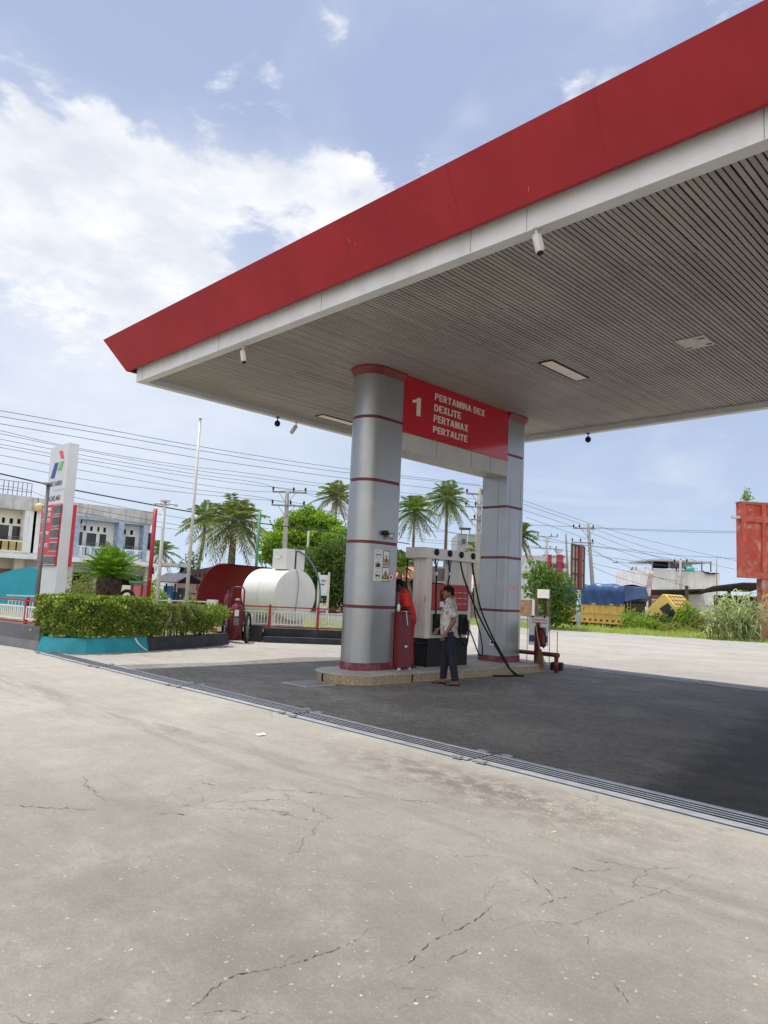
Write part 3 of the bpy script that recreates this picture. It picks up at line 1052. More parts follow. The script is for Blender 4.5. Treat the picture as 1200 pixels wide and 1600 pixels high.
def column(y0, y1, near, label):
    t = thing('canopy_column', label, 'column', (-9.28, (y0+y1)/2, IZ), group='silver columns carrying the canopy')
    which = (1, 1, 0, 0) if near else (0, 0, 1, 1)
    zs = [IZ+.13]+[b for b in BANDS]+[ZS-.15]
    r = .29
    def pl(d):
        return rounded(-9.60+d, FX-d, y0+(d if near else 0), y1-(0 if near else d), r-d, 10, which)
    for i in range(5):
        z0 = zs[i]+(.028 if i else 0)
        z1 = zs[i+1]-(.028 if i < 4 else 0)
        mb = MB().prism(pl(0), z0, z1, smooth=False)
        o = mb.build('cladding_panel', M_SILVER, t)
        for pgn in o.data.polygons:
            pgn.use_smooth = abs(pgn.normal.z) < .5
        o.data.set_sharp_from_angle(angle=R(25))
    for b in BANDS:
        MB().prism(pl(.012), b-.028, b+.028).build('red_band', M_BAND, t)
    MB().prism(pl(-.006), IZ, IZ+.13).build('skirting', M_SKIRT, t)
    c = MB()
    n = len(pl(0))
    a = [(x, y, ZS-.15) for x, y in pl(-.002)]
    b = [(x, y, ZS-.03) for x, y in rounded(-9.60-.07, FX+.07, y0-(.07 if near else 0), y1+(0 if near else .07), r+.05, 10, which)]
    b2 = [(x, y, ZS-.004) for x, y, z in b]
    c.hexa(a, b)
    c.hexa([(x, y, ZS-.0299) for x, y, z in b], b2)
    c.build('capital', M_CAP, t)
    for (sx, sy) in (((-9.16, y0-.0012),) if not near else ()):           # vertical panel seams on the flat faces
        MB().box((sx-.002, sy, IZ+.14), (sx+.002, sy+.001, 4.15)).build('panel_seam', M_DARK, t)
    for sy in ((y0+.13, y1-.30) if not near else ()):
        MB().box((FX+.0002, sy-.002, IZ+.14), (FX+.0012, sy+.002, 4.15)).build('panel_seam', M_DARK, t)
    return t


column(8.45, 9.28, True, 'near silver column with warning posters and a rounded front')
column(12.62, 13.46, False, 'far silver column with a socket near its foot')

# posters on the near column
def poster(y0, y1, z0, z1, label, cat, draw, name='wall_poster', base=None, group=None):
    t = thing(name, label, cat, (FX, (y0+y1)/2, z0), group=group)
    MB().box((FX+.001, y0, z0), (FX+.005, y1, z1)).build('sheet', base or M_PAPER, t)
    draw(t, y0, y1, z0, z1)
    return t


def ring_yz(mb, y, z, r, w=.006, x=FX+.0056, n=24):
    for i in range(n):
        a, b = 2*PI*i/n, 2*PI*(i+1)/n
        mb.add([(x, y+r*math.cos(a), z+r*math.sin(a)), (x, y+r*math.cos(b), z+r*math.sin(b)),
                (x, y+(r-w)*math.cos(b), z+(r-w)*math.sin(b)), (x, y+(r-w)*math.cos(a), z+(r-w)*math.sin(a))], [(0, 3, 2, 1)])


def rect_yz(mb, y0, y1, z0, z1, x=FX+.0054):
    mb.add([(x, y0, z0), (x, y1, z0), (x, y1, z1), (x, y0, z1)], [(0, 1, 2, 3)])


PA, PB = PX(585, 858, FX), PX(597, 908, FX)
PC, PDD = PX(599, 860, FX), PX(608, 883, FX)
PE, PF = PX(597, 886, FX), PX(607, 909, FX)
y0, y1, z0, z1 = PA.y, PB.y-.02, PB.z, PA.z


def draw_three(t, y0, y1, z0, z1):
    h = (z1-z0)/3
    yc = (y0+y1)/2
    for i in range(3):
        zc = z0+h*(i+.5)
        ink = MB()
        ring_yz(ink, yc, zc, min(.38*h, .44*(y1-y0)))
        if i == 2:
            rect_yz(ink, yc-.055, yc+.03, zc-.010, zc+.008)
            rect_yz(ink, yc+.035, yc+.06, zc-.010, zc+.008)
        if i == 1:
            rect_yz(ink, yc-.05, yc+.05, zc-.035, zc+.03)
            rect_yz(ink, yc-.02, yc+.02, zc+.03, zc+.045)
        if i == 0:
            rect_yz(ink, yc-.05, yc+.01, zc-.02, zc+.02)
            rect_yz(ink, yc+.01, yc+.05, zc-.005, zc+.012)
            rect_yz(ink, yc+.03, yc+.05, zc-.035, zc-.005)
        ink.build('pictogram', M_BLACKINK, t)
    for i in (1, 2):
        l = MB()
        rect_yz(l, y0, y1, z0+h*i-.003, z0+h*i+.003)
        l.build('divider', M_GREYINK, t)


poster(y0, y1, z0, z1, 'tall white poster of three ringed pictograms on the near column', 'poster', draw_three)


def draw_person(t, y0, y1, z0, z1):
    yc = (y0+y1)/2
    k = MB()
    ring_yz(k, yc, z1-.15, min(.10, .42*(y1-y0)))
    rect_yz(k, yc-.018, yc+.018, z1-.19, z1-.13)
    rect_yz(k, yc-.014, yc+.014, z1-.12, z1-.092)
    for a, b, c, d in ((y0, y1, z0, z0+.012), (y0, y1, z1-.012, z1), (y0, y0+.010, z0, z1), (y1-.010, y1, z0, z1)):
        rect_yz(k, a, b, c, d, FX+.0058)
    k.build('pictogram', M_BLACKINK, t)
    y = MB()
    rect_yz(y, y0+.015, y1-.015, z0+.02, z0+.10)
    y.build('caption_bar', mat('ochre ink', (.45, .33, .16), .6), t)


def draw_warn(t, y0, y1, z0, z1):
    yc = (y0+y1)/2
    k = MB()
    X = FX+.0054
    for a, b, c, d in ((y0, y1, z0, z0+.012), (y0, y1, z1-.012, z1), (y0, y0+.010, z0, z1), (y1-.010, y1, z0, z1)):
        rect_yz(k, a, b, c, d, FX+.0058)
    k.add([(X, yc-.085, z1-.20), (X, yc+.085, z1-.20), (X, yc, z1-.05)], [(0, 1, 2)])
    k.build('pictogram', M_BLACKINK, t)
    y = MB()
    rect_yz(y, y0+.015, y1-.015, z0+.03, z0+.10)
    y.add([(X+.001, yc-.06, z1-.188), (X+.001, yc+.06, z1-.188), (X+.001, yc, z1-.08)], [(0, 1, 2)])
    y.build('caption_bar', M_YELLOWINK, t)
    e = MB()
    rect_yz(e, yc-.012, yc+.012, z1-.17, z1-.115, X+.002)
    e.build('symbol', M_BLACKINK, t)


poster(PC.y, PDD.y, PDD.z, PC.z, 'small framed poster of a figure in a ring, upper right of the column posters', 'poster', draw_person)
poster(PE.y, PF.y, PF.z, PE.z, 'small poster with a yellow warning triangle on the near column', 'poster', draw_warn)


def disc_sticker(px, py, r, label, group=None):
    p = PX(px, py, FX)
    t = thing('round_sticker', label, 'sticker', (FX, p.y, p.z), group=group)
    b = MB()
    b.lathe((FX+.0005, p.y, p.z), [(r, 0), (r, .004)], 20, axis='X')
    b.build('sheet', M_PAPER, t)
    k = MB()
    ring_yz(k, p.y, p.z, r*.97, r*.2, FX+.0050)
    c = r*.68
    k.add([(FX+.0052, p.y-c, p.z+c*.8), (FX+.0052, p.y-c*.8, p.z+c), (FX+.0052, p.y+c, p.z-c*.8), (FX+.0052, p.y+c*.8, p.z-c)], [(0, 3, 2, 1)])
    k.build('ring', M_LOGORED, t)
    e = MB()
    rect_yz(e, p.y-r*.35, p.y+r*.35, p.z-r*.3, p.z+r*.25, FX+.0047)
    e.build('pictogram', M_BLACKINK, t)
    return t


disc_sticker(610.5, 902, .075, 'round red and white sticker beside the warning posters')
for i, (qx, wd) in enumerate(((794, 'leftmost of four in a row'), (799.5, 'second of four from the left'), (804.5, 'second of four from the right'), (810, 'rightmost of four in a row'))):
    disc_sticker(qx, 917.5, .055, 'small round prohibition sticker on the far column, '+wd, 'round stickers on the far column')
p = PX(769, 1004, FX)
p = PY(769, 1004, 12.62)
t = thing('wall_socket', 'square white wall socket low on the far column', 'socket', p)
MB().box((p.x-.055, p.y-.014, p.z-.055), (p.x+.055, p.y-.001, p.z+.055)).build('plate', M_PAPER, t, bevel=.004)
MB().lathe((p.x-.005, p.y-.0143, p.z), [(.028, -.003), (.028, 0)], 14, axis='Y').build('socket_hole', M_BLACK, t)
p = PX(603, 835, FX)
t = thing('flood_light', 'small dark spotlight with round pale lens on the near column', 'spotlight', p)
MB().tube([p+Vector((0, -.06, .02)), p+Vector((.09, -.06, .02))], .045, 12).build('housing', M_BLACK, t)
MB().tube([p+Vector((.02, .0, -.0)), p+Vector((.10, .06, -.03)), p+Vector((.12, .075, -.036))], [.03, .06, .062], 14).build('lens', M_STEEL, t)

# ------------------------------------------------------------------ header sign between the columns
SY0, SY1 = 9.284, 12.612
hs = thing('header_sign', 'red sign with white fuel names between the two silver columns', 'sign', (FX, 10.95, 4.16))
MB().box((FX-.54, SY0, 4.16), (FX+.006, SY1, 4.50)).build('beam', M_BEAM, hs, bevel=.004)
MB().box((FX-.50, SY0, 4.503), (FX+.018, SY1, ZS-.004)).build('red_panel', M_SIGNRED, hs, bevel=.003)
for y in (10.25, 11.35, 12.0):
    MB().box((FX+.0062, y-.003, 4.165), (FX+.0075, y+.003, 4.495)).build('beam_joint', M_DARK, hs)


def arc(cx, cy, rx, ry, a0, a1, n=7):
    return [(cx+rx*math.cos(R(a0+(a1-a0)*i/n)), cy+ry*math.sin(R(a0+(a1-a0)*i/n))) for i in range(n+1)]


_bowl = [(.2, 1)]+arc(.42, .70, .25, .30, 90, -90)+[(.2, .40), (.2, .57)]+arc(.40, .70, .085, .13, -90, 90)+[(.2, .83)]
_al = [(0, 0), (.2, 0), (.27, .22), (.40, .22), (.40, .38), (.33, .38), (.40, .70), (.40, 1), (.28, 1)]
GLYPH = {
    'P': (.68, [[(0, 0), (.2, 0), (.2, 1), (0, 1)], _bowl]),
    'R': (.74, [[(0, 0), (.2, 0), (.2, 1), (0, 1)], _bowl, [(.27, .399), (.47, 0), (.72, 0), (.51, .399)]]),
    'E': (.62, [[(0, 0), (.2, 0), (.2, 1), (0, 1)], [(.2, 0), (.62, 0), (.62, .17), (.2, .17)], [(.2, .415), (.57, .415), (.57, .585), (.2, .585)], [(.2, .83), (.61, .83), (.61, 1), (.2, 1)]]),
    'L': (.58, [[(0, 0), (.2, 0), (.2, 1), (0, 1)], [(.2, 0), (.58, 0), (.58, .18), (.2, .18)]]),
    'T': (.68, [[(0, .82), (.68, .82), (.68, 1), (0, 1)], [(.24, 0), (.44, 0), (.44, .82), (.24, .82)]]),
    'I': (.20, [[(0, 0), (.2, 0), (.2, 1), (0, 1)]]),
    'A': (.80, [_al, [(.8-x, y) for x, y in reversed(_al)]]),
    'M': (.88, [[(0, 0), (.2, 0), (.2, .62), (.36, 0), (.52, 0), (.68, .62), (.68, 0), (.88, 0), (.88, 1), (.60, 1), (.44, .42), (.28, 1), (0, 1)]]),
    'N': (.70, [[(0, 0), (.2, 0), (.2, .60), (.50, 0), (.70, 0), (.70, 1), (.50, 1), (.50, .40), (.20, 1), (0, 1)]]),
    'X': (.74, [[(0, 0), (.23, 0), (.37, .31), (.51, 0), (.74, 0), (.49, .51), (.72, 1), (.49, 1), (.37, .72), (.25, 1), (.02, 1), (.25, .51)]]),
    'D': (.72, [[(0, 0), (.2, 0), (.2, 1), (0, 1)], [(.2, 1)]+arc(.34, .5, .38, .5, 90, -90, 10)+[(.2, 0), (.2, .18)]+arc(.33, .5, .18, .32, -90, 90, 8)+[(.2, .82)]]),
}


def glyph_text(s_, place, parent, m):
    """bold capitals from cut shapes; place(u, v, d) maps 0..1 along and up the line, d off the face"""
    gap = .11
    tot = sum((.34 if c == ' ' else GLYPH[c][0]+gap) for c in s_)-gap
    mb = MB()
    x = 0
    for c in s_:
        if c == ' ':
            x += .34
            continue
        w_, polys = GLYPH[c]
        for pg in polys:
            pg = [p for i_, p in enumerate(pg) if i_ == 0 or (abs(p[0]-pg[i_-1][0])+abs(p[1]-pg[i_-1][1])) > 1e-6]
            ar = sum(pg[k_-1][0]*pg[k_][1]-pg[k_][0]*pg[k_-1][1] for k_ in range(len(pg)))
            if ar < 0:
                pg = pg[::-1]
            mb.hexa([place((x+a)/tot, b, 0) for a, b in pg], [place((x+a)/tot, b, 1) for a, b in pg])
        x += w_+gap
    return mb.build('lettering', m, parent)


def sign_text(name, s_, p_bl, p_tl, p_br):
    """fit a line between three pixels of the photograph, on the sign face"""
    a, b, c = PX(*p_bl, FX+.018), PX(*p_tl, FX+.018), PX(*p_br, FX+.018)
    hgt, wid = b.z-a.z, c.y-a.y
    return glyph_text(s_, lambda u, v, d: (FX+.0183+.004*d, a.y+u*wid, a.z+v*hgt), hs, M_LETTER)


q0, q1 = PX(645, 620, FX+.018), PX(656.5, 651, FX+.018)
yy0, yy1, zz0, zz1 = q0.y, q1.y, q1.z, q0.z+.02
wv, hv = yy1-yy0, zz1-zz0
one = [(.52, 0), (1, 0), (1, 1), (.66, 1), (.50, .90), (.28, .82), (0, .78), (0, .63), (.30, .67), (.52, .74)]
MB().hexa([(FX+.0182, yy0+u*wv, zz0+v*hv) for u, v in one], [(FX+.0225, yy0+u*wv, zz0+v*hv) for u, v in one]).build('lettering', M_LETTER, hs)
sign_text('lettering', 'PERTAMINA DEX', (679.5, 624.5), (680, 614), (757, 650))
sign_text('lettering', 'DEXLITE', (678.5, 642), (679, 631), (720, 654.5))
sign_text('lettering', 'PERTAMAX', (677.5, 658.5), (678, 647.5), (731, 674.5))
sign_text('lettering', 'PERTALITE', (676.5, 675.5), (677, 665), (730, 690))

# ------------------------------------------------------------------ drain grates
def grate(x0, x1, y, label, group):
    t = thing('drain_grate', label, 'drain grate', ((x0+x1)/2, y, 0), group=group)
    W = .40
    MB().box((x0+.006, y-W/2, .006), (x1-.006, y-W/2+.075, .016)).build('rim', M_STEEL, t, bevel=.003)
    MB().box((x0+.006, y-W/2+.085, .006), (x1-.006, y-W/2+.110, .0125)).build('rim', M_STEEL, t, bevel=.003)
    MB().box((x0+.006, y+W/2-.060, .006), (x1-.006, y+W/2, .016)).build('rim', M_STEEL, t, bevel=.003)
    for k in range(3):
        c = y-W/2+.155+k*.060+.02
        MB().box((x0+.006, c-.008, .0062), (x1-.006, c+.008, .0095)).build('bar', M_STEEL, t)
    d = MB()
    d.box((x0+.004, y-W/2+.02, .0045), (x1-.004, y+W/2-.02, .0058))
    d.build('channel', M_DARK, t)
    for xx in (x0+.12, x1-.12):
        for yy in (y-W/2, y+W/2):
            MB().box((xx-.05, yy-.03, .007), (xx+.05, yy+.03, .032)).build('tab', M_STEEL, t, bevel=.003)
    return t


x = -15.2
near = True
i = 0
while x < 8:
    dzr = ((i*7) % 5-2)*.012
    grate(x, x+2.74, 5.60+dzr, 'ribbed steel grate in the long drain before the canopy', 'steel grates of the near drain')
    x += 2.76
    i += 1
x = -8.4
while x < 6:
    grate(x, x+2.74, 14.98, 'steel grate of the far drain at the edge of the shade', 'steel grates of the far drain')
    x += 2.76

# cast cover beside the island and a scrap of litter
p = G(482, 1069)
t = thing('manhole_cover', 'low square cover in the paving beside the island', 'manhole cover', (p.x, p.y, 0))
MB().rbox((p.x, p.y, .009), (.62, .62, .010)).build('frame', M_SCREED, t)
MB().rbox((p.x, p.y, .018), (.48, .48, .008)).build('lid', M_GREYMETAL, t, bevel=.002)
p = G(405, 1149)
mb = MB()
mb.add([(p.x-.06, p.y-.015, .006), (p.x+.03, p.y-.035, .007), (p.x+.06, p.y+.02, .014), (p.x-.03, p.y+.03, .009)], [(0, 1, 2, 3)])
mb.add([(p.x+.06, p.y+.02, .014), (p.x-.03, p.y+.03, .009), (p.x-.012, p.y+.05, .020), (p.x+.045, p.y+.045, .022)], [(0, 1, 2, 3)])
tag(mb.build('litter', M_PAPER), 'crumpled scrap of white paper on the sunlit concrete', 'litter')

# ------------------------------------------------------------------ fuel dispenser
DX0, DX1 = -9.42, -8.95
dp = thing('fuel_dispenser', 'white and red fuel dispenser with four black hoses between the columns', 'fuel dispenser', (-9.18, 10.85, IZ))
MB().box((DX0, 10.0, 2.215), (DX1, 11.59, 2.42)).build('hose_gantry', M_DWHITE, dp, bevel=.012)
MB().box((-9.32, 10.14, .70), (DX1-.02, 10.30, 2.214)).build('left_cabinet', M_DWHITE, dp, bevel=.006)
MB().box((-9.145, 10.1385, .71), (-9.141, 10.1399, 2.21)).build('cabinet_seam', M_DARK, dp)
MB().box((-9.00, 10.1375, 1.38), (-8.985, 10.1399, 1.50)).build('cabinet_handle', M_RUST, dp)
MB().box((-9.32, 11.44, .74), (DX1-.05, 11.56, 2.214)).build('right_cabinet', M_DWHITE, dp, bevel=.006)
mb = MB().box((-9.40, 10.24, IZ), (DX1-.03, 11.46, .70))
mb.build('base_cabinet', M_BLACK, dp, bevel=.008)
MB().box((-9.36, 10.302, .702), (DX1-.06, 11.438, 1.235)).build('nozzle_panel', mat('pale pump panel', (.50, .52, .50), .4, dirt=.3), dp, bevel=.004)
for (a, b) in ((10.31, 10.80), (10.84, 11.43)):
    MB().box((-9.30, a, 1.24), (DX1-.015, b, 1.735)).build('red_panel', M_RED, dp, bevel=.014)
k = MB()
k.box((DX1-.014, 10.55, 1.42), (DX1-.006, 10.68, 1.62))
k.build('display', M_BLACK, dp, bevel=.003)
MB().box((DX1-.0145, 10.54, 1.30), (DX1-.010, 10.66, 1.40)).build('sticker', M_PAPER, dp)
for r in range(3):
    for c in range(3):
        MB().box((DX1-.0145, 10.93+c*.16, 1.36+r*.11), (DX1-.0110, 11.04+c*.16, 1.38+r*.11)).build('lettering', M_PINKINK, dp)
# white framed price window and a taller white shroud above the red panels
fr = MB()
a, b, c, d = 10.44, 10.74, 1.76, 2.08
fr.box((-9.10, a, c), (-9.0, a+.035, d)).box((-9.10, b-.035, c), (-9.0, b, d)).box((-9.10, a+.035, c), (-9.0, b-.035, c+.035)).box((-9.10, a+.035, d-.035), (-9.0, b-.035, d))
fr.build('display_frame', M_DWHITE, dp)
MB().box((-9.09, a+.035, c+.035), (-9.012, b-.035, d-.035)).build('display', mat('bronze display', (.20, .16, .13), .3), dp)
MB().box((-9.22, 10.93, 1.737), (-9.02, 11.437, 2.214)).build('shroud', M_DWHITE, dp, bevel=.006)
for y in (10.37, 10.77, 11.13, 11.51):
    reel = MB().lathe((DX1, y, 2.345), [(.062, .0), (.066, .02), (.045, .035), (.02, .04)], 20, axis='X').build('hose_outlet', M_BLACK, dp)
for y, yy in ((10.50, .42), (11.28, .44)):                       # nozzle boots
    MB().rbox((DX1-.035, y, .965), (.11, .20, .40)).build('nozzle_boot', M_BLACK, dp, bevel=.02)
    nz = MB()
    nz.tube([(DX1+.02, y+.03, 1.10), (DX1+.07, y+.03, 1.02), (DX1+.075, y+.02, .90), (DX1+.05, y, .80)], [.022, .035, .034, .016], 10)
    nz.tube([(DX1+.075, y+.02, 1.0), (DX1+.11, y+.02, .93), (DX1+.085, y+.01, .86)], .009, 6)
    nz.build('nozzle', M_BLACK, dp)


def hose(pts, r=.017, sub=8):
    """smooth hanging hose through control points"""
    P = [Vector(p) for p in pts]
    P = [P[0]*2-P[1]]+P+[P[-1]*2-P[-2]]
    out = []
    for i in range(1, len(P)-2):
        for k in range(sub):
            t = k/sub
            a, b, c, d = P[i-1], P[i], P[i+1], P[i+2]
            out.append(.5*((2*b)+(c-a)*t+(2*a-5*b+4*c-d)*t*t+(3*b-a-3*c+d)*t**3))
    out.append(P[-2])
    return MB().tube(out, r, 8)


HX = DX1+.03
hose([(HX-.05, 10.37, 2.21), (HX, 10.36, 1.9), (HX+.02, 10.34, 1.5), (HX+.03, 10.36, 1.1), (HX+.06, 10.44, .80), (HX+.05, 10.50, .98)]).build('hose', M_RUBBER, dp)
hose([(HX-.05, 10.77, 2.21), (HX-.01, 10.76, 1.95), (HX, 10.72, 1.72), (HX+.03, 10.80, 1.3), (HX+.10, 10.95, .85), (HX+.14, 11.15, .55), (HX+.10, 11.27, .80), (HX+.05, 11.29, 1.0)]).build('hose', M_RUBBER, dp)
hose([(HX-.05, 11.13, 2.21), (HX+.02, 11.17, 1.9), (HX+.12, 11.34, 1.45), (HX+.25, 11.58, .95), (HX+.42, 11.80, .52), (HX+.62, 11.93, .16), (HX+.80, 11.96, .03), (HX+.72, 11.70, .022), (HX+.60, 11.45, .022)]).build('hose', M_RUBBER, dp)
hose([(HX-.05, 11.51, 2.21), (HX+.02, 11.53, 1.85), (HX+.12, 11.62, 1.3), (HX+.28, 11.78, .80), (HX+.48, 11.90, .40), (HX+.70, 11.98, .06), (HX+.92, 12.02, .022)]).build('hose', M_RUBBER, dp)
hose([(HX, 11.44, .86), (HX+.08, 11.50, .62), (HX+.12, 11.60, .40), (HX+.12, 11.70, .36), (HX+.09, 11.76, .50), (HX+.05, 11.72, .80), (HX-.02, 11.62, 1.2), (HX-.05, 11.57, 1.7)], .013).build('hose', M_RUBBER, dp)
for y in (10.37, 10.77):                                            # Y shaped hanger straps and white tags
    for s in (-1, 1):
        MB().tube([(HX-.05, y+s*.09, 2.21), (HX-.01, y, 2.06)], .010, 6).build('strap', M_BLUE, dp)
for y, z in ((10.36, 1.93), (10.76, 1.95), (11.185, 1.87), (11.535, 1.83)):
    MB().tube([(HX+.008, y, z-.03), (HX+.005, y, z+.03)], .021, 8).build('hose_tag', M_PICKET, dp)
mast = hose([(-9.40, 10.05, 2.20), (-9.40, 10.04, 1.8), (-9.38, 10.06, 1.4), (-9.38, 10.1, .95)], .015)
mast.build('hose', M_RUBBER, dp)

t = thing('stool', 'low black metal stool under the white cabinet of the dispenser', 'stool', (-9.12, 10.05, IZ))
MB().rbox((-9.12, 10.03, .62), (.36, .30, .03)).build('seat', M_BLACK, t, bevel=.006)
for sx in (-.15, .15):
    for sy in (-.12, .12):
        MB().tube([(-9.12+sx, 10.03+sy, .61), (-9.12+sx*1.1, 10.03+sy*1.1, IZ)], .011, 6).build('leg', M_BLACK, t)

# podium and the things on it
pd = thing('podium', 'dark red metal podium cabinet against the near silver column', 'podium', (-8.98, 9.46, IZ))
mb = MB()
mb.hexa([(-9.22, 9.30, IZ+.04), (-8.80, 9.30, IZ+.04), (-8.80, 9.63, IZ+.04), (-9.22, 9.63, IZ+.04)],
        [(-9.22, 9.30, 1.17), (-8.84, 9.30, 1.17), (-8.84, 9.60, 1.17), (-9.22, 9.60, 1.17)])
mb.build('cabinet', M_DRED, pd, bevel=.006)
MB().box((-9.24, 9.292, 1.171), (-8.82, 9.62, 1.195)).build('top', M_DRED, pd, bevel=.005)
for (x, y) in ((-9.19, 9.33), (-8.83, 9.33), (-8.83, 9.60), (-9.19, 9.60)):
    MB().box((x-.02, y-.02, IZ), (x+.02, y+.02, IZ+.039)).build('foot', M_DWHITE, pd)
MB().rbox((-8.813, 9.47, .58), (.012, .06, .035)).build('handle', M_PAPER, pd)
p = Vector((-8.93, 9.36, 1.195))
t = thing('bottle', 'small white bottle with a blue cap standing on the red podium', 'bottle', p)
MB().lathe(p, [(.03, 0), (.03, .10), (.012, .13), (.012, .14)], 12).build('body', M_PAPER, t)
MB().lathe(p, [(.014, .141), (.014, .165)], 10).build('cap', M_BLUE, t)
mb = MB()
mb.add([(-8.90, 9.40, 1.199), (-8.80, 9.40, 1.2), (-8.80, 9.50, 1.2), (-8.90, 9.50, 1.21)], [(0, 1, 2, 3)])
mb.add([(-8.802, 9.42, 1.2), (-8.802, 9.44, 1.2), (-8.782, 9.47, .96), (-8.782, 9.45, .96)], [(0, 1, 2, 3)])
tag(mb.build('receipt', M_PAPER), 'white receipt paper with a strip hanging over the podium edge', 'paper')


# ------------------------------------------------------------------ people
def remesh(o, vox, it=4, f=.5):
    m = o.modifiers.new('remesh', 'REMESH')
    m.mode = 'VOXEL'
    m.voxel_size = vox
    m.use_smooth_shade = True
    s = o.modifiers.new('smooth', 'SMOOTH')
    s.factor = f
    s.iterations = it
    return o


def hand(mb, wrist, d, palm_n, curl=.4, thumb=1):
    """palm, four unequal bent fingers and a thumb off the side of the palm"""
    d = Vector(d).normalized()
    n = Vector(palm_n)
    n = (n-d*n.dot(d)).normalized()
    s = d.cross(n)*thumb
    mb.tube([wrist-d*.02, wrist+d*.02, wrist+d*.055, wrist+d*.088], [(.026, .020), (.034, .018), (.041, .017), (.038, .014)] if abs(d.z) > .9 else [.023, .026, .027, .022], 10)
    pm = wrist+d*.082
    for i, L in enumerate((.068, .078, .073, .057)):
        o = pm+s*(.030-.020*i)
        d1 = (d+n*curl*.5).normalized()
        d2 = (d+n*curl*1.5).normalized()
        d3 = (d+n*curl*2.6).normalized()
        a = o+d1*L*.42
        b = a+d2*L*.33
        mb.tube([o-d*.012, o, a, b, b+d3*L*.26], [.0095, .0095, .009, .0085, .0065], 7)
    tb = wrist+d*.028+s*.030
    td = (d*.75+s*.75+n*.25).normalized()
    mb.tube([tb-td*.012, tb+td*.025, tb+td*.028+(d*.9+s*.2+n*.35).normalized()*.032], [.013, .0115, .008], 8)


def head(mb, c, rot):
    """head about its centre c, rot turns the face"""
    def P(x, y, z):
        return c+rot @ Vector((x, y, z))
    mb.ball(c, (.074, .093, .108), 20, m=rot)
    mb.ball(P(0, .030, -.055), (.056, .062, .062), 16, m=rot)
    mb.ball(P(0, .070, -.088), (.026, .022, .022), 12, m=rot)
    mb.ball(P(0, .078, .028), (.052, .018, .016), 12, m=rot)
    mb.tube([P(0, .088, .022), P(0, .106, -.012), P(0, .100, -.026)], [.009, .014, .012], 8)
    mb.ball(P(0, .088, -.052), (.024, .012, .010), 10, m=rot)
    for s in (-1, 1):
        mb.ball(P(s*.076, -.004, -.008), (.010, .020, .030), 10, m=rot)
        mb.ball(P(s*.040, .062, -.025), (.022, .022, .02), 10, m=rot)
    return P


def face_and_hair(t, P, rot, bald=0):
    e = MB()
    for s in (-1, 1):
        e.ball(P(s*.031, .0865, .006), (.012, .006, .0055), 8, m=rot)
    e.build('eyes', mat('dark eye', (.02, .015, .012), .3), t)
    b = MB()
    for s in (-1, 1):
        b.tube([P(s*.016, .0945, .026), P(s*.034, .0955, .031), P(s*.052, .082, .026)], [.003, .0045, .003], 6)
    b.build('eyebrows', M_HAIR, t)
    l = MB()
    l.tube([P(-.022, .0955, -.052), P(0, .101, -.053), P(.022, .0955, -.052)], [.002, .004, .002], 6)
    l.build('lips', mat('lips', (.12, .045, .04), .5), t)
    h = MB()
    h.ball(P(0, -.020, .030), (.083, .092, .090), 18, m=rot)
    h.ball(P(0, .018, .062), (.070, .078, .058), 16, m=rot)
    h.ball(P(0, -.055, -.015), (.070, .052, .06), 16, m=rot)
    for s in (-1, 1):
        h.tube([P(s*.074, .022, .035), P(s*.077, .020, -.005)], [.014, .007], 8)
    o = h.build('hair', M_HAIR, t)
    remesh(o, .006, 2)


def shirt_mat():
    m = bpy.data.materials.new('patterned shirt cloth')
    m.use_nodes = True
    k = NT(m.node_tree)
    p = m.node_tree.nodes['Principled BSDF']
    co = k.n('ShaderNodeTexCoord').outputs['Object']
    v = k.n('ShaderNodeTexVoronoi')
    v.inputs['Scale'].default_value = 17
    k.l(co, v.inputs['Vector'])
    s = k.n('ShaderNodeSeparateColor')
    k.l(v.outputs['Color'], s.inputs[0])
    col = k.mix(k.ramp(s.outputs[0], .35, .75), (.52, .49, .45), (.26, .25, .25))
    col = k.mix(k.m('MULTIPLY', k.ramp(k.noise(co, 40, 3), .5, .65), .5), col, (.16, .16, .17))
    k.l(col, p.inputs['Base Color'])
    p.inputs['Roughness'].default_value = .85
    b = k.n('ShaderNodeBump')
    b.inputs['Strength'].default_value = .5
    k.l(k.noise(co, 11, 4), b.inputs['Height'])
    k.l(b.outputs[0], p.inputs['Normal'])
    return m


def V(*a):
    return Vector(a)


# customer: stands on the paving, in profile, looking left along the island
pm = G(699, 1070)
man = thing('person', 'man in a pale patterned short sleeved shirt, dark jeans and sandals', 'person', (pm.x, pm.y, .004), local=True, rz=R(131))
b = MB()
b.tube([V(0, .0, .84), V(0, .0, .92), V(0, .012, 1.02), V(0, .02, 1.12), V(0, .005, 1.24), V(0, -.012, 1.35), V(0, -.012, 1.41), V(0, -.005, 1.46), V(0, .012, 1.52)],
       [(.15, .11), (.165, .125), (.162, .128), (.163, .128), (.175, .118), (.165, .095), (.10, .07), (.056, .058), (.052, .055)], 16)
hc = V(0, .035, 1.565)
hr = Matrix.Rotation(R(8), 3, 'Z') @ Matrix.Rotation(R(-3), 3, 'X')
HP = head(b, hc, hr)
legs = {-1: [V(-.09, 0, .88), V(-.105, -.055, .48), V(-.11, -.13, .09)], 1: [V(.09, 0, .88), V(.10, .05, .48), V(.105, .075, .09)]}
for s in (-1, 1):
    hpt, kn, an = legs[s]
    b.tube([hpt, (hpt+kn)/2, kn, kn.lerp(an, .4), an], [.085, .07, .053, .052, .036], 12)
    b.tube([an+V(0, -.045, -.055), an+V(0, .02, -.045), an+V(0, .11, -.066), an+V(0, .165, -.07)], [(.03, .028), (.035, .035), (.042, .018), (.028, .010)], 10)
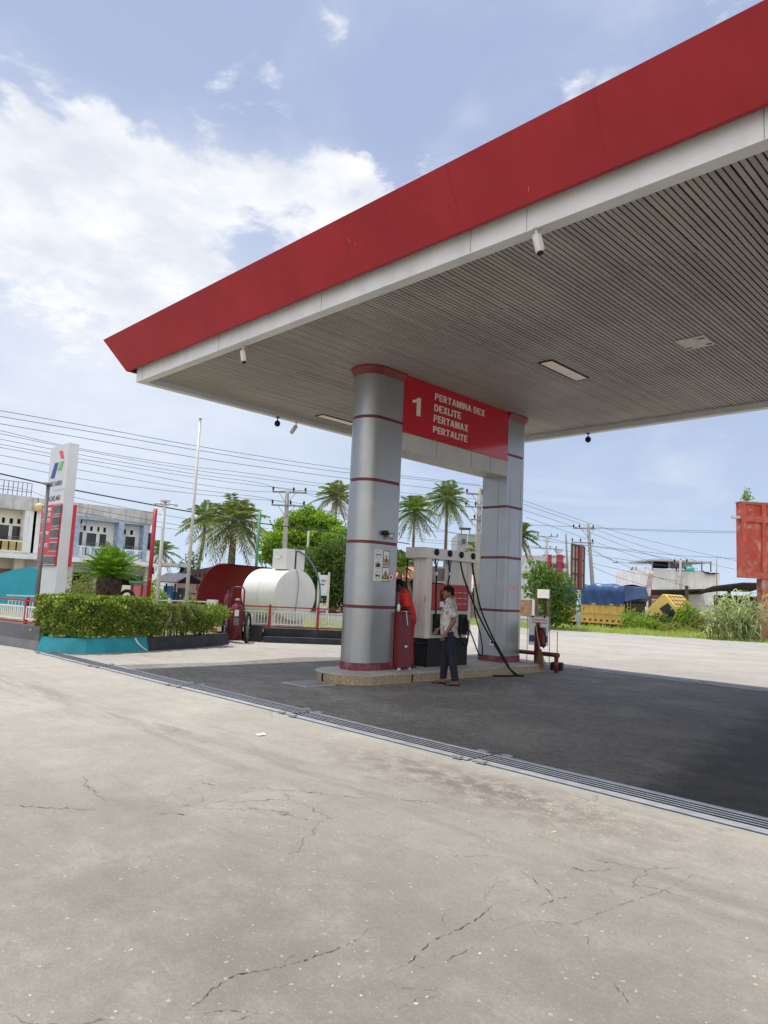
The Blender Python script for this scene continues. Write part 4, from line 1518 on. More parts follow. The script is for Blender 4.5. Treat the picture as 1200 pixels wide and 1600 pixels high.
arms = {-1: [V(-.185, -.015, 1.365), V(-.235, -.075, 1.09), V(-.225, .065, .87)], 1: [V(.185, -.015, 1.365), V(.235, .0, 1.09), V(.20, .17, .93)]}
for s in (-1, 1):
    sh, el, wr = arms[s]
    b.tube([sh+V(-s*.06, 0, .01), sh, sh.lerp(el, .5), el, el.lerp(wr, .35), wr], [.055, .055, .045, .037, .038, .025], 10)
    hand(b, wr, (wr-el)+V(0, 0, -.05), V(-s, .2, 0), .38, s)
body = b.build('body', M_SKIN, man)
remesh(body, .0058, 3)
face_and_hair(man, HP, hr)
c = MB()
c.tube([V(0, .0, .815), V(0, .004, .90), V(0, .014, 1.00), V(0, .022, 1.12), V(0, .006, 1.24), V(0, -.012, 1.35), V(0, -.014, 1.42), V(0, -.008, 1.455)],
       [(.185, .142), (.185, .148), (.180, .148), (.180, .146), (.190, .134), (.182, .112), (.115, .085), (.072, .076)], 18)
for s in (-1, 1):
    sh, el, wr = arms[s]
    c.tube([sh+V(-s*.07, 0, .015), sh+V(0, 0, .005), sh.lerp(el, .4), sh.lerp(el, .80)], [.070, .074, .070, .072], 12)
c.tube([V(-.05, .055, 1.455), V(0, .085, 1.425), V(.05, .055, 1.455)], .014, 6)
c.tube([V(-.07, -.01, 1.475), V(-.045, .05, 1.465), V(0, .078, 1.43)], .013, 6)
remesh(c.build('shirt', shirt_mat(), man), .009, 4)
j = MB()
j.tube([V(0, 0, .80), V(0, 0, .88), V(0, .0, .97)], [(.165, .125), (.172, .13), (.165, .128)], 16)
for s in (-1, 1):
    hpt, kn, an = legs[s]
    j.tube([hpt+V(0, 0, .02), (hpt+kn)/2, kn, kn.lerp(an, .5), an+V(0, 0, -.005)], [.10, .088, .072, .067, .062], 12)
remesh(j.build('jeans', M_JEANS, man), .009, 4)
for s in (-1, 1):
    an = legs[s][2]
    q = MB()
    q.rbox(an+V(0, .055, -.081), (.10, .275, .016))
    q.tube([an+V(-.045, .04, -.075), an+V(-.02, .085, -.042), an+V(0, .12, -.05), an+V(.02, .085, -.042), an+V(.045, .04, -.075)], .008, 6)
    q.build('sandal', M_BLACK, man, bevel=.006)

# attendant: behind the podium, head bowed over what the hands hold
pa = Vector((-9.10, 9.82, IZ))
att = thing('person', 'attendant in a bright red shirt bent over the dark red podium', 'person', pa, local=True, rz=R(140))
b = MB()
b.tube([V(0, -.02, .84), V(0, -.01, .92), V(0, .02, 1.03), V(0, .055, 1.14), V(0, .085, 1.25), V(0, .115, 1.34), V(0, .135, 1.40), V(0, .155, 1.43), V(0, .185, 1.475)],
       [(.15, .11), (.16, .12), (.155, .12), (.16, .12), (.172, .115), (.162, .095), (.10, .07), (.056, .058), (.052, .055)], 16)
hr = Matrix.Rotation(R(-26), 3, 'X')
HP = head(b, V(0, .225, 1.505), hr)
legs = {-1: [V(-.09, -.02, .88), V(-.10, -.02, .48), V(-.105, -.05, .085)], 1: [V(.09, -.02, .88), V(.10, .03, .48), V(.105, .03, .085)]}
for s in (-1, 1):
    hpt, kn, an = legs[s]
    b.tube([hpt, (hpt+kn)/2, kn, kn.lerp(an, .4), an], [.085, .07, .053, .052, .036], 12)
    b.tube([an+V(0, -.045, -.055), an+V(0, .02, -.045), an+V(0, .11, -.066), an+V(0, .165, -.07)], [(.03, .028), (.035, .035), (.042, .018), (.028, .010)], 10)
arms = {-1: [V(-.185, .10, 1.33), V(-.235, .05, 1.08), V(-.12, .275, 1.115)], 1: [V(.185, .10, 1.33), V(.235, .08, 1.08), V(.09, .30, 1.13)]}
for s in (-1, 1):
    sh, el, wr = arms[s]
    b.tube([sh+V(-s*.06, 0, .01), sh, sh.lerp(el, .5), el, el.lerp(wr, .35), wr], [.055, .055, .045, .037, .038, .025], 10)
    hand(b, wr, (wr-el), V(0, .1, -1), .45, -s)
remesh(b.build('body', M_SKIND, att), .0058, 3)
face_and_hair(att, HP, hr)
c = MB()
c.tube([V(0, -.02, .84), V(0, -.01, .92), V(0, .02, 1.03), V(0, .055, 1.14), V(0, .085, 1.25), V(0, .112, 1.34), V(0, .128, 1.40), V(0, .142, 1.435)],
       [(.175, .135), (.178, .138), (.174, .138), (.176, .136), (.187, .130), (.178, .11), (.115, .085), (.07, .074)], 18)
for s in (-1, 1):
    sh, el, wr = arms[s]
    c.tube([sh+V(-s*.07, 0, .015), sh+V(0, 0, .005), sh.lerp(el, .4), sh.lerp(el, .85)], [.070, .074, .070, .070], 12)
remesh(c.build('shirt', M_UNIFORM, att), .009, 4)
j = MB()
j.tube([V(0, -.02, .80), V(0, -.02, .88), V(0, -.01, .97)], [(.160, .122), (.168, .128), (.16, .125)], 16)
for s in (-1, 1):
    hpt, kn, an = legs[s]
    j.tube([hpt+V(0, 0, .02), (hpt+kn)/2, kn, kn.lerp(an, .5), an+V(0, 0, -.01)], [.10, .088, .072, .067, .062], 12)
remesh(j.build('trousers', M_UNIFORMD, att), .009, 4)
for s in (-1, 1):
    an = legs[s][2]
    MB().tube([an+V(0, -.06, -.055), an+V(0, .02, -.045), an+V(0, .12, -.055), an+V(0, .185, -.06)], [(.036, .028), (.042, .040), (.048, .028), (.03, .018)], 10).build('shoe', M_BLACK, att)
mb = MB()
q = pa+Matrix.Rotation(R(140), 3, 'Z') @ V(.0, .40, 1.13)
mb.add([q+V(-.05, -.03, 0), q+V(.04, -.05, .03), q+V(.05, .03, .09), q+V(-.03, .05, .05)], [(0, 1, 2, 3)])
mb.add([q+V(-.05, -.03, .0), q+V(-.03, .05, .05), q+V(-.06, .06, .01)], [(0, 1, 2)])
tag(mb.build('tissue', M_PAPER), 'crumpled white tissue held in the hands of the attendant', 'tissue')

# rag on the pump
mb = MB()
y = 10.62
mb.add([(HX+.03, y, .92), (HX+.03, y+.06, .93), (HX+.05, y+.05, .78), (HX+.045, y+.01, .76), (HX+.04, y+.06, .62), (HX+.05, y-.0, .60)], [(0, 1, 2, 3), (3, 2, 4, 5)])
tag(mb.build('rag', mat('cream cloth', (.55, .50, .38), .9)), 'cream rag hanging from the dispenser beside a nozzle', 'rag')

# ------------------------------------------------------------------ beside the far column
t = thing('guard_rail', 'dark red bent pipe guard with an upright at the island end', 'guard rail', (-8.5, 13.55, 0))
z = .36
e = .045
MB().tube([(-8.18, 13.50, 0), (-8.18, 13.50, z-.02)], e, 12).build('post', M_DRED, t)
MB().tube([(-8.13, 13.50, z+.01), (-8.30, 13.52, z+.01), (-9.6, 13.58, z)], [e+.006, e+.002, e], 12).build('rail', M_DRED, t)
p = G(838, 1032, .2)
up = PY(839.5, 1000, 13.56)
MB().tube([(up.x, 13.55, .02), (up.x, 13.55, .93), (up.x+.02, 13.55, .985), (up.x+.06, 13.55, 1.0)], [.06, .06, .055, .04], 12).build('upright', M_DRED, t)
MB().rbox((up.x+.14, 13.55, .72), (.12, .13, .42)).build('gauge_box', M_DRED, t, bevel=.03)
hose([(up.x+.06, 13.50, .97), (up.x+.12, 13.46, .93), (up.x+.22, 13.46, .86), (up.x+.27, 13.46, .66), (up.x+.22, 13.47, .50), (up.x+.18, 13.48, .60)], .013).build('air_hose', M_RUBBER, t)

p = Vector((-8.42, 13.28, 0))
t = thing('broom', 'straw broom leaning head down against the red pipe guard', 'broom', p)
top = Vector((-8.66, 13.42, .98))
MB().tube([p+Vector((-.04, .03, .42)), top], .012, 8).build('handle', M_WOOD, t)
rngn = np.random.default_rng(11)
n = 420
P0 = np.array(p+Vector((-.04, .03, .46)))+rngn.normal(scale=.012, size=(n, 3))
dr = np.stack([rngn.normal(.06, .16, n), rngn.normal(-.02, .16, n), -np.ones(n)], 1)
Vv, Ff = blade_geo(P0, dr, rngn.uniform(.34, .46, n), .007, .0, rngn, 2)
Vv[:, 2] = np.maximum(Vv[:, 2], .006)
npmesh('bristles', Vv, Ff, M_STRAW, t)

a, c = G(823, 1034), G(858, 1037)
t = thing('poster_stand', 'white notice with a blue block on a thin metal stand', 'poster stand', ((a.x+c.x)/2, (a.y+c.y)/2, 0))
dx = (c-a).normalized()
nrm = Vector((dx.y, -dx.x, 0))
if nrm.y > 0:
    nrm = -nrm
for q in (a, c):
    MB().tube([q, q+Vector((0, 0, 1.12))], .010, 8).build('leg', M_STEEL, t)
MB().tube([a+Vector((0, 0, 1.12)), c+Vector((0, 0, 1.12))], .010, 8).build('crossbar', M_STEEL, t)


def on(u, z, e=0.0):
    return a+dx*u+Vector((0, 0, z))+nrm*(.004+e)


Wd = (c-a).length
mb = MB().add([on(.03, .42), on(Wd-.03, .42), on(Wd-.03, 1.11), on(.03, 1.11)], [(0, 1, 2, 3)])
mb.add([on(.03, .42, -.003), on(Wd-.03, .42, -.003), on(Wd-.03, 1.11, -.003), on(.03, 1.11, -.003)], [(3, 2, 1, 0)])
mb.build('sheet', M_PAPER, t)
MB().add([on(.05, .50, .002), on(Wd-.05, .50, .002), on(Wd-.05, .66, .002), on(.05, .66, .002)], [(0, 1, 2, 3)]).build('blue_block', M_NAVYINK, t)
for i, (u0, u1, zz, hh) in enumerate(((.12, .52, 1.02, .035), (.10, .55, .95, .035), (.14, .50, .86, .012), (.10, .53, .82, .012), (.12, .50, .78, .012), (.10, .54, .74, .012))):
    MB().add([on(u0, zz, .002), on(min(u1, Wd-.06), zz, .002), on(min(u1, Wd-.06), zz+hh, .002), on(u0, zz+hh, .002)], [(0, 1, 2, 3)]).build('printed_line', M_PINKINK if i < 2 else M_GREYINK, t)
for u in (.13, Wd-.13):
    MB().rbox(on(u, 1.115, .006), (.04, .02, .05)).build('clip', M_BLACK, t)
p = G(870, 1047)
t = thing('marker_pole', 'thin dark pole standing in a black base beside the red pipe guard', 'pole', p)
MB().rbox((p.x, p.y, .085), (.26, .22, .17), R(20)).build('base', M_BLACK, t, bevel=.02)
MB().tube([(p.x, p.y, .171), (p.x, p.y, .84)], .009, 8).build('pole', M_GREYMETAL, t)

# ------------------------------------------------------------------ planter, kerbs, low walls
FRONT = [(-15.57, 5.52), (-15.22, 5.64), (-14.92, 5.86), (-14.76, 6.20), (-14.74, 6.60), (-14.84, 7.15), (-14.98, 7.70)]
BLACKF = [(-14.98, 7.70), (-15.32, 8.98), (-15.70, 9.80), (-16.12, 10.52)]


def offset_line(pts, d):
    out = []
    for i, p in enumerate(pts):
        a, b = Vector(pts[max(i-1, 0)]), Vector(pts[min(i+1, len(pts)-1)])
        t = (b-a).normalized()
        n = Vector((-t.y, t.x))           # left of travel
        out.append((p[0]+n.x*d, p[1]+n.y*d))
    return out


def kerb(name, line, h, th, batter, m, parent):
    """wall along a line; its left side is the garden side"""
    a0 = line
    a1 = offset_line(line, batter)
    b1 = offset_line(line, th)
    mb = MB()
    n = len(line)
    for i in range(n-1):
        j = i+1
        mb.add([(*a0[i], 0), (*a0[j], 0), (*a1[j], h), (*a1[i], h)], [(0, 1, 2, 3)], 0)
        mb.add([(*a1[i], h), (*a1[j], h), (*b1[j], h), (*b1[i], h)], [(0, 1, 2, 3)], 0)
        mb.add([(*b1[i], h), (*b1[j], h), (*b1[j], 0), (*b1[i], 0)], [(0, 1, 2, 3)], 0)
    for i, rev in ((0, False), (n-1, True)):
        q = [(*a0[i], 0), (*a1[i], h), (*b1[i], h), (*b1[i], 0)]
        mb.add(q, [(3, 2, 1, 0) if rev else (0, 1, 2, 3)])
    return mb.build(name, m, parent)


pl_ = thing('planter', 'kerbed planter with a turquoise front turning black under a clipped hedge', 'planter', (-15.6, 7.8, 0))
kerb('turquoise_kerb', FRONT, .30, .20, .09, M_TEAL, pl_)
kerb('black_kerb', BLACKF, .29, .20, .05, M_NAVY, pl_)
st = MB()
for i in range(6):
    def sp(k):
        v = k/6
        y = 7.36+.30*(1-v)**1.7
        x = np.interp(y, [p[1] for p in FRONT], [p[0] for p in FRONT])-.085*v+.006
        return x, y, .012+.284*v
    (x0_, y0_, z0_), (x1_, y1_, z1_) = sp(i), sp(i+1)
    st.add([(x0_, y0_-.022, z0_), (x0_-.004, y0_+.022, z0_), (x1_-.004, y1_+.022, z1_), (x1_, y1_-.022, z1_)], [(0, 1, 2, 3)])
st.build('white_stripe', M_PAPER, pl_)
GARDEN = [(-30, 3.2), (-24, 4.25), (-15.7, 5.68), (-15.3, 5.83), (-15.05, 6.1), (-14.92, 6.55), (-15.1, 7.7), (-15.45, 8.98), (-15.8, 9.7), (-16.25, 10.5),
          (-17.3, 10.55), (-17.3, 12.05), (-16.7, 12.35), (-15.55, 13.85), (-17.5, 16.5), (-21, 21), (-26.9, 22), (-30, 22)]
sheet('lawn', GARDEN, .255, mat('garden turf', (.13, .15, .045), .95, var=.35, vs=3, bump=.6, bs=40, dirt=.6, dirtcol=(.16, .12, .08), ds=1.2))
wl = thing('low_wall', 'low grey wall with a paler foot under the white fence at the left', 'wall', (-18, 5.1, 0))
dirw = (Vector((-17.05, 5.27))-Vector((-15.57, 5.52))).normalized()
nrw = Vector((-dirw.y, dirw.x))
if nrw.y > 0:
    nrw = -nrw
A = Vector((-15.60, 5.56))
Bq = A+dirw*11


def wallseg(mb, A, B, n, th, z0, z1, bulge=0.0):
    p = [A+n*bulge, B+n*bulge, B-n*th, A-n*th]
    mb.hexa([(q.x, q.y, z0) for q in p], [(q.x, q.y, z1) for q in p])
    return mb


wallseg(MB(), A, Bq, nrw, .2, .20, .50, .004).build('wall_top', M_GREYWALL, wl)
wallseg(MB(), A, Bq, nrw, .2, .0, .199, .0).build('wall_foot', mat('pale grey plinth', (.20, .20, .215), .8, dirt=.5, dirtcol=(.3, .29, .27), ds=4), wl)
w2 = thing('low_wall', 'stepped low black wall under the fence before the white tank', 'wall', (-15.9, 12.7, 0))
W2A, W2B = Vector((-16.50, 11.86)), Vector((-15.15, 13.72))
d2 = (W2B-W2A).normalized()
n2 = Vector((d2.y, -d2.x))
wallseg(MB(), W2A, W2B, n2, .30, .0, .16, 0).build('lower_step', M_NAVY, w2)
wallseg(MB(), W2A-n2*.34, W2B-n2*.34, n2, .25, .0, .38, 0).build('upper_step', M_NAVY, w2)
wallseg(MB(), W2B+d2*.002, W2B+d2*.6, n2, .60, .0, .36, 0).build('turquoise_end', M_TEAL, w2)
wallseg(MB(), W2A-d2*.55-n2*.30, W2A-d2*.02-n2*.10, n2, .28, .0, .46, 0).build('return_wall', M_NAVY, w2)


def fence(name, A, B, zb, zt, posts, label, post_h=None, picket=.085, panel_gap=.1, railmat=None):
    A, B = Vector(A), Vector(B)
    d = (B-A)
    L = d.length
    d.normalize()
    nn = Vector((d.y, -d.x))
    t = thing(name, label, 'fence', ((A.x+B.x)/2, (A.y+B.y)/2, zb))
    rm = railmat or M_RED
    rz = math.atan2(d.y, d.x)

    def bar(u0, u1, z0, z1, th, off=0):
        c = A+d*((u0+u1)/2)+nn*off
        return MB().rbox((c.x, c.y, (z0+z1)/2), (u1-u0, th, z1-z0), rz)
    bar(0, L, zt-.035, zt, .04).build('rail', rm, t)
    bar(0, L, zb+.02, zb+.06, .04).build('rail', rm, t)
    for u in posts:
        c = A+d*u+nn*.03
        MB().rbox((c.x, c.y, (zb+zt)/2+.02), (.065, .065, zt-zb+.06), rz).build('post', rm, t, bevel=.004)
    mb = MB()
    ps = [0]+list(posts)+[L]
    for a, b in zip(ps[:-1], ps[1:]):
        if b-a < .3:
            continue
        a, b = a+.06, b-.06
        for z in (zb+.11, zt-.15):
            c = A+d*((a+b)/2)
            mb.rbox((c.x, c.y, z), (b-a, .022, .03), rz)
        n = max(2, int((b-a)/picket))
        for i in range(n+1):
            c = A+d*(a+(b-a)*i/n)
            mb.rbox((c.x, c.y, (zb+zt)/2-.02), (.028, .016, zt-zb-.26), rz)
    mb.build('pickets', M_PICKET, t)
    return t


q0 = A-nrw*.10
fence('picket_fence', q0+dirw*.25, q0+dirw*10.5, .50, 1.02, (.60, 2.6, 4.6, 6.6, 8.6), 'white picket fence with red posts on the grey wall at the left')
fence('picket_fence', W2A-n2*.48-d2*.75, W2B-n2*.48+d2*2.6, .38, 1.0, (.90, 2.28, 3.7, 5.0), 'white picket fence with red posts before the white tank')
fence('picket_fence', (-20.6, 6.4), (-19.6, 12.2), .28, 1.02, (1.4, 2.9, 4.4), 'white picket fence behind the hedge and the flag poles', railmat=M_PICKET)


# ------------------------------------------------------------------ hedges
def hedge(name, line, u0, u1, depth, z0, z1, n, size, label, m, seed, gap=0.0, stems=14, wob=.05):
    rng = np.random.default_rng(seed)
    L = np.array(line)
    seg = np.linalg.norm(np.diff(L, axis=0), axis=1)
    cum = np.concatenate([[0], np.cumsum(seg)])
    cum /= cum[-1]

    def at(u, v):
        x = np.interp(u, cum, L[:, 0])
        y = np.interp(u, cum, L[:, 1])
        e = .02
        tx = np.interp(np.minimum(u+e, 1), cum, L[:, 0])-np.interp(np.maximum(u-e, 0), cum, L[:, 0])
        ty = np.interp(np.minimum(u+e, 1), cum, L[:, 1])-np.interp(np.maximum(u-e, 0), cum, L[:, 1])
        l = np.hypot(tx, ty)
        return x-ty/l*v, y+tx/l*v
    u = rng.uniform(u0, u1, n)
    v = rng.uniform(0, depth, n)
    h = rng.uniform(0, 1, n)
    face = rng.random(n)
    v = np.where(face < .42, rng.gamma(1.2, .05, n), v)
    h = np.where((face > .42) & (face < .76), 1-rng.gamma(1.1, .035, n), h)
    endm = (face > .92)
    u = np.where(endm & (rng.random(n) < .5), u0+rng.gamma(1.2, .012, n), u)
    u = np.where(endm & (rng.random(n) < .5), u1-rng.gamma(1.2, .012, n), u)
    keep = (h > 0) & (h < 1.1) & (v < depth)
    # rounded shoulders, uneven top, thin foot
    bump = wob*np.sin(u*23+h*5+seed)+wob*.9*np.sin(u*41-h*9+1.3*seed)+wob*.8*np.sin(v*13+u*17+h*13)
    edge = np.minimum(np.minimum(v, depth-v)/.22, 1)
    ue = np.minimum(np.minimum(u-u0, u1-u)/(.10*(u1-u0)), 1)
    top = 1-.20*(1-edge)**2-.14*(1-ue)**2+bump*.9
    keep &= h < top+rng.gamma(1, .02, n)
    if gap:
        f = np.sin(u*53)+np.sin(u*29+2)+np.sin(h*9+u*40)
        keep &= ~((f < gap) & (rng.random(n) < .75)) | (h > .86)
        keep &= rng.random(n) < (.25+.9*h)
    u, v, h = u[keep], v[keep], h[keep]
    x, y = at(u, v-bump[keep]*.8+.03)
    C = np.stack([x, y, z0+(z1-z0)*h], 1)
    Dv = rng.normal(size=C.shape)
    Dv[:, 2] += .25
    Vv, Ff = leaf_geo(C, Dv, rng.uniform(.7, 1.35, len(C))*size, rng.uniform(.45, .7, len(C))*size, rng)
    mu, mv = at(np.array([(u0+u1)/2]), np.array([depth/2]))
    t = thing(name, label, 'hedge' if 'hedge' in name else 'shrub', (mu[0], mv[0], .26))
    npmesh('foliage', Vv, Ff, m, t)
    rr = random.Random(seed)
    for i in range(stems):
        uu = rr.uniform(u0+.02, u1-.02)
        vv = rr.uniform(depth*.2, depth*.8)
        x, y = at(np.array([uu]), np.array([vv]))
        x, y = x[0], y[0]
        mb = MB()
        mb.tube([(x, y, .25), (x+rr.uniform(-.05, .05), y+rr.uniform(-.05, .05), z0+.3), (x+rr.uniform(-.14, .14), y+rr.uniform(-.14, .14), z1-.15)], [.014, .010, .005], 5)
        mb.tube([(x, y, z0+.1), (x+rr.uniform(-.15, .15), y+rr.uniform(-.15, .15), z0+.5)], [.009, .004], 5)
        mb.build('stem', M_BARK, t)
    return t


HL = offset_line(FRONT, .02)
hedge('hedge', [(-15.95, 5.50)]+HL[1:]+[(-15.06, 8.05)], 0.0, 1.0, .95, .34, 1.14, 21000, .075, 'dense clipped green hedge in the planter, yellowish along its top', L_HEDGE, 3, stems=10)
HB = offset_line([(-14.98, 7.9), (-15.32, 8.98), (-15.48, 9.35)], .05)
hedge('hedge', HB, .06, 1.0, .75, .34, 1.0, 8500, .062, 'thin patchy stretch of hedge with bare stems showing', L_HEDGED, 8, gap=-.05, stems=30, wob=.07)


def blob_foliage(blobs, n, size, rng, shell=.55, up=.3, wratio=(.4, .65)):
    """leaves through ellipsoids (cx,cy,cz,rx,ry,rz), denser toward the outside"""
    wts = np.array([b[3]*b[4]*b[5] for b in blobs])**.75
    wts /= wts.sum()
    out = []
    for b, wgt in zip(blobs, wts):
        k = int(n*wgt)
        d = unit(rng.normal(size=(k, 3)))
        r = shell+(1-shell)*rng.random(k)**.7
        r *= 1+.12*rng.normal(size=k)
        # break the shell into tufts
        tuft = np.sin(d[:, 0]*6+b[0])+np.sin(d[:, 1]*7+b[1])+np.sin(d[:, 2]*6+b[2])
        r *= 1+.09*tuft
        keep = rng.random(k) < np.clip(.72+.32*tuft, .15, 1)
        C = np.array(b[:3])+d*r[:, None]*np.array(b[3:6])
        C, d = C[keep], d[keep]
        Dv = d*.6+rng.normal(size=d.shape)*.7
        Dv[:, 2] += up
        s = rng.uniform(.65, 1.35, len(C))*size
        out.append(leaf_geo(C, Dv, s, s*rng.uniform(*wratio, len(C)), rng))
    return merge_geo(out)


def shrub(name, base, blobs, n, size, label, m, seed, cat='shrub', group=None, stems=6, bark=None):
    rng = np.random.default_rng(seed)
    t = thing(name, label, cat, base, group=group)
    bl = [(base[0]+b[0], base[1]+b[1], base[2]+b[2], b[3], b[4], b[5]) for b in blobs]
    Vv, Ff = blob_foliage(bl, n, size, rng)
    npmesh('foliage', Vv, Ff, m, t)
    rr = random.Random(seed)
    for i in range(stems):
        b = bl[i % len(bl)]
        MB().tube([(base[0]+rr.uniform(-.1, .1), base[1]+rr.uniform(-.1, .1), base[2]-.02), ((base[0]+b[0])/2+rr.uniform(-.1, .1), (base[1]+b[1])/2, (base[2]+b[2])/2), (b[0]+rr.uniform(-.3, .3)*b[3], b[1]+rr.uniform(-.3, .3)*b[4], b[2]+.3*b[5])],
                  [.022, .016, .006], 6).build('stem', bark or M_BARK, t)
    return t


shrub('shrub', (-15.92, 9.52, .26), [(.0, -.15, .45, .42, .40, .34), (.05, .28, .52, .38, .36, .24), (.0, .55, .60, .22, .22, .15), (-.1, -.35, .55, .35, .3, .20), (0, .05, .28, .32, .34, .2)], 7600, .065,
      'round green shrub at the right end of the hedge', L_HEDGE, 21)

# cycad in the planter
cb = D(168, 940, 17.5)
cy = thing('cycad', 'stout cycad with a crown of arching green fronds behind the hedge', 'cycad', (cb.x, cb.y, .25))
mb = MB()
rr = random.Random(4)
prof = [(.27, .25), (.26, .6), (.25, .9), (.27, 1.15), (.31, 1.38), (.30, 1.55), (.12, 1.66)]
mb.lathe((cb.x, cb.y, 0), prof, 18)
for i in range(420):
    z = rr.uniform(.3, 1.56)
    a = rr.uniform(0, 2*PI)
    r = np.interp(z, [p[1] for p in prof], [p[0] for p in prof])
    o = Vector((cb.x+math.cos(a)*r*.97, cb.y+math.sin(a)*r*.97, z))
    n = Vector((math.cos(a), math.sin(a), .6)).normalized()
    s = Vector((-math.sin(a), math.cos(a), 0))
    mb.add([o-s*.025, o+s*.025, o+n*rr.uniform(.04, .085)+s*.012, o+n*.055-s*.012], [(0, 1, 2, 3)])
mb.build('trunk', mat('cycad trunk', (.075, .052, .036), .95, var=.35, vs=9, bump=.7, bs=30), cy)


def fronds(center, n, L, el_range, droop, leaflets, ll, lw, rng, hang=.35, vee=.5, az0=0.0, stalk=.012, taper=True):
    geos = []
    for i in range(n):
        az = az0+i*2.39996+rng.normal(0, .15)
        f = (i+.5)/n
        el = el_range[0]+(el_range[1]-el_range[0])*f+rng.normal(0, .07)
        ln = L*rng.uniform(.85, 1.12)
        d = np.array([math.cos(az)*math.cos(el), math.sin(az)*math.cos(el), math.sin(el)])
        side = np.array([-math.sin(az), math.cos(az), 0])
        ts = np.linspace(0, 1, leaflets)
        dr = droop*rng.uniform(.75, 1.3)
        pts = center+d*ln*ts[:, None]-np.array([0, 0, 1.0])*(dr*ln*ts**2.2)[:, None]
        pts += side*(rng.normal(0, .06)*ln*ts**2)[:, None]
        tg = unit(np.gradient(pts, axis=0))
        sd = unit(np.cross(tg, np.array([0, 0, 1.0])+1e-3))
        upv = np.cross(sd, tg)
        # rachis
        v = np.stack([pts-upv*stalk*(1.2-ts[:, None]), pts+upv*stalk*(1.2-ts[:, None])], 1).reshape(-1, 3)
        fq = np.array([[2*k, 2*k+1, 2*k+3, 2*k+2] for k in range(leaflets-1)])
        geos.append((v, fq))
        sel = ts > .10
        P = pts[sel]
        tt = ts[sel]
        lenp = ll*(np.sin(np.clip((tt*.93+.07), 0, 1)*PI)**.55 if taper else 1)*rng.uniform(.85, 1.15, len(tt))
        for s in (-1, 1):
            dirs = sd[sel]*s*.85+tg[sel]*.55+upv[sel]*vee-np.array([0, 0, 1.0])*hang+rng.normal(0, .10, P.shape)
            dirs = unit(dirs)
            w_ = upv[sel]*.35+tg[sel]*.9
            w_ = unit(w_)*lw*.5
            tip = P+dirs*lenp[:, None]-np.array([0, 0, 1.0])*(hang*.35*lenp)[:, None]
            m_ = P+dirs*(lenp*.45)[:, None]
            q = np.stack([P, m_+w_, tip, m_-w_], 1).reshape(-1, 3)
            geos.append((q, np.arange(len(q)).reshape(-1, 4)))
    return merge_geo(geos)


rng = np.random.default_rng(5)
Vv, Ff = fronds(np.array([cb.x, cb.y, 1.58]), 100, 1.04, (1.45, .16), .26, 44, .17, .026, rng, hang=.05, vee=.30)
npmesh('crown', Vv, Ff, L_CYCAD, cy)

# pale shrub behind the pylon foot
q = D(125, 925, 22.5)
shrub('shrub', (q.x, q.y, .26), [(0, 0, .55, .55, .55, .5), (-.2, .3, .95, .45, .45, .45), (.2, -.25, .8, .4, .4, .4), (-.3, .55, .6, .5, .5, .5)], 4200, .085, 'pale leafy shrub beside the foot of the price pylon',
      leafmat('pale shrub leaves', (.14, .17, .06), (.32, .34, .16), .3), 31)

# ------------------------------------------------------------------ price pylon
pb = D(108, 691, 21.0)
PXR, PYF = pb.x, pb.y                                 # right edge, front face
pxl = PY(80, 700, PYF).x
ptop = pb.z
py = thing('price_pylon', 'tall white price pylon with a three coloured emblem and red price board', 'price pylon', ((PXR+pxl)/2, PYF+.16, .25))
MB().box((pxl, PYF, .25), (PXR, PYF+.31, ptop)).build('body', M_PYLON, py, bevel=.01)
q = [PY(66.8, 791.9, PYF), PY(98.2, 786.5, PYF), PY(88.5, 884.5, PYF)]
bx0, bx1, bz0, bz1 = pxl-.06, q[1].x, q[2].z, (q[0].z+q[1].z)/2
MB().box((bx0, PYF-.07, bz0), (bx1, PYF-.002, bz1)).build('price_board', M_LRED, py, bevel=.004)
MB().box((bx0, PYF+.312, bz0), (PXR+.03, PYF+.40, bz1)).build('price_board', M_LRED, py, bevel=.004)
for (u0, v0, u1, v1) in ((275, 680, 335, 750), (262, 790, 320, 868), (245, 910, 308, 985), (235, 1035, 295, 1110), (122, 1165, 278, 1240)):
    a, b = PY(40+u0/6.154, 680+v0/6.154, PYF-.07), PY(40+u1/6.154, 680+v1/6.154, PYF-.07)
    wv = b.x-a.x
    MB().box((a.x, PYF-.078, b.z), (b.x, PYF-.071, a.z)).build('price_display', mat('grey display', (.075, .085, .08), .35, var=.5, vs=3), py)
    for e0, e1, e2, e3 in ((a.x-.02, b.x+.02, a.z, a.z+.02), (a.x-.02, b.x+.02, b.z-.02, b.z)):
        MB().box((e0, PYF-.080, e2), (e1, PYF-.071, e3)).build('display_trim', M_GREYINK, py)
for col, quad in ((M_LOGORED, ((92.7, 705), (98.5, 703.7), (100.7, 715.6), (96, 717.2))), (M_LOGOGREEN, ((95, 721), (100.7, 720), (96.2, 735), (90.2, 736))),
                  (M_LOGOBLUE, ((86.2, 723.7), (92.2, 722.5), (85, 747.5), (79, 748)))):
    pp = [PY(a, b, PYF) for a, b in quad]
    MB().hexa([(p.x, PYF-.003, p.z) for p in reversed(pp)], [(p.x, PYF-.009, p.z) for p in reversed(pp)]).build('emblem', col, py)


def pylon_text(s, x0, x1, z0, h, m, y):
    o = text_part('lettering', s, h/.70, frame((x0, y, z0), (1, 0, 0), (0, 0, 1), (0, -1, 0)), m, py, offset=h*.035, depth=.002)
    xs = [v.co.x for v in o.data.vertices]
    a, b = min(xs), max(xs)
    org = ORG[py.name]
    for v in o.data.vertices:
        v.co.x = (v.co.x-a)/(b-a)*(x1-x0)+x0-org.x
    return o


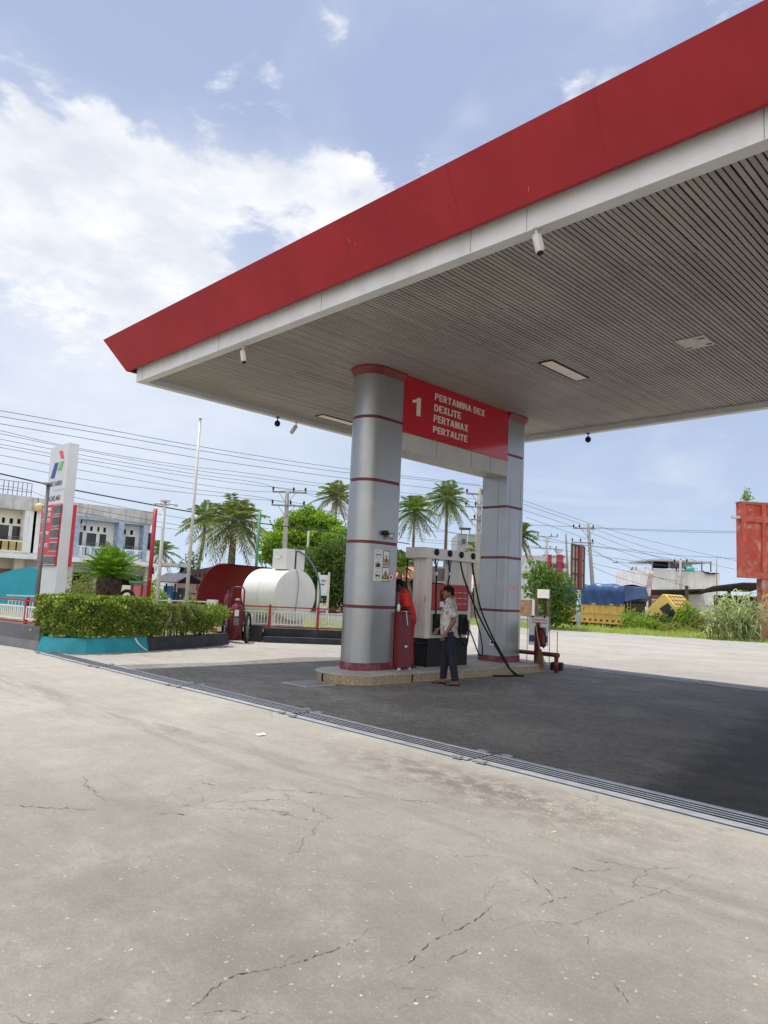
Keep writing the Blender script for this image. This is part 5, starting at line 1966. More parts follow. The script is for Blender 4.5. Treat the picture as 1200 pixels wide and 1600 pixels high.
a, b = PY(73.2, 762.5, PYF), PY(97, 757.5, PYF)
_x0, _x1, _z = pxl+.12, b.x, b.z
glyph_text('PERTAMINA', lambda u, v, d: (_x0+u*(_x1-_x0), PYF-.003-.003*d, _z+v*.15), py, mat('slate ink', (.16, .17, .20), .6))
a, b = PY(85, 768, PYF), PY(101, 764.5, PYF)
MB().box((a.x, PYF-.005, a.z), (b.x, PYF-.002, a.z+.05)).build('faint_line', M_GREYINK, py)
b = PY(93.5, 781, PYF)
pylon_text('14.242.460', pxl+.16, b.x, b.z, .15, mat('dark ink', (.06, .06, .075), .6), PYF-.003)
for i, (s1, s2, yy) in enumerate((('PERTAMINA', 'DEX', 796), ('DEXLITE', '', 813), ('PERTAMAX', '', 833), ('PERTALITE', '', 852))):
    a = PY(80.5-i*2.2, yy, PYF-.07)
    pylon_text(s1, bx0+.12, a.x, a.z-.05, .11, M_PAPER, PYF-.073)
    if s2:
        pylon_text(s2, bx0+.55, a.x, a.z-.20, .11, M_PAPER, PYF-.073)


# ------------------------------------------------------------------ poles of the forecourt edge
def pole(name, ptop_, dep, r0, r1, m, label, cat='pole', z0=.25, group=None):
    p = D(*ptop_, dep)
    t = thing(name, label, cat, (p.x, p.y, z0), group=group)
    MB().tube([(p.x, p.y, z0), (p.x, p.y, (z0+p.z)/2), (p.x, p.y, p.z)], [r0, (r0+r1)/2, r1], 12).build('pole', m, t)
    MB().rbox((p.x, p.y, z0+.012), (r0*4, r0*4, .024)).build('base_plate', m, t)
    return t, p


t, p = pole('lamp_post', (75.5, 758), 18, .055, .045, M_GREYMETAL, 'dark grey lamp post standing before the white pylon', 'lamp post')
MB().rbox((p.x+.03, p.y-.03, p.z+.02), (.26, .14, .06), R(-45)).build('lamp_head', M_GREYMETAL, t, bevel=.015)
t, p = pole('flag_pole', (313, 656), 21, .055, .035, M_POLEWHITE, 'tall slender pale flag pole, tallest of the bare poles', 'flag pole')
MB().lathe(p, [(.0, .0), (.045, .01), (.045, .05), (.0, .07)], 10).build('finial', M_STEEL, t)
t, p = pole('camera_pole', (258, 784), 21, .06, .045, M_POLEWHITE, 'off white pole topped by two small cameras', 'pole')
for s in (-1, 1):
    MB().tube([p+Vector((0, 0, -.10)), p+Vector((s*.16, s*.16, -.05)), p+Vector((s*.26, s*.26, -.10))], [.02, .035, .04], 8).build('camera', M_POLEWHITE, t)
MB().rbox(p+Vector((0, 0, .02)), (.22, .22, .05)).build('cap', M_POLEWHITE, t)
pole('painted_pole', (243, 795), 25, .075, .07, M_RED, 'red painted pole standing left of the pale camera pole')
pole('painted_pole', (406, 800), 28, .06, .055, M_GREENP, 'green painted pole rising behind the red shelter')
for (px_, py_, hh, lab) in ((27, 890, 0, ''),):
    pass

# turquoise wall at the far left, black gate posts and pink door behind the planter
q0, q1 = D(-40, 930, 27), D(55, 935, 27)
t = thing('boundary_wall', 'turquoise painted wall with a curved top at the far left', 'wall', (q1.x, q1.y, 0))
pts = []
for i in range(13):
    u = i/12
    px_ = -60+u*114
    zz = np.interp(px_, (-60, 0, 18, 38, 46, 54), (1.32, 1.62, 1.80, 1.88, 1.88, 1.86))
    pts.append((D(px_, 930, 27), zz))
mb = MB()
fw2 = Vector((_fw[0], _fw[1], 0)).normalized()*.25
for (a, za), (b, zb) in zip(pts[:-1], pts[1:]):
    mb.hexa([(a.x, a.y, 0), (b.x, b.y, 0), (b.x+fw2.x, b.y+fw2.y, 0), (a.x+fw2.x, a.y+fw2.y, 0)], [(a.x, a.y, za), (b.x, b.y, zb), (b.x+fw2.x, b.y+fw2.y, zb), (a.x+fw2.x, a.y+fw2.y, za)])
mb.build('wall', mat('bright turquoise wall', (.02, .30, .42), .6, var=.08), t)


def slab(px0, py0, px1, py1, dep, th=.2, yaw=0.0):
    """upright slab seen between two pixels at a distance, facing the camera when yaw is 0; returns corners"""
    a, b = D(px0, py0, dep), D(px1, py1, dep)
    z1, z0 = max(a.z, b.z), min(a.z, b.z)
    e = Vector((CR[0], CR[1], 0)).normalized()
    c = Vector(((a.x+b.x)/2, (a.y+b.y)/2, 0))
    w_ = abs((b-a).dot(e))
    e = Matrix.Rotation(yaw, 3, 'Z') @ e
    n = Vector((e.y, -e.x, 0))
    p = [c-e*w_/2, c+e*w_/2, c+e*w_/2-n*th, c-e*w_/2-n*th]
    return p, z0, z1


def slab_mb(mb, *a, zb=None, zt=None, mi=0, **k):
    p, z0, z1 = slab(*a, **k)
    z0 = z0 if zb is None else zb
    z1 = z1 if zt is None else zt
    mb.hexa([(q.x, q.y, z0) for q in p], [(q.x, q.y, z1) for q in p], mi)
    return p


def slab_thing(name, label, cat, m, *a, part='wall', zb=None, zt=None, **k):
    p, z0, z1 = slab(*a, **k)
    c = (p[0]+p[2])/2
    t = thing(name, label, cat, (c.x, c.y, z0 if zb is None else zb))
    mb = MB()
    slab_mb(mb, *a, zb=zb, zt=zt, **k)
    mb.build(part, m, t)
    return t


t = slab_thing('gate_post', 'black square gate post behind the hedge, left of the cycad', 'gate post', M_BLACK, 132, 903, 138.5, 945, 26, part='post', zb=0, th=.2)
mb = MB()
slab_mb(mb, 131.5, 901, 139, 903, 26.02, zb=None, th=.26)
mb.build('cap', M_BLACK, t)
slab_thing('gate_wing', 'pale grey sheet gate behind the cycad', 'gate', mat('pale grey gate', (.48, .47, .48), .6, dirt=.3, dirtcol=(.35, .33, .33)), 140, 903, 166, 945, 26.5, part='leaf', zb=0, th=.08)
t = slab_thing('booth', 'pink booth with a green lid right of the cycad', 'booth', M_PINK, 204.5, 912, 222, 942, 29, part='body', zb=0, th=.8)
mb = MB()
slab_mb(mb, 202, 907, 220, 912, 28.95, th=1.0)
mb.build('lid', mat('green lid', (.05, .25, .17), .5), t)
for px_ in (204.6, 221.0):
    mb = MB()
    slab_mb(mb, px_-.8, 913, px_+.8, 942, 28.93, zb=0, th=.05)
    mb.build('frame', M_DRED, t)
slab_thing('garden_wall', 'cream wall between the cycad trunk and the pink booth', 'wall', M_CREAM, 186, 914, 203, 942, 30, zb=0, th=.2)
p = D(198, 935, 24)
t = thing('half_buried_tyre', 'half buried dark tyre arch showing over the hedge', 'tyre', (p.x, p.y, .25))
mb = MB()
e = Vector((CR[0], CR[1], 0)).normalized()
mb.tube([p*1.0+e*(math.cos(a)*.26)+Vector((0, 0, -p.z+.88+math.sin(a)*.33)) for a in np.linspace(-.3, PI+.3, 15)], .06, 8)
mb.build('tyre', M_RUBBER, t)

# ------------------------------------------------------------------ fire trolley, shelter, tank
tb = Vector((-16.66, 11.06, 0))
t = thing('fire_extinguisher', 'large wheeled red fire extinguisher in the gap of the black kerb', 'fire extinguisher', tb)
MB().lathe(tb, [(.10, .06), (.165, .10), (.170, .90), (.14, 1.0), (.06, 1.06), (.05, 1.12)], 20).build('cylinder', M_DRED, t)
MB().lathe(tb, [(.07, 1.121), (.07, 1.17), (.03, 1.19)], 12).build('valve', mat('pinkish cap', (.5, .2, .22), .5), t)
ri = Vector((.705, .709, 0))
fo = Vector((-.709, .705, 0))
hb = tb-ri*.02
MB().tube([hb-ri*.17+fo*.1+Vector((0, 0, .15)), hb-ri*.17+fo*.1+Vector((0, 0, 1.42)), hb-ri*.12+fo*.1+Vector((0, 0, 1.50)), hb+ri*.12+fo*.1+Vector((0, 0, 1.50)),
           hb+ri*.17+fo*.1+Vector((0, 0, 1.42)), hb+ri*.17+fo*.1+Vector((0, 0, .3))], .022, 8).build('handle', M_DRED, t)
for s in (-1, 1):
    wc = tb+ri*(s*.30)+fo*.10+Vector((0, 0, .40))
    rot = Matrix.Rotation(R(45+22), 3, 'Z')
    tyre = MB()
    ring = [(.40*math.cos(a), .40*math.sin(a)) for a in np.linspace(0, 2*PI, 25)]
    tyre.tube([wc+ri*0+fo*c+Vector((0, 0, s_)) for c, s_ in ring], .032, 8, cap=False)
    wheel = tyre.build('wheel', M_RUBBER, t)
    sp = MB()
    for k in range(6):
        a = PI*k/6
        sp.tube([wc+fo*(.38*math.cos(a))+Vector((0, 0, .38*math.sin(a))), wc-fo*(.38*math.cos(a))-Vector((0, 0, .38*math.sin(a)))], .010, 5)
    sp.tube([wc-ri*.04, wc+ri*.04], .05, 10)
    sp.build('spokes', M_GREYMETAL, wheel)
cf = -fo
lab = tb+cf*.172+ri*.03+Vector((0, 0, .80))
MB().rbox(lab, (.11, .006, .17), math.atan2(ri.y, ri.x)).build('label', M_PAPER, t)
MB().rbox(lab+Vector((0, 0, -.23)), (.14, .006, .20), math.atan2(ri.y, ri.x)).build('label', M_GREYMETAL, t)
p = tb-ri*.34+fo*.35
t = thing('fire_extinguisher', 'slim tall red extinguisher bottle left of the wheeled one', 'fire extinguisher', p)
MB().lathe(p, [(.11, 0), (.115, .05), (.115, 1.15), (.07, 1.28), (.035, 1.32), (.035, 1.42)], 16).build('cylinder', M_DRED, t)
MB().rbox(p+Vector((0, 0, 1.46)), (.12, .05, .08), R(45)).build('valve', M_BLACK, t)
p = G(402/1, 0+1003) if False else Vector((-16.62, 10.42, .29))
mb = MB().ball(p+Vector((.05, -.1, .07)), (.10, .09, .075), 12)
tag(mb.build('flower_pot', mat('orange clay', (.55, .17, .08), .7)), 'small orange rounded pot on the end of the black kerb', 'pot')
p = Vector((-16.6, 10.75, .29))

nt, ft = D(350, 882, 22.7), D(428, 889, 25.2)
ax = Vector((ft.x-nt.x, ft.y-nt.y, 0))
Lsh = ax.length
ax.normalize()
bk = Vector((-ax.y, ax.x, 0))
if bk.dot(Vector((CR[0], CR[1], 0))) > 0:
    bk = -bk
t = thing('fuel_shelter', 'dark red quarter barrel shelter on a black base beside the white tank', 'shelter', (nt.x+bk.x, nt.y+bk.y, .25))
mb = MB()
prof = [(1.02-1.02*math.cos(a)*1.0, .90+(nt.z-.90)*math.sin(a)) for a in np.linspace(0, PI/2, 15)]
prof = [(.99*math.cos(a), .90+(nt.z-.90)*math.sin(a)) for a in np.linspace(0, PI/2, 17)]+[(-.12, nt.z+.0)]
for side, sgn in ((0.0, 1), (.03, -1)):
    for i in range(len(prof)-1):
        q = []
        for (bo, zz) in (prof[i], prof[i+1]):
            base = nt+bk*(bo+side)
            q.append((Vector((base.x, base.y, zz+side)), Vector((base.x, base.y, zz+side))+ax*Lsh))
        vs = [q[0][0], q[0][1], q[1][1], q[1][0]]
        mb.add(vs, [(0, 1, 2, 3) if sgn > 0 else (3, 2, 1, 0)], 0, True)
mb.build('barrel_roof', mat('shelter red', (.23, .012, .018), .6, var=.1, spec=.25, dirt=.2, dirtcol=(.12, .01, .012)), t)
for off in (0.0, Lsh):
    rim = MB()
    rim.tube([nt+bk*(bo+.015)+ax*off+Vector((0, 0, zz-nt.z+.015)) for bo, zz in prof], .03, 6)
    rim.build('rim', M_DRED, t)
base = MB()
a = nt+bk*1.02
c = nt+bk*.55
base.hexa([(q.x, q.y, .25) for q in (a-ax*.02, a+ax*(Lsh+.02), c+ax*(Lsh+.02), c-ax*.02)], [(q.x, q.y, .90) for q in (a-ax*.02, a+ax*(Lsh+.02), c+ax*(Lsh+.02), c-ax*.02)])
base.build('base_wall', M_NAVY, t)
p, z0, z1 = slab(323, 938, 338, 945, 22.0, th=.25)
mb = MB()
slab_mb(mb, 323, 937, 338, 948, 22.0, th=.25, zb=.25)
q = p[0]
tag(mb.build('utility_box', M_PANELOLD), 'small pale utility box before the black base of the red shelter', 'box')

tc_ = D(462, 930, 21.8)
TR = .80
t = thing('storage_tank', 'white cylindrical fuel tank lying on saddles behind the fence', 'tank', (tc_.x-.9, tc_.y, .25))
prof = [(.02, .025), (.45, .018), (.755, .0), (.787, -.012), (.80, -.04), (.80, -1.75), (.74, -1.80), (.02, -1.86)]
MB().lathe(tc_, [(r, h) for r, h in reversed(prof)], 48, axis='X').build('shell', M_TANK, t).data.set_sharp_from_angle(angle=R(28))
MB().lathe(tc_, [(.803, -.92), (.803, -.90)], 48, axis='X').build('weld_seam', mat('weld seam', (.58, .58, .56), .5), t)
for dx_ in (-.35, -1.45):
    MB().box((tc_.x+dx_-.09, tc_.y-.55, .25), (tc_.x+dx_+.09, tc_.y+.55, tc_.z-.62)).build('saddle', M_POLEWHITE, t)
wire = hose([(tc_.x+.04, tc_.y-.05, tc_.z+.79), (tc_.x+.06, tc_.y+.04, tc_.z+.4), (tc_.x+.055, tc_.y+.02, tc_.z-.1), (tc_.x+.07, tc_.y-.06, tc_.z-.62)], .010)
wire.build('cable', M_GREYMETAL, t)
p = D(446, 893, 21.75)
zb_, zt_ = tc_.z+TR-.02, D(446, 857, 21.75).z
t = thing('tank_box', 'white box housing with a dark slit standing on top of the white tank', 'box', (p.x-.3, p.y+.3, zb_))
MB().box((p.x-.70, p.y, zb_), (p.x, p.y+.34, zt_)).build('housing', M_TANK, t, bevel=.006)
MB().box((p.x-.70, p.y+.43, zb_), (p.x-.02, p.y+.74, zt_+.0)).build('housing', M_TANK, t, bevel=.006)
MB().box((p.x-.68, p.y+.341, zb_), (p.x-.06, p.y+.429, zt_-.01)).build('slit', M_DARK, t)
mb = MB()
mb.tube([(p.x-.50, p.y-.008, zb_+.40), (p.x-.46, p.y-.008, zb_+.34), (p.x-.36, p.y-.008, zb_+.32), (p.x-.27, p.y-.008, zb_+.36), (p.x-.25, p.y-.008, zb_+.42), (p.x-.20, p.y-.008, zb_+.43)], .014, 6)
mb.build('emblem', M_GREYINK, t)
hq = [(p.x-.04, p.y+.39, zt_-.04), (p.x+.02, p.y+.52, zt_-.06), (p.x+.10, p.y+.85, zt_-.30), (p.x+.14, p.y+1.15, zt_-.72), (p.x+.12, p.y+1.33, zt_-1.3), (p.x+.10, p.y+1.30, zt_-1.9)]
tag(hose(hq, .028).build('hose', mat('blue grey hose', (.10, .19, .24), .5)), 'blue grey hose curving from the tank housing down to the fence', 'hose')
# cloth banner on poles
a = D(498, 897, 27)
t = slab_thing('banner', 'white cloth banner on thin poles right of the tank', 'banner', mat('banner cloth', (.66, .69, .74), .8, var=.1, vs=3), 498, 898, 512.5, 931, 27, part='cloth', th=.015)
for px_ in (497.5, 513):
    mb = MB()
    slab_mb(mb, px_-.5, 894, px_+.5, 945, 26.98, zb=.0, th=.04)
    mb.build('pole', M_POLEWHITE, t)
for i, (x0_, x1_, yy) in enumerate(((502, 509, 906), (500.5, 507, 912), (502, 509.5, 919), (504, 508, 925))):
    mb = MB()
    slab_mb(mb, x0_, yy, x1_, yy+2.2, 26.985, th=.004)
    mb.build('printed_line', M_GREYMETAL, t)

# ------------------------------------------------------------------ shop houses across the side road
BX = -49.3                                             # plane of their street fronts


def fb(mb, px0, py0, px1, py1, x0, x1, mi=0, plane=BX):
    """box on the street front: pixel rectangle on the plane, from x0 behind to x1 before it"""
    a, b = PX(px0, py0, plane), PX(px1, py1, plane)
    mb.box((plane+x0, min(a.y, b.y), min(a.z, b.z)), (plane+x1, max(a.y, b.y), max(a.z, b.z)), mi)
    return mb


def ywz(px, py, plane=BX):
    p = PX(px, py, plane)
    return p.y, p.z


yL, yM, yR = ywz(-60, 780)[0], ywz(54, 790)[0], ywz(242, 800)[0]
ZT = ywz(120, 786)[1]


def shophouse(name, y0, y1, wallm, label, parts):
    t = thing(name, label, 'building', (BX-4, (y0+y1)/2, -.05))
    # body with recessed upper loggia: rear block, end piers, floor slab, parapet
    MB().box((BX-9, y0, -.05), (BX-.5, y1, ZT-.9)).build('wall', wallm, t)
    MB().box((BX-9.1, y0-.02, ZT-.899), (BX+.25, y1+.02, ZT+.0)).build('parapet', M_PARAPET, t)
    MB().box((BX-.499, y0, 2.955), (BX+.20, y1, 3.10)).build('floor_slab', M_PARAPET, t)
    MB().box((BX+.02, y0+.02, 3.101), (BX+.18, y1-.02, 3.84)).build('balcony', wallm, t)
    for k, (u, w_, m) in enumerate(parts.get('piers', ())):
        MB().box((BX-.498, u-w_/2, 3.101), (BX+.215, u+w_/2, ZT-.9)).build('pier', m, t)
    for (u, w_, z0, z1, fr) in parts.get('win', ()):
        win = MB().box((BX-.499, u-w_/2, z0), (BX-.47, u+w_/2, z1)).build('window', M_GLASSD, t)
        if fr:
            f = MB()
            e = .06
            f.box((BX-.498, u-w_/2-e, z0), (BX-.44, u-w_/2, z1)).box((BX-.498, u+w_/2, z0), (BX-.44, u+w_/2+e, z1)).box((BX-.498, u-w_/2-e, z1), (BX-.44, u+w_/2+e, z1+e))
            f.build('frame', M_OLDWHITE, win)
    for (u, w_, z0, z1) in parts.get('vent', ()):
        MB().box((BX-.499, u-w_/2, z0), (BX-.475, u+w_/2, z1)).build('vent', M_DARK, t)
    for (u, w_, m) in parts.get('stripe', ()):
        MB().box((BX+.181, u-w_/2, 3.20), (BX+.20, u+w_/2, 3.76)).build('balcony_stripe', m, t)
    for (ua, ub) in parts.get('rail', ()):
        r = MB()
        for z in (3.92, 4.06):
            r.box((BX+.08, ua, z), (BX+.12, ub, z+.03))
        n = max(2, int((ub-ua)/1.0))
        for i in range(n+1):
            yy = ua+(ub-ua)*i/n
            r.box((BX+.085, yy-.015, 3.841), (BX+.115, yy+.015, 4.06))
        r.build('railing', M_GREYMETAL, t)
    MB().hexa([(BX+.201, y0, 2.78), (BX+1.5, y0, 2.66), (BX+1.5, y1, 2.66), (BX+.201, y1, 2.78)], [(BX+.201, y0, 3.0), (BX+1.5, y0, 2.80), (BX+1.5, y1, 2.80), (BX+.201, y1, 3.0)]).build('awning', parts.get('awn', M_OLDWHITE), t)
    for (ua, ub, m) in parts.get('shutter', ()):
        MB().box((BX-.498, ua, -.05), (BX-.42, ub, 2.0)).build('shutter', m, t)
    for (u, w_) in parts.get('column', ()):
        MB().box((BX-.1, u-w_/2, -.05), (BX+.2, u+w_/2, 2.954)).build('column', wallm, t)
    return t


def Y(px, py=820):
    return PX(px, py, BX).y


def WY(px, py=830):
    return PX(px, py, BX-.5).y


def zs(px, py, back=True):
    return PX(px, py, BX-.5 if back else BX).z


def win(px0, px1, py0, py1, fr=True):
    a, b = WY(px0, (py0+py1)/2), WY(px1, (py0+py1)/2)
    xm = (px0+px1)/2
    return ((a+b)/2, abs(b-a), zs(xm, py1), zs(xm, py0), fr)


def vent(px0, px1, py0, py1):
    return win(px0, px1, py0, py1)[:4]


t = shophouse('shophouse', yL, Y(54), M_CREAM, 'cream two storey shop house with brown shutters, left of the white pylon', dict(
    piers=((Y(54)-.35, .7, M_OLDWHITE),),
    win=(win(-22, 13, 819, 845), win(18, 31.5, 822, 843.5)),
    vent=(vent(3, 7.5, 808.5, 817), vent(15, 20, 810, 818), vent(27, 31.5, 811, 818.5), vent(-12, -7, 806, 815)),
    stripe=[(Y(x, 855), .55, mat('ochre balcony panel', (.42, .33, .14), .8)) for x in (-30, -18, -6.5, 5.2, 17.5, 29.5, 41.5)],
    rail=((Y(12, 845), Y(46, 848)),),
    shutter=((yL, Y(31, 890), M_BROWNDOOR), (Y(38.5, 890), Y(54, 890)-.1, M_BROWNDOOR)),
    column=((Y(35), .6), (Y(-40), .6))))
r = MB()                                               # rail on the roof
ra, rb = Y(-40, 775), Y(52, 770)
for z in (.35, .95):
    r.box((BX-.4, ra, ZT+z), (BX-.36, rb, ZT+z+.04))
n = 12
for i in range(n+1):
    yy = ra+(rb-ra)*i/n
    r.box((BX-.40, yy-.02, ZT), (BX-.36, yy+.02, ZT+.95))
r.build('roof_rail', M_GREYMETAL, t)
p = PX(56.5, 793, BX+.3)
MB().ball((BX+.55, Y(57, 793), p.z), (.22, .34, .30), 12).build('globe_lamp', mat('yellow globe', (.60, .48, .22), .6), t)
t = shophouse('shophouse', Y(54)+.004, yR, M_OLDWHITE, 'white two storey shop house with pale blue piers, right of the white pylon', dict(
    piers=((Y(56), .5, M_OLDWHITE), (Y(119.5, 815), .40, M_BLUETRIM), (Y(187.5, 830), .40, M_BLUETRIM), (Y(226, 835), .35, M_BLUETRIM)),
    win=(win(54.5, 61, 825, 846), win(121.5, 128, 831, 852), win(134, 149.5, 833, 856), win(154.5, 165, 834.5, 855), win(185, 190.5, 837, 857), win(194.5, 210, 838.5, 860.5), win(229.5, 238, 833, 859)),
    vent=(vent(54.5, 57, 813, 821), vent(130.5, 134, 821.5, 829), vent(141, 144.5, 822.5, 829.5), vent(152, 155, 823.5, 830.5), vent(161.5, 165, 824.5, 832), vent(193, 196.5, 827.5, 835), vent(203.5, 207.5, 828.5, 835.5)),
    stripe=[(Y(x, 865), .30, M_BLUETRIM) for x in (118, 129, 134, 144, 150, 163, 174, 186, 199, 205, 217, 222)],
    rail=((Y(112, 850), Y(182, 856)), (Y(192, 858), Y(220, 860))),
    shutter=((Y(58, 890), Y(110, 890), M_DARK), (Y(116, 890), Y(180, 900), M_DARK), (Y(186, 900), Y(232, 900), M_DARK)),
    column=((Y(113), .5), (Y(184), .5), (Y(236), .5))))
for z in (5.9,):
    MB().box((BX-.45, Y(122), ZT-.905-.16), (BX+.222, Y(226), ZT-.902)).build('trim', M_BLUETRIM, t)
mb = MB()                                              # outside units of two air conditioners
for px_, py_ in ((57, 808), (125.5, 814)):
    yy, zz = ywz(px_, py_)
    mb = MB().box((BX-.49, yy-.35, zz-.3), (BX-.15, yy+.35, zz+.25))
    o = mb.build('air_conditioner', M_POLEWHITE, t)
    MB().lathe((BX-.149, yy, zz-.02), [(.2, 0), (.2, .02)], 14, axis='X').build('fan', M_DARK, o)
p0, p1 = Y(242, 880), Y(273, 882)
tt = thing('porch_roof', 'pale flat porch roof at the right end of the white shop house', 'porch', (BX+1, (p0+p1)/2, -.05))
MB().box((BX-3.5, p0+.01, 2.78), (BX+1.9, p1, 3.02)).build('roof', M_PARAPET, tt)
for yy in (p1-.25,):
    for xx in (BX+1.6, BX-3.0):
        MB().box((xx-.1, yy-.1, -.05), (xx+.1, yy+.1, 2.779)).build('post', M_DARK, tt)
MB().box((BX-3.5, p0+.3, -.05), (BX-3.4, p1, 2.78)).build('rear_wall', M_OLDWHITE, tt)

# kiosk with a dark gabled roof
kd = 36
ka, kb = D(240, 912, kd), D(296, 908, kd)
e = Vector((CR[0], CR[1], 0)).normalized()
n = Vector((e.y, -e.x, 0))                            # toward the camera
kc = D(275, 930, kd)
kc.z = 0
t = thing('kiosk', 'small open kiosk with a dark gabled metal roof and black posts', 'kiosk', (kc.x, kc.y, -.05))


def KP(u, v, z):
    q = kc+e*u+n*v
    return (q.x, q.y, z)


s_ = kd/FPX
zr = D(275, 897, kd).z
ze = D(275, 911, kd).z
# ridge runs right and away; front slope seen broadside, gable toward the right
g0, g1 = (258-275)*s_, (297-275)*s_
MB().hexa([KP((245-275)*s_, .9, ze), KP((281-275)*s_, .9, ze), KP(g1, 0, zr), KP(g0, 0, zr)], [KP((245-275)*s_, .9, ze+.05), KP((281-275)*s_, .9, ze+.05), KP(g1, 0, zr+.05), KP(g0, 0, zr+.05)]).build('roof', M_ROOFGREY, t)
MB().hexa([KP(g0, 0, zr), KP(g1, 0, zr), KP((311-275)*s_, -1.2, ze), KP(g0+.5, -1.2, ze)], [KP(g0, 0, zr+.05), KP(g1, 0, zr+.05), KP((311-275)*s_, -1.2, ze+.05), KP(g0+.5, -1.2, ze+.05)]).build('roof', M_ROOFGREY, t)
MB().add([KP((281-275)*s_+.02, .85, ze), KP((311-275)*s_-.05, -1.15, ze), KP(g1-.03, 0, zr-.02)], [(0, 1, 2)]).build('gable', M_DARK, t)
for px_, v in ((245, .8), (255, .8), (266, .75), (280, .8), (290, -.2), (305, -1.1)):
    MB().rbox(KP((px_-275)*s_, v, ze/2-.02), (.07, .07, ze-.03), 0).build('post', M_BLACK, t)
MB().rbox(KP((264.5-275)*s_, .2, .9), (.42, .42, 1.0), R(45)).build('blue_bin', M_BLUE, t, bevel=.03)
MB().rbox(KP((283-275)*s_, -.3, .85), (.5, .4, .95), R(45)).build('dark_cabinet', mat('slate cabinet', (.04, .045, .06), .6), t)
MB().rbox(KP((275-275)*s_, -.9, .55), (1.9, .05, 1.1), math.atan2(e.y, e.x)).build('rear_panel', mat('kiosk lattice', (.09, .09, .08), .8), t)
# white van sized block and low rooms behind the kiosk
slab_thing('shed_wall', 'white rendered shed wall behind the dark gabled kiosk', 'wall', M_OLDWHITE, 236, 897, 262, 935, 44, th=3.0, zb=-.05)
t = slab_thing('timber_shed', 'low pinkish shed with a long dark sloping roof behind the red shelter', 'shed', mat('pink rendered wall', (.50, .30, .27), .8, dirt=.4, dirtcol=(.5, .45, .4)), 276, 900, 352, 940, 46, th=3, zb=-.05)
p, z0, z1 = slab(270, 888, 352, 896, 45.4, th=4)
za, zb_ = D(272, 896.5, 45.4).z, D(345, 881.5, 45.4).z
MB().hexa([(p[0].x, p[0].y, za-.35), (p[1].x, p[1].y, zb_-.35), (p[2].x, p[2].y, zb_-.35), (p[3].x, p[3].y, za-.35)], [(p[0].x, p[0].y, za), (p[1].x, p[1].y, zb_), (p[2].x, p[2].y, zb_), (p[3].x, p[3].y, za)]).build('roof', mat('dark roof sheet', (.045, .040, .036), .8), t)
for px_ in (308, 314):
    mb = MB()
    slab_mb(mb, px_-.7, 893, px_+.7, 940, 45.2, zb=-.05, th=.12)
    mb.build('post', M_RUST, t)

# ------------------------------------------------------------------ low house seen between the columns
t = slab_thing('low_house', 'low dark house with a faded red tiled roof behind the dispenser', 'house', mat('dark house wall', (.035, .033, .032), .9), 600, 905, 740, 960, 55, th=5, zb=-.6)
p, z0, z1 = slab(596, 893, 742, 905, 54.4, th=3.4)
za, zb_ = D(650, 905, 54.4).z, D(650, 889, 54.4).z
MB().hexa([(q.x, q.y, za-.02) for q in p], [(p[0].x, p[0].y, za+.1), (p[1].x, p[1].y, za+.1), (p[2].x, p[2].y, zb_+.4), (p[3].x, p[3].y, zb_+.4)]).build('roof', M_ROOFRED, t)
t = slab_thing('brick_house', 'orange brick house with a pale red tiled roof left of the far column', 'house', M_BRICK, 735, 925, 765, 975, 48, th=4, zb=-.6)
p, z0, z1 = slab(728, 905, 768, 927, 47.4, th=2.6)
za, zb_ = D(750, 926, 47.4).z, D(750, 904, 47.4).z
MB().hexa([(q.x, q.y, za-.02) for q in p], [(p[0].x, p[0].y, za+.1), (p[1].x, p[1].y, za+.1), (p[2].x, p[2].y, zb_+.3), (p[3].x, p[3].y, zb_+.3)]).build('roof', mat('pale tiled roof', (.50, .33, .26), .8, var=.3, vs=3, dirt=.6, dirtcol=(.55, .5, .44), ds=3), t)
MB().box((p[0].x, p[0].y-.3, za-1.6), (p[0].x+.1, p[0].y-.2, za-1.0)).build('window', M_GLASSD, t)
# grey block with water tank far behind
t = slab_thing('apartment_block', 'plain grey block with a flat roof tank far behind the dispenser', 'building', mat('grey render', (.36, .37, .39), .85, dirt=.3, dirtcol=(.22, .22, .22), ds=.5), 716, 833, 752, 960, 95, th=9, zb=-1)
mb = MB()
slab_mb(mb, 719, 824, 736, 827, 95.5, th=1.5)
mb.build('roof_slab', M_ROOFGREY, t)
for px_ in (721, 734):
    mb = MB()
    slab_mb(mb, px_-.5, 826, px_+.5, 834, 95.6, th=.2)
    mb.build('post', M_GREYMETAL, t)
mb = MB()
slab_mb(mb, 722, 842, 727, 850, 94.98, th=.02)
mb.build('window', M_GLASSD, t)

# red and white block right of the far column
t = slab_thing('hotel_block', 'white three storey block with dark red piers right of the far column', 'building', M_OLDWHITE, 848, 866, 890, 960, 92, th=10, zb=-1)
for x0_, x1_ in ((851, 853.6), (856.5, 859), (871.8, 877)):
    mb = MB()
    slab_mb(mb, x0_, 866, x1_, 962, 91.8, th=.3, zb=-1)
    mb.build('pier', mat('crimson pier', (.36, .03, .05), .6), t)
for row, (y0_, y1_) in enumerate(((868, 872), (880, 888), (894, 905), (912, 922))):
    for x0_, x1_ in ((861, 863), (864.5, 866.5), (868, 870), (879.5, 882), (884, 886.5)):
        mb = MB()
        slab_mb(mb, x0_, y0_, x1_, y1_, 91.95, th=.06)
        mb.build('window', M_GLASSD if row else M_GREYMETAL, t)
for yy in (876, 890, 908):
    mb = MB()
    slab_mb(mb, 860, yy, 890, yy+1.2, 91.85, th=.2)
    mb.build('ledge', M_WHITE, t)
a = D(870, 866, 92)
p, z0, z1 = slab(866, 857, 881, 866, 91, th=.3)
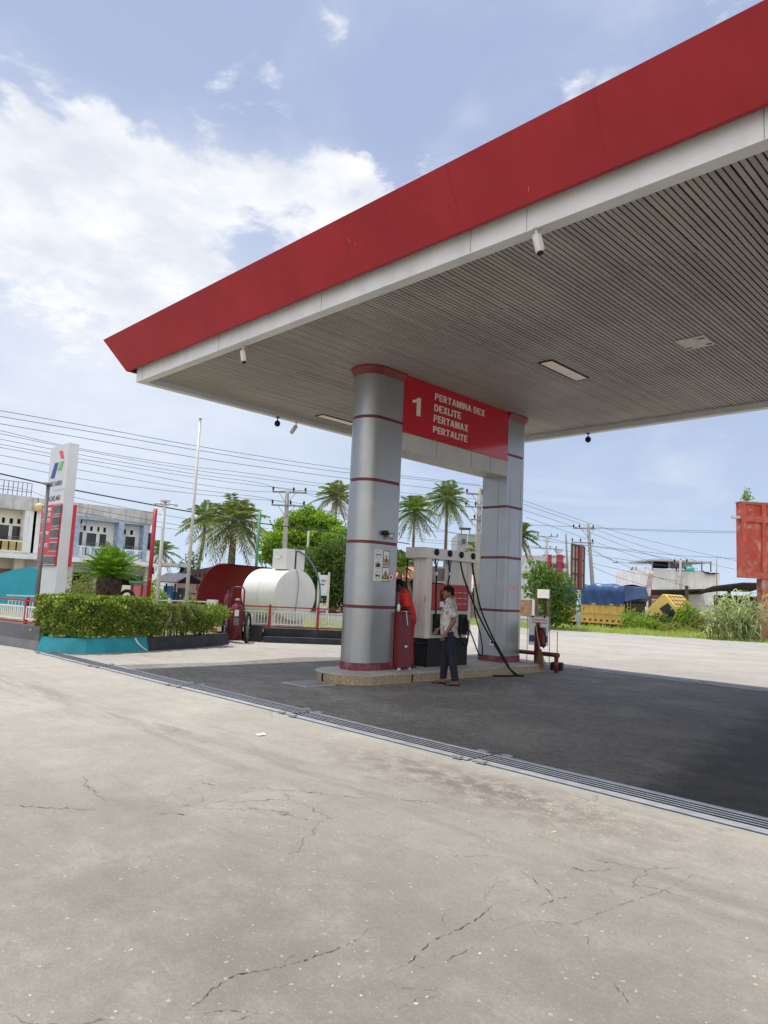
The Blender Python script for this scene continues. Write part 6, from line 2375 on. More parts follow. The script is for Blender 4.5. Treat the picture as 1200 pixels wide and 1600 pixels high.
MB().hexa([(p[0].x*.5+p[1].x*.5-.2, p[0].y*.5+p[1].y*.5-.2, z0), (p[0].x*.4+p[1].x*.6, p[0].y*.4+p[1].y*.6, z0), (p[2].x*.6+p[3].x*.4, p[2].y*.6+p[3].y*.4, z0), (p[2].x*.5+p[3].x*.5-.2, p[2].y*.5+p[3].y*.5-.2, z0)],
          [(p[0].x, p[0].y, z1), (p[1].x, p[1].y, z1), (p[2].x, p[2].y, z1), (p[3].x, p[3].y, z1)]).build('roof_hopper', M_PARAPET, t)
slab_thing('grey_house', 'weathered grey house half hidden by the far column and a tree', 'house', M_PARAPET, 800, 866, 849, 960, 80, th=8, zb=-1)

# ------------------------------------------------------------------ across the road on the right
t = slab_thing('white_building', 'large white rendered building with a roof shelter right of the truck', 'building', M_OLDWHITE, 1016, 888, 1099, 975, 62, th=9, zb=-1)
mb = MB()
slab_mb(mb, 1098.9, 894, 1123, 975, 62.3, th=8, zb=-1)
mb.build('side_wing', M_OLDWHITE, t)
for i, (x0_, x1_, yy) in enumerate(((1098.5, 1100, 893), (1100, 1108, 894.5), (1108, 1116, 896.5), (1116, 1123, 896))):
    mb = MB()
    slab_mb(mb, x0_, yy-1.2, x1_, yy+.6, 62.2, th=8.2)
    mb.build('coping', M_DARK, t)
mb = MB()
slab_mb(mb, 1019, 875.5, 1112, 877.2, 61.5, th=6)
mb.build('shelter_roof', M_PARAPET, t)
for x0_, x1_, m in ((1025, 1044, M_DARK), (1044.5, 1046.5, M_OLDWHITE), (1047, 1067, mat('shelter grey', (.22, .22, .23), .8)), (1067.5, 1081, M_OLDWHITE)):
    mb = MB()
    slab_mb(mb, x0_, 877.3, x1_, 888, 63, th=1.0)
    mb.build('shelter_wall', m, t)
for px_ in (1019.5, 1097, 1111):
    mb = MB()
    slab_mb(mb, px_-.35, 877, px_+.35, 894, 61.4, th=.1)
    mb.build('post', M_GREYMETAL, t)
q = D(1078, 893, 61.0)
z = D(1078, 885.5, 61.0).z
MB().lathe((q.x, q.y, q.z), [(.35, 0), (.36, .05), (.36, z-q.z-.1), (.2, z-q.z)], 14).build('water_drum', mat('teal drum', (.05, .35, .36), .5), t)
mb = MB()
slab_mb(mb, 1092, 940, 1101, 966, 61.5, th=.1)
mb.build('door', mat('grey brown door', (.25, .22, .19), .7), t)
for x0_, x1_, y0_, y1_ in ((1105, 1111, 945, 951), (1113, 1119, 945, 951), (1105, 1111, 953, 959), (1113, 1119, 953, 959)):
    mb = MB()
    slab_mb(mb, x0_, y0_, x1_, y1_, 61.6, th=.1)
    mb.build('window', mat('pale pane', (.25, .28, .34), .2), t)

t = slab_thing('roadside_stall', 'roadside stall with a long dark sagging sheet roof and a black doorway', 'stall', M_CREAM, 1036, 938, 1053, 975, 54, th=3, zb=-.9)
for (x0_, x1_, y0_, y1_, m, nm) in ((1012, 1053, 922, 937.5, mat('brick pink wall', (.48, .33, .27), .85, var=.15, vs=3, dirt=.4, dirtcol=(.55, .5, .45)), 'brick_wall'), (1053.5, 1071, 928, 975, M_DARK, 'doorway'), (1071.5, 1100, 926, 975, M_OLDWHITE, 'wall'), (1140, 1190, 930, 975, M_DARK, 'shaded_bay')):
    mb = MB()
    slab_mb(mb, x0_, y0_, x1_, y1_, 54.05, th=2.5, zb=-.9 if nm != 'brick_wall' else None)
    mb.build(nm, m, t)
for i in range(5):
    mb = MB()
    slab_mb(mb, 1054.5, 934+i*7, 1069, 935+i*7, 53.98, th=.04)
    mb.build('slat', M_GREYMETAL, t)
for (x0_, xb, ya, yb, dd) in ((1010, 1062, 920.5, 920.0, 53), (1062, 1108, 920.0, 919.0, 53.02), (1104, 1150, 915.0, 909.5, 51), (1150, 1200, 909.5, 910.5, 51.02)):
    a, b = D(x0_, ya, dd), D(xb, yb, dd)
    nn = Vector((CR[1], -CR[0], 0)).normalized()
    f = [(a+nn*1.0), (b+nn*1.0), (b-nn*2.6), (a-nn*2.6)]
    zz = [a.z-.10, b.z-.10, b.z-.62, a.z-.62]
    MB().hexa([(q.x, q.y, z_-.03) for q, z_ in zip(f, zz)], [(q.x, q.y, z_+.06) for q, z_ in zip(f, zz)]).build('sheet_roof', mat('sooty roof sheet', (.05, .042, .038), .85, var=.35, vs=3), t)
for px_ in (1073.5, 1016, 1140):
    mb = MB()
    slab_mb(mb, px_-.8, 915, px_+.8, 978, 51.7, zb=-.9, th=.12)
    mb.build('post', M_RUST, t)

# feather flag
fp = D(1011, 935, 50)
t = thing('feather_flag', 'pale pink feather flag beside the roadside stall', 'flag', (fp.x, fp.y, -.9))
MB().tube([(fp.x, fp.y, -.9), (fp.x, fp.y, D(1011, 925, 50).z), tuple(D(1015, 890, 50)), tuple(D(1018, 887, 50))], [.04, .035, .025, .015], 8).build('pole', M_PICKET, t)
edge = [((1009.5, 932), (1016, 931)), ((1009, 920), (1017, 918)), ((1011, 908), (1020, 906)), ((1013.5, 896), (1021, 897)), ((1016, 889), (1019.5, 890.5))]
mb = MB()
for i in range(len(edge)-1):
    q = [D(*edge[i][0], 49.9), D(*edge[i][1], 49.9+.2*math.sin(i*1.7)), D(*edge[i+1][1], 49.9+.2*math.sin(i*1.7+1.7)), D(*edge[i+1][0], 49.9)]
    off = Vector((.02, .0, 0))
    mb.add(q, [(0, 1, 2, 3)], 0, True)
    mb.add([p_+off for p_ in q], [(3, 2, 1, 0)], 0, True)
mb.build('cloth', mat('pink white cloth', (.60, .50, .52), .8, var=.25, vs=3), t)

# truck with tarpaulin and its cab tipped forward
hx = Vector((.99, -.147, 0)).normalized()
TA = math.atan2(hx.y, hx.x)
TB = D(975, 985, 44.0)
GZ = -.86
trk = thing('truck', 'yellow truck with blue tarpaulin over its load and cab tipped forward', 'truck', (TB.x, TB.y, GZ), local=True, rz=TA)
# local: x forward (to the right), y away; origin at near front corner of the bed
zb0, zb1 = 1.10, D(975, 944, 44).z-GZ
Lb, Wb = 6.2, 2.2
mb = MB().box((-Lb, 0, zb0), (0, Wb, zb1))
mb.build('cargo_bed', M_YELLOW, trk, bevel=.01)
rib = MB()
for i in range(15):
    x = -.04-i*(Lb-.08)/14
    rib.box((x-.035, -.05, zb0+.02), (x+.035, -.002, zb1-.01))
for z in (zb0+.03, zb1-.10, zb0+.62):
    rib.box((-Lb, -.06, z), (0, -.0021, z+.07))
rib.build('bed_ribs', mat('ochre truck rib', (.62, .42, .11), .55), trk)
for i in range(12):
    x = -.25-i*(Lb-.08)/14
    MB().box((x-.27, -.012, zb0+.14), (x-.02, -.001, zb0+.27)).build('bed_slot', M_RUST, trk)
# tarpaulin: draped, lumpy
nx, ny = 40, 12
rng = np.random.default_rng(3)
vs, fs = [], []
zt_ = D(930, 913, 44).z-GZ
for j in range(ny+1):
    for i in range(nx+1):
        u, v = i/nx, j/ny
        x = -Lb-.05+u*(Lb+.1)
        w_ = v
        if w_ < .25:
            y = -.07+.02*math.sin(x*5)
            z = zb1-.12+(zt_-zb1+.1)*(w_/.25)
        elif w_ > .75:
            y = Wb+.07
            z = zt_-(zt_-zb1+.1)*((w_-.75)/.25)
        else:
            y = -.07+(Wb+.14)*((w_-.25)/.5)
            z = zt_+.10*math.sin((w_-.25)/.5*PI)
        if .2 < w_ < .8:
            z += .05*math.sin(x*2.3)+.04*math.sin(x*5.1+y*3)+rng.normal(0, .012)
        else:
            y += (.03*math.sin(x*9+w_*9)+rng.normal(0, .01))*(-1 if w_ < .5 else 1)
        vs.append((x, y, z))
for j in range(ny):
    for i in range(nx):
        a = j*(nx+1)+i
        fs.append((a, a+1, a+nx+2, a+nx+1))
tp = MB().add(vs, fs, 0, True)
b0 = len(tp.v)
fr = [(.06, -.07, zb1+.15), (.06, Wb+.07, zb1+.15), (.62, Wb*.8, zb1+.42), (.68, .35, zb1+.36), (.04, -.05, zt_), (.04, Wb+.05, zt_), (.45, Wb*.75, zt_-.05), (.5, .4, zt_-.08)]
tp.add(fr, [(0, 3, 2, 1), (4, 5, 6, 7), (0, 4, 7, 3), (3, 7, 6, 2), (2, 6, 5, 1), (0, 1, 5, 4)], 0, False)
tp.build('tarpaulin', M_TARP, trk)
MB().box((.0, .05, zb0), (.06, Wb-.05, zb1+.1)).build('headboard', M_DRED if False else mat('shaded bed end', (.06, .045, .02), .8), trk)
ld = MB()
for y in (.18, .48):
    ld.box((.09, y-.02, zb0-.2), (.13, y+.02, zb1+.2))
for k in range(5):
    ld.box((.095, .18, zb0+k*.28), (.125, .48, zb0+k*.28+.03))
ld.build('ladder', M_STEEL, trk)
MB().box((-Lb+.1, .5, zb0-.28), (2.6, .75, zb0-.05)).build('chassis_rail', M_BLACK, trk)
MB().box((-Lb+.1, 1.45, zb0-.28), (2.6, 1.70, zb0-.05)).build('chassis_rail', M_BLACK, trk)
for x, y in ((-3.3, .12), (-3.3, Wb-.42), (-4.5, .12), (-4.5, Wb-.42), (1.7, .12), (1.7, Wb-.42)):
    wh = MB().lathe((x, y+.15, .50), [(.28, -.15), (.46, -.15), (.50, -.10), (.50, .10), (.46, .15), (.28, .15)], 24, axis='Y').build('wheel', M_RUBBER, trk)
    MB().lathe((x, y+.15, .50), [(.05, -.11), (.27, -.12), (.27, .12), (.05, .11)], 18, axis='Y').build('rim', M_YELLOW, wh)
# cab tipped about its front foot
pv = Vector((2.55, 0, .85))
TILT = R(47)


def CP(x, y, z):
    q = Matrix.Rotation(TILT, 3, 'Y') @ Vector((x, 0, z))
    return (pv.x+q.x, .12+y, pv.z+q.z)


side = [(-1.65, .0), (-.02, .0), (.05, .75), (-.22, 1.55), (-.35, 1.66), (-1.50, 1.66), (-1.65, 1.55)]
Wc = 1.95
mb = MB()
n_ = len(side)
mb.add([CP(x, 0, z) for x, z in side]+[CP(x, Wc, z) for x, z in side], [tuple(range(n_)), tuple(range(2*n_-1, n_-1, -1))]+[((i+1) % n_, i, n_+i, n_+(i+1) % n_) for i in range(n_)])
cab = mb.build('cab', M_YELLOW, trk, bevel=.03)
sd = [(-1.15, .80), (-.10, .80), (-.30, 1.45), (-1.05, 1.45)]
MB().add([CP(x, -.012, z) for x, z in sd]+[CP(x, .01, z) for x, z in sd], [(0, 1, 2, 3), (7, 6, 5, 4), (0, 3, 7, 4), (1, 0, 4, 5), (2, 1, 5, 6), (3, 2, 6, 7)]).build('side_window', M_GLASSD, cab)
MB().add([CP(.055, .10, .80), CP(.055, Wc-.10, .80), CP(-.19, Wc-.12, 1.52), CP(-.19, .12, 1.52)], [(0, 1, 2, 3)]).build('windscreen', M_GLASSD, cab)
rack = MB()
for k in range(5):
    y = .2+k*.38
    rack.add([CP(-1.45, y, 1.70), CP(-.40, y, 1.70), CP(-.40, y+.06, 1.70), CP(-1.45, y+.06, 1.70)], [(0, 1, 2, 3)])
for k in range(4):
    x = -1.4+k*.3
    rack.add([CP(x, .12, 1.69), CP(x+.06, .12, 1.69), CP(x+.06, Wc-.12, 1.69), CP(x, Wc-.12, 1.69)], [(0, 1, 2, 3)])
rack.build('roof_rack', mat('brown rack', (.22, .13, .05), .8), cab)
MB().add([CP(.056, .15, .18), CP(.056, Wc-.15, .18), CP(.056, Wc-.15, .60), CP(.056, .15, .60)], [(0, 1, 2, 3)]).build('grille', M_BLACK, cab)

# back of a billboard on a pale blue post
bp = D(904, 978, 44.0)
t = thing('billboard', 'narrow billboard seen from behind, red strut frame on a pale blue post', 'billboard', (bp.x, bp.y, -.5))
MB().tube([(bp.x, bp.y, -.6), (bp.x, bp.y, D(904, 922, 44).z)], .13, 12).build('post', mat('pale blue post', (.36, .47, .55), .5), t)
l0, l1, r0, r1 = D(893.2, 848, 43.1), D(892, 919, 43.1), D(913.2, 855, 44.9), D(912.3, 923, 44.9)
l1 = Vector((l0.x, l0.y, l1.z))
r1 = Vector((r0.x, r0.y, r1.z))
wv = r0-l0
wv.z = 0
wl_ = wv.length
wv.normalize()
nb = Vector((wv.y, -wv.x, 0))
zt0, zb0_ = (l0.z+r0.z)/2, (l1.z+r1.z)/2


def BP(u, z, d=0):
    q = l0+wv*(u*wl_)+nb*d
    return (q.x, q.y, zb0_+(zt0-zb0_)*z)


MB().hexa([BP(0, 0, -.06), BP(1, 0, -.06), BP(1, 0, -.02), BP(0, 0, -.02)], [BP(0, 1, -.06), BP(1, 1, -.06), BP(1, 1, -.02), BP(0, 1, -.02)]).build('panel', mat('panel back', (.36, .33, .30), .7, var=.15), t)
for u0_, u1_, m, d in ((0, .04, M_RUST, .05), (.27, .31, M_RUST, .05), (.49, .70, mat('red strut', (.22, .035, .03), .6), .12), (.74, .78, M_RUST, .05), (.96, 1, M_RUST, .05)):
    MB().hexa([BP(u0_, 0, -.019), BP(u1_, 0, -.019), BP(u1_, 0, d), BP(u0_, 0, d)], [BP(u0_, 1, -.019), BP(u1_, 1, -.019), BP(u1_, 1, d), BP(u0_, 1, d)]).build('strut', m, t)
for z0_ in (0, .33, .66, .975):
    MB().hexa([BP(0, z0_, -.018), BP(1, z0_, -.018), BP(1, z0_, .045), BP(0, z0_, .045)], [BP(0, z0_+.025, -.018), BP(1, z0_+.025, -.018), BP(1, z0_+.025, .045), BP(0, z0_+.025, .045)]).build('crossbar', M_RUST, t)

# two small boards by the verge
t = slab_thing('notice_board', 'small rusty white board on two rusted posts before the leafy tree', 'board', M_PANELOLD, 840, 920.5, 858, 935, 36, part='panel', th=.04)
for px_ in (838.8, 857.2):
    mb = MB()
    slab_mb(mb, px_-.9, 919, px_+.9, 978, 35.95, zb=-.1, th=.07)
    mb.build('post', M_RUST, t)
t = slab_thing('notice_board', 'pale framed board with peeling brown picture half behind the far column', 'board', mat('peeling brown print', (.32, .17, .09), .8, var=.35, vs=4, dirt=.7, dirtcol=(.55, .50, .42), ds=3), 806, 937, 832, 963, 33, part='panel', th=.04)
for (x0_, x1_, y0_, y1_) in ((805, 834.5, 934.5, 937), (832, 834.5, 937, 968), (805, 807.5, 937, 968), (807.5, 832, 963, 966)):
    mb = MB()
    slab_mb(mb, x0_, y0_, x1_, y1_, 32.95, th=.08)
    mb.build('frame', M_POLEWHITE, t)
for px_ in (808, 833):
    mb = MB()
    slab_mb(mb, px_-.8, 966, px_+.8, 985, 32.96, zb=-.1, th=.07)
    mb.build('post', M_POLEWHITE, t)

# red concrete hoarding on a pillar at the right edge
hd = 38.0
hp = D(1160, 845, hd)
e = Vector((CR[0], CR[1], 0)).normalized()
e = Matrix.Rotation(R(8), 3, 'Z') @ e
n = Vector((e.y, -e.x, 0))
zt_, zb_ = D(1162, 783, hd).z, D(1162, 903, hd).z
HW, HT = 3.6, .55
t = thing('hoarding', 'peeling red concrete hoarding with framed panels on a thick pillar', 'hoarding', (hp.x, hp.y, -.3))


def HP_(u, z, d):
    q = hp+e*u+n*d
    return (q.x, q.y, z)


def hbox(u0_, u1_, z0_, z1_, d0, d1, nm, m, bev=0):
    MB().hexa([HP_(u0_, z0_, d1), HP_(u1_, z0_, d1), HP_(u1_, z0_, d0), HP_(u0_, z0_, d0)], [HP_(u0_, z1_, d1), HP_(u1_, z1_, d1), HP_(u1_, z1_, d0), HP_(u0_, z1_, d0)]).build(nm, m, t, bevel=bev)


hbox(.02, HW-.02, zb_+.02, zt_-.02, -HT, -.10, 'panel', mat('peeling red render', (.40, .06, .045), .85, var=.15, vs=1.5, dirt=1.0, dirtcol=(.55, .36, .26), ds=.9, bump=.4, bs=14, streak=False))
hz1 = D(1162, 806, hd).z
for u0_, u1_ in ((0, .24), (1.18, 1.40), (2.2, 2.42), (HW-.24, HW)):
    hbox(u0_, u1_, zb_, zt_, -.099, .0, 'upright', M_REDCONC)
for z0_, z1_ in ((zb_, zb_+.32), (hz1-.28, hz1+.05), (zt_-.10, zt_)):
    for u0_, u1_ in ((.241, 1.179), (1.401, 2.199), (2.421, HW-.241)):
        hbox(u0_, u1_, z0_, z1_, -.098, .0, 'crossbeam', M_REDCONC)
hbox(-.05, HW+.05, zt_+.001, zt_+.05, -HT-.03, .04, 'coping', mat('bleached coping', (.45, .33, .27), .9))
hbox(-.42, -.002, hz1-.12, hz1+.03, -.35, -.12, 'broken_stub', M_PARAPET)
hbox(1.15, 2.35, -.5, zb_-.001, -HT+.05, -.05, 'pillar', mat('brick red pillar', (.36, .11, .07), .85, var=.2, vs=5, dirt=.6, dirtcol=(.45, .4, .36), ds=2))
q = HP_(.46, zt_+.05, -.25)
shrub('plant', Vector(q), [(0, 0, .28, .20, .20, .26), (.05, -.05, .52, .13, .13, .2), (-.18, .05, .2, .12, .12, .14), (.2, .1, .2, .12, .12, .12)], 260, .13, 'small wild plant growing on top of the red hoarding', L_BUSH, 17, cat='plant', stems=3)

# ------------------------------------------------------------------ verge grass, bushes, canes
rng = np.random.default_rng(12)
N = 42000
RF = np.array(sorted(ROADF))
x = rng.uniform(-29, 6, N)
yr = np.interp(x, RF[:, 0], RF[:, 1])
dv = rng.gamma(1.6, 1.6, N)
y = yr+dv*1.0-.15+rng.normal(0, .15, N)
z = -.05*np.ones(N)
P0 = np.stack([x, y, z], 1)
gsz = rng.uniform(.14, .44, N)*np.clip(.45+dv*.35, .4, 1.25)*(1+.35*np.sin(x*1.7)*np.sin(x*.6+y))
dr = np.stack([rng.normal(0, .45, N), rng.normal(0, .45, N), np.ones(N)], 1)
Vv, Ff = blade_geo(P0, dr, gsz, .035, rng.uniform(.1, .5, N), rng, 2)
tag(npmesh('verge_grass', Vv, Ff, L_GRASS), 'rough yellow green grass along the far side of the road', 'grass', kind='stuff')
sheet('verge', [(-30, 28.9), (-23, 32.9), (-17, 35.4), (-11.8, 37.2), (-4, 40.5), (8, 43.5), (8, 46), (-4, 43.4), (-12, 40.6), (-18, 39), (-25, 36.8), (-31, 34)], -.045, mat('grassy soil', (.10, .11, .035), .95, var=.3, vs=3, bump=.6, bs=20))
rng = np.random.default_rng(13)
N = 5200
P0 = np.stack([rng.uniform(-21, -15.9, N), rng.uniform(12.6, 18, N), np.full(N, .25)], 1)
inside = (P0[:, 0] < -16.2-(P0[:, 1]-13.8)*.9) & (P0[:, 0] < -17.4+(P0[:, 1]-12.2)*.75)
P0 = P0[inside]
Vv, Ff = blade_geo(P0, np.stack([rng.normal(0, .4, len(P0)), rng.normal(0, .4, len(P0)), np.ones(len(P0))], 1), rng.uniform(.06, .16, len(P0)), .02, .3, rng, 2)
tag(npmesh('lawn_grass', Vv, Ff, L_GRASS), 'short grass behind the picket fence near the white tank', 'grass', kind='stuff')


def bush(px, py, dep, blobs, n, size, label, m, seed, zb=-.5, **k):
    q = D(px, py, dep)
    return shrub('bush', Vector((q.x, q.y, zb)), blobs, n, size, label, m, seed, cat='bush', **k)


bush(1003, 975, 40.5, [(0, 0, .9, .9, .8, .6), (-.7, .2, 1.15, .6, .6, .55), (.6, 0, .75, .7, .6, .5), (-.3, -.3, .6, .7, .5, .5)], 3600, .17, 'bright green bush in front of the tipped truck cab', L_BUSH, 51)
bush(1032, 975, 40.8, [(0, 0, .85, 1.0, .8, .65), (.7, .1, .7, .6, .6, .5), (-.5, .1, 1.0, .5, .5, .4)], 3200, .17, 'darker green bush right of the one before the truck cab', L_TREED, 52)
bush(1078, 975, 41, [(0, 0, 1.1, .9, .8, .9), (-.2, 0, 1.7, .5, .5, .55), (.5, .2, 1.2, .5, .5, .6)], 3000, .18, 'tall green bush under the stall roof, between lower bushes', L_BUSH, 53)
bush(1055, 985, 39.5, [(0, 0, .6, .9, .6, .5), (.7, 0, .5, .7, .5, .4), (-.7, .1, .5, .6, .5, .4)], 2400, .15, 'low yellow green bush at the foot of the taller green one', leafmat('yellow bush leaves', (.16, .20, .04), (.38, .38, .09), .35, (.38, .28, .12), .15), 54)
bush(1097, 982, 40, [(0, 0, .8, .8, .7, .75), (.6, .1, .7, .6, .5, .6), (-.4, 0, .6, .5, .5, .5)], 2600, .17, 'mixed green and brown bush beside the tall canes', leafmat('mixed bush leaves', (.08, .12, .03), (.26, .30, .08), .3, (.28, .18, .09), .2), 55)

# tall canes
q = G(1150, 1001, 0)
rng = np.random.default_rng(15)
t = thing('cane_clump', 'tall clump of arching pale green canes left of the red pillar', 'canes', (q.x, q.y, -.2))
e = Vector((CR[0], CR[1], 0)).normalized()
geos = []
stm = MB()
for i in range(80):
    u, v = rng.uniform(-1.35, 1.35), rng.uniform(-.2, 1.6)
    b = np.array(q+e*u)+np.array([-.3, .9, 0])*v
    b[2] = -.25
    h = rng.uniform(1.3, 2.9)*(1.0-.10*abs(u-.2))
    lean = rng.normal(0, .16, 2)
    top = b+np.array([lean[0]*h, lean[1]*h, h])
    stm.tube([b, (b+top)/2+rng.normal(0, .04, 3), top], [.018, .014, .007], 5)
    k = 8
    f = rng.uniform(.25, 1.0, k)
    P0 = b+(top-b)*f[:, None]
    az = rng.uniform(0, 2*PI, k)
    dr = np.stack([np.cos(az)*.75, np.sin(az)*.75, rng.uniform(.6, 1.3, k)], 1)
    geos.append(blade_geo(P0, dr, rng.uniform(.8, 1.4, k), rng.uniform(.06, .10, k), rng.uniform(.5, 1.1, k), rng, 5))
Vv, Ff = merge_geo(geos)
npmesh('blades', Vv, Ff, L_CANE, t)
stm.build('stems', mat('cane stem', (.26, .27, .12), .8), t)


# ------------------------------------------------------------------ trees
def palm(pxc, pyc, dep, L, label, seed, n=26, leafm=None, zb=-.1, lean=(0, 0), rt=.16, el=(1.45, -.55), droop=.42, lw=.12, ll=.80, group='coconut palms behind the station', hang=.30):
    """crown centre at a pixel and distance; trunk down to the ground"""
    c = D(pxc, pyc, dep)
    t = thing('palm_tree', label, 'palm tree', (c.x-lean[0], c.y-lean[1], zb), group=group)
    rng = np.random.default_rng(seed)
    mb = MB()
    pts, rr_ = [], []
    for i in range(9):
        u = i/8
        pts.append((c.x-lean[0]*(1-u)**1.6, c.y-lean[1]*(1-u)**1.6, zb+(c.z-.05-zb)*u))
        rr_.append(rt*(1.35-.55*u))
    mb.tube(pts, rr_, 10)
    mb.build('trunk', M_BARK, t)
    Vv, Ff = fronds(np.array(c), n, L, el, droop, 30, ll*L/2.8, lw, rng, hang=hang, vee=.1, stalk=.03)
    npmesh('crown', Vv, Ff, leafm or L_PALM, t)
    V2, F2 = fronds(np.array(c)-np.array([0, 0, .15]), 5, L*.8, (-.5, -1.2), .6, 16, ll*.6*L/2.8, lw, rng, hang=.7, vee=0, stalk=.03)
    npmesh('dry_fronds', V2, F2, L_DRY, t)
    nut = MB()
    for i in range(6):
        a = i*1.05
        nut.ball((c.x+.28*math.cos(a), c.y+.28*math.sin(a), c.z-.3), .13, 8)
    nut.build('coconuts', mat('coconut husk', (.20, .20, .06), .7), t)
    return t


palm(366, 816, 60, 3.75, 'broad coconut palm with drooping fronds behind the red shelter', 101, n=40, leafm=L_PALMB, rt=.3, el=(1.45, -.75), droop=.48, zb=-.3)
palm(322, 812, 72, 3.0, 'slender coconut palm just left of the broad one behind the shelter', 102, n=24, lean=(.6, .8), zb=-.3)
palm(252, 862, 85, 2.9, 'small distant palm beside the end of the white shop house', 103, n=18, zb=-.3)
palm(526, 776, 78, 3.1, 'upright palm with a ragged crown touching the near column', 104, n=28, el=(1.45, -.5), droop=.45, leafm=L_PALMB, zb=-.3)
palm(648, 798, 84, 3.3, 'coconut palm seen just right of the near column', 105, n=34, el=(1.45, -.85), zb=-.3, leafm=L_PALM)
palm(699, 779, 92, 3.6, 'tallest coconut palm, on a thin bare trunk above the dispenser', 106, n=36, el=(1.45, -.85), rt=.2, zb=-.3)
palm(812, 836, 58, 2.0, 'palm half hidden by the right edge of the far column', 107, n=20, zb=-.3)
palm(627, 885, 50, 1.9, 'low young palm with long fronds at the edge of the near column', 108, n=20, el=(1.4, .0), droop=.4, zb=-.3, rt=.12)
palm(750, 862, 60, 2.1, 'ragged palm behind the concrete pole near the far column', 109, n=18, el=(1.2, -1.1), leafm=L_PALMB, zb=-.3)


def tree(base, blobs, n, size, label, m, seed, trunk_r=.25, name='tree', limbs=7, zb=None):
    rng = np.random.default_rng(seed)
    t = thing(name, label, 'tree', base)
    bl = [(base.x+b[0], base.y+b[1], base.z+b[2], b[3], b[4], b[5]) for b in blobs]
    Vv, Ff = blob_foliage(bl, n, size, rng, shell=.35)
    npmesh('crown', Vv, Ff, m, t)
    top = Vector((base.x, base.y, base.z+min(b[2] for b in blobs)))
    mb = MB()
    mb.tube([base, base.lerp(top, .5)+Vector((.1, -.05, 0)), top], [trunk_r*1.2, trunk_r, trunk_r*.75], 10)
    for i in range(limbs):
        b = bl[i % len(bl)]
        q = Vector(b[:3])
        mb.tube([top-Vector((0, 0, .2)), top.lerp(q, .5)+Vector((0, 0, .15)), q], [trunk_r*.5, trunk_r*.3, trunk_r*.1], 7)
    mb.build('trunk', M_BARK, t)
    return t


def pxblobs(base, dep, items):
    """ellipsoids given by pixel centre, depth offset and radii in metres"""
    out = []
    for px, py, dd, rx, rz in items:
        q = D(px, py, dep+dd)
        out.append((q.x-base.x, q.y-base.y, q.z-base.z, rx, rx, rz))
    return out


b0 = D(492, 930, 55)
b0.z = -.3
tree(b0, pxblobs(b0, 55, ((480, 815, 0, 1.5, 1.0), (500, 822, 1, 1.6, 1.0), (455, 826, 0, 1.3, .9), (520, 838, 0, 1.4, 1.0), (440, 850, -.5, 1.4, 1.0), (470, 848, -1, 1.8, 1.2), (505, 855, -1, 1.8, 1.3), (432, 868, 0, 1.2, .8))),
     26000, .30, 'large bright green domed tree behind the white tank', L_TREE, 61, limbs=8)
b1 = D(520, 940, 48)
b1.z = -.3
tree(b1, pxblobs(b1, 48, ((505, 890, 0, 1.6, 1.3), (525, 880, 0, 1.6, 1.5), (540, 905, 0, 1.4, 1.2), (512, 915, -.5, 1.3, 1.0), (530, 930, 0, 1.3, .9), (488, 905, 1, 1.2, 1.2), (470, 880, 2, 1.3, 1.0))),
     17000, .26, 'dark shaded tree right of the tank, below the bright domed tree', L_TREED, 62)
b2 = D(855, 975, 39)
b2.z = -.2
tree(b2, pxblobs(b2, 39, ((838, 884, 0, .55, .22), (850, 893, .1, .7, .20), (830, 900, 0, .6, .22), (866, 901, 0, .75, .18), (846, 908, .2, .8, .20), (878, 909, -.2, .6, .16), (858, 918, 0, .9, .20), (834, 920, .2, .7, .25),
     (886, 917, -.3, .55, .14), (870, 927, 0, .8, .18), (848, 932, .2, .9, .28), (892, 930, -.3, .55, .14), (864, 943, .1, .9, .26), (884, 943, -.3, .6, .16), (848, 950, .3, .9, .35), (868, 957, 0, .8, .30), (886, 958, -.3, .5, .2), (872, 967, -.2, .8, .3), (852, 967, .2, .8, .3), (899, 937, -.4, .35, .10), (902, 950, -.4, .3, .10))),
     5600, .20, 'leafy tree with flat layered branches before the truck', leafmat('layered tree leaves', (.035, .085, .014), (.17, .30, .04), .32), 63, trunk_r=.12, limbs=20)
b3 = D(1000, 935, 75)
b3.z = -1
tree(b3, pxblobs(b3, 75, ((1000, 908, 0, 1.6, 1.1), (985, 915, 0, 1.3, .9), (1010, 918, 0, 1.4, 1.0), (995, 930, 0, 1.6, 1.2))), 5000, .30, 'yellow green tree behind the end of the truck load', leafmat('yellow tree leaves', (.09, .14, .02), (.26, .30, .05), .35), 64)
b4 = D(730, 860, 98)
b4.z = -1
for i, (px_, py_, h_) in enumerate(((283, 884, 1.6), (291, 876, 2.2), (297, 870, 2.8), (306, 876, 2.0))):
    q = D(px_, 900, 66)
    zt_ = D(px_, py_, 66).z
    q.z = -.3
    tree(q, [(0, 0, zt_+.3-k_*.75, .22+.16*k_, .22+.16*k_, .5) for k_ in range(5)], 1500, .2, ('narrow conifer left of the others over the kiosk', 'narrow conifer second from left over the kiosk', 'tallest narrow conifer over the kiosk', 'narrow conifer nearest to the tall flag pole')[i], L_TREED, 70+i, trunk_r=.08, name='conifer', limbs=0)
bush(300, 935, 30, [(0, 0, .6, .5, .5, .5), (.2, .2, .9, .3, .3, .3)], 900, .10, 'dry brownish plant beside the kiosk under the flag pole', leafmat('dry plant leaves', (.25, .20, .12), (.40, .33, .22), .3), 81, zb=0)
bush(240, 930, 31, [(0, 0, .8, .35, .35, .7), (.2, .3, .6, .35, .35, .5)], 1200, .14, 'yellow green plant behind the red painted pole', L_BUSH, 82, zb=0)


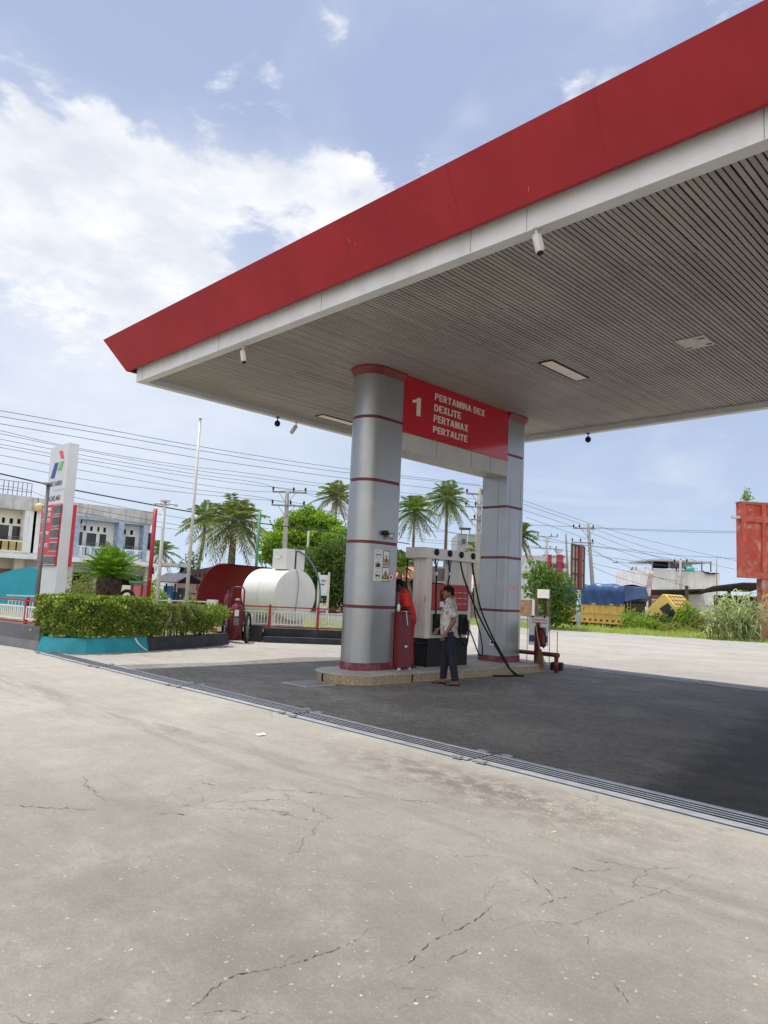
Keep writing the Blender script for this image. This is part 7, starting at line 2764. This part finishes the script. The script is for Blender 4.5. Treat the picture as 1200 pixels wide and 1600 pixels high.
# ------------------------------------------------------------------ utility poles
def utility_pole(top, dep, H0, arms, label, seed, r=(.17, .10), zb=-.5, bot=None, ang=0.0, m=None, cat='utility pole'):
    p = D(*top, dep)
    b = Vector((p.x, p.y, zb))
    if bot is not None:
        q = D(*bot, dep)
        q = p+(q-p)*((zb-p.z)/(q.z-p.z))
        b = Vector((q.x, q.y, zb))
    t = thing('utility_pole', label, cat, b, group=None)
    MB().tube([b, b.lerp(p, .5), p], [r[0], (r[0]+r[1])/2, r[1]], 10).build('pole', m or M_CPOLE, t)
    ed = Vector((math.cos(ang), math.sin(ang), 0))
    for (dz_, a_, b_, ins) in arms:
        c = p+Vector((0, 0, -dz_))
        MB().rbox(c+ed*((a_+b_)/2)+Vector((0, 0, 0)), (b_-a_, .09, .09), ang).build('crossarm', M_GREYMETAL, t)
        for s in (-.55, .55):
            MB().tube([c+ed*s, c+Vector((0, 0, -.75))], .018, 5).build('brace', M_GREYMETAL, t)
        for u in ins:
            MB().lathe(c+ed*u, [(.03, .05), (.03, .12), (.075, .14), (.05, .20), (.075, .23), (.05, .30), (.03, .34)], 8).build('insulator', M_BLACK, t)
    return t, p


ia = math.atan2(CR[1], CR[0])
utility_pole((449, 768), 45, 0, ((.05, -.95, 1.25, (-.9, .40, 1.15)), (.90+.0, -.95, 1.2, (-.9, .25, 1.1)),), 'concrete utility pole with two crossarms above the white tank', 1, bot=(443, 900), ang=ia, r=(.19, .13))
utility_pole((750, 762), 47, 0, ((.45, -.9, 1.3, (-.85, .15, 1.2)), (1.3, -.95, 1.3, (-.9, -.25, 1.2)), (2.15, -.55, .6, (-.3, .4))), 'thick concrete utility pole between dispenser and far column', 2, bot=(743, 960), ang=ia, r=(.24, .14))
utility_pole((854.5, 837), 82, 0, ((.10, -1.1, 1.3, (-1.05, .5, 1.2)), (1.5, -2.2, 1.2, (-2.1, -.8, .4, 1.1)),), 'distant utility pole with wide crossarms before the red and white block', 3, ang=ia, r=(.2, .13))
utility_pole((918.5, 817), 60, 0, ((.50, -1.25, .6, (-1.2, -.7, .45)), (1.7, -1.35, .5, (-1.3, -.6, .42)),), 'leaning utility pole with two crossarms behind the truck', 4, bot=(926, 915), ang=ia, r=(.20, .13))
utility_pole((482.5, 830), 52, 0, (), 'plain short concrete pole in front of the bright domed tree', 5, r=(.12, .09))
utility_pole((884, 834), 70, 0, (), 'thin dark post right of the red and white block', 6, bot=(888, 915), r=(.12, .08), m=M_GREYMETAL, cat='pole')
utility_pole((1063.5, 875), 58, 0, ((.25, -.55, .55, (-.5, 0, .5)), (.9, -.4, .4, (-.35, .35))), 'grey utility pole in front of the large white building', 7, r=(.15, .11))
utility_pole((1119.5, 871), 57, 0, (), 'thin bare pole at the right end of the white building', 8, r=(.05, .04), m=M_GREYMETAL, cat='pole')
utility_pole((731.5, 834), 80, 0, (), 'thin dark pole in front of the far grey block', 9, r=(.14, .1), m=M_GREYMETAL, cat='pole')


# ------------------------------------------------------------------ overhead wires
def wire_line(pts, label, x=None, dep=None, r=.011):
    P = []
    for q in pts:
        if x is not None:
            P.append(PX(q[0], q[1], x))
        else:
            P.append(D(q[0], q[1], q[2] if len(q) > 2 else dep))
    o = hose(P, r, 5).build('overhead_wire', M_WIRE)
    tag(o, label, 'wire', 'overhead wires')
    return o


LW = 'thin dark overhead wire sagging across the sky left of the columns'
RW = 'thin dark overhead wire crossing the sky right of the far column'
for pts in (((-40, 634), (0, 641.5), (150, 668), (300, 695.5), (449, 719.5), (545, 733), (627, 743), (750, 758)),
            ((-40, 643), (0, 650.5), (150, 676), (300, 702), (449, 726), (545, 739), (627, 746.5), (756, 760)),
            ((-40, 655), (0, 662), (150, 688), (300, 714), (400, 728.7), (545, 748), (627, 757.5), (760, 773))):
    wire_line(pts, LW, x=-28.5)
for pts in (((-40, 664), (0, 672.5), (90, 694), (200, 714), (300, 729), (400, 741), (510, 756.7), (640, 771), (760, 781)),
            ((-40, 669), (0, 677.5), (150, 708), (300, 734), (400, 747), (510, 761), (640, 776), (760, 787)),
            ((-40, 678), (0, 686), (150, 715), (300, 740), (400, 753.5), (441, 764), (520, 771), (640, 790)),
            ((-40, 686), (0, 694), (150, 721), (300, 745), (400, 758.5), (455, 764.5), (520, 778), (640, 797)),
            ((-40, 691), (0, 699), (150, 727), (300, 755), (400, 768), (463, 768), (520, 783), (640, 803)),
            ((-40, 702), (0, 711), (150, 739), (300, 764), (400, 776), (442, 785), (504, 798), (640, 822)),
            ((-40, 718), (0, 724), (150, 752), (300, 771), (400, 780), (462, 785.5), (520, 800), (640, 826)),
            ((100, 772), (120, 778), (200, 794), (300, 812), (420, 826)), ((100, 786), (150, 797), (300, 824), (400, 836)), ((120, 800), (240, 822), (310, 832))):
    wire_line(pts, LW, x=-36)
wire_line(((-40, 731), (0, 740), (75, 757), (118, 766), (250, 791), (300, 800), (400, 816.7), (536, 833), (640, 850)), 'thick dark cable running from the lamp post towards the near column', x=-30, r=.028)
wire_line(((-10, 757), (40, 765), (70, 776)), LW, x=-45)
for pts in (((815, 781, 55), (917, 816, 60), (1000, 841, 62), (1113, 868, 66), (1230, 892, 70)), ((815, 787, 55), (906, 818, 60), (1000, 852, 62), (1113, 882, 66), (1230, 905, 70)),
            ((815, 796, 55), (905, 826, 60), (1000, 862, 62), (1090, 889, 64)), ((822, 808, 55), (900, 836, 60), (1000, 872, 62), (1080, 898, 63)),
            ((822, 820, 56), (894, 823, 60), (1000, 827, 60), (1080, 829, 60), (1162, 830.5, 58)), ((917, 825, 60), (1000, 829, 60), (1080, 831.5, 60), (1162, 833, 58)),
            ((822, 832, 56), (895, 849, 60), (1000, 861, 60), (1062, 868, 60), (1162, 873, 58)), ((822, 842, 56), (918, 853, 60), (1000, 864, 60), (1050, 874, 60)),
            ((925, 861, 60), (1000, 893, 58), (1080, 919, 56)), ((925, 857, 60), (962, 877, 58), (1040, 884, 58), (1062, 880, 58)), ((925, 880, 60), (1000, 897, 58), (1060, 908, 57)),
            ((822, 852, 60), (918, 866, 60), (1000, 878, 60), (1062, 886, 60)), ((925, 885, 60), (960, 900, 58), (1012, 916, 56))):
    wire_line(pts, RW, r=.014)
for pts in (((627, 840, 80), (690, 845, 80), (760, 848, 78)), ((627, 823, 70), (700, 832, 70), (760, 838, 68)), ((627, 806, 60), (690, 828, 60), (760, 842, 60)), ((640, 845, 80), (700, 850, 80), (760, 852, 78))):
    wire_line(pts, 'thin dark overhead wire seen between the two columns', r=.016)
p = D(962, 877.5, 58)
t = thing('street_lamp', 'small lamp hanging from a wire right of the leaning pole', 'lamp', p)
MB().lathe(p, [(.22, -.10), (.20, -.04), (.06, .06), (.03, .14)], 10).build('lamp_shade', M_GREYMETAL, t)
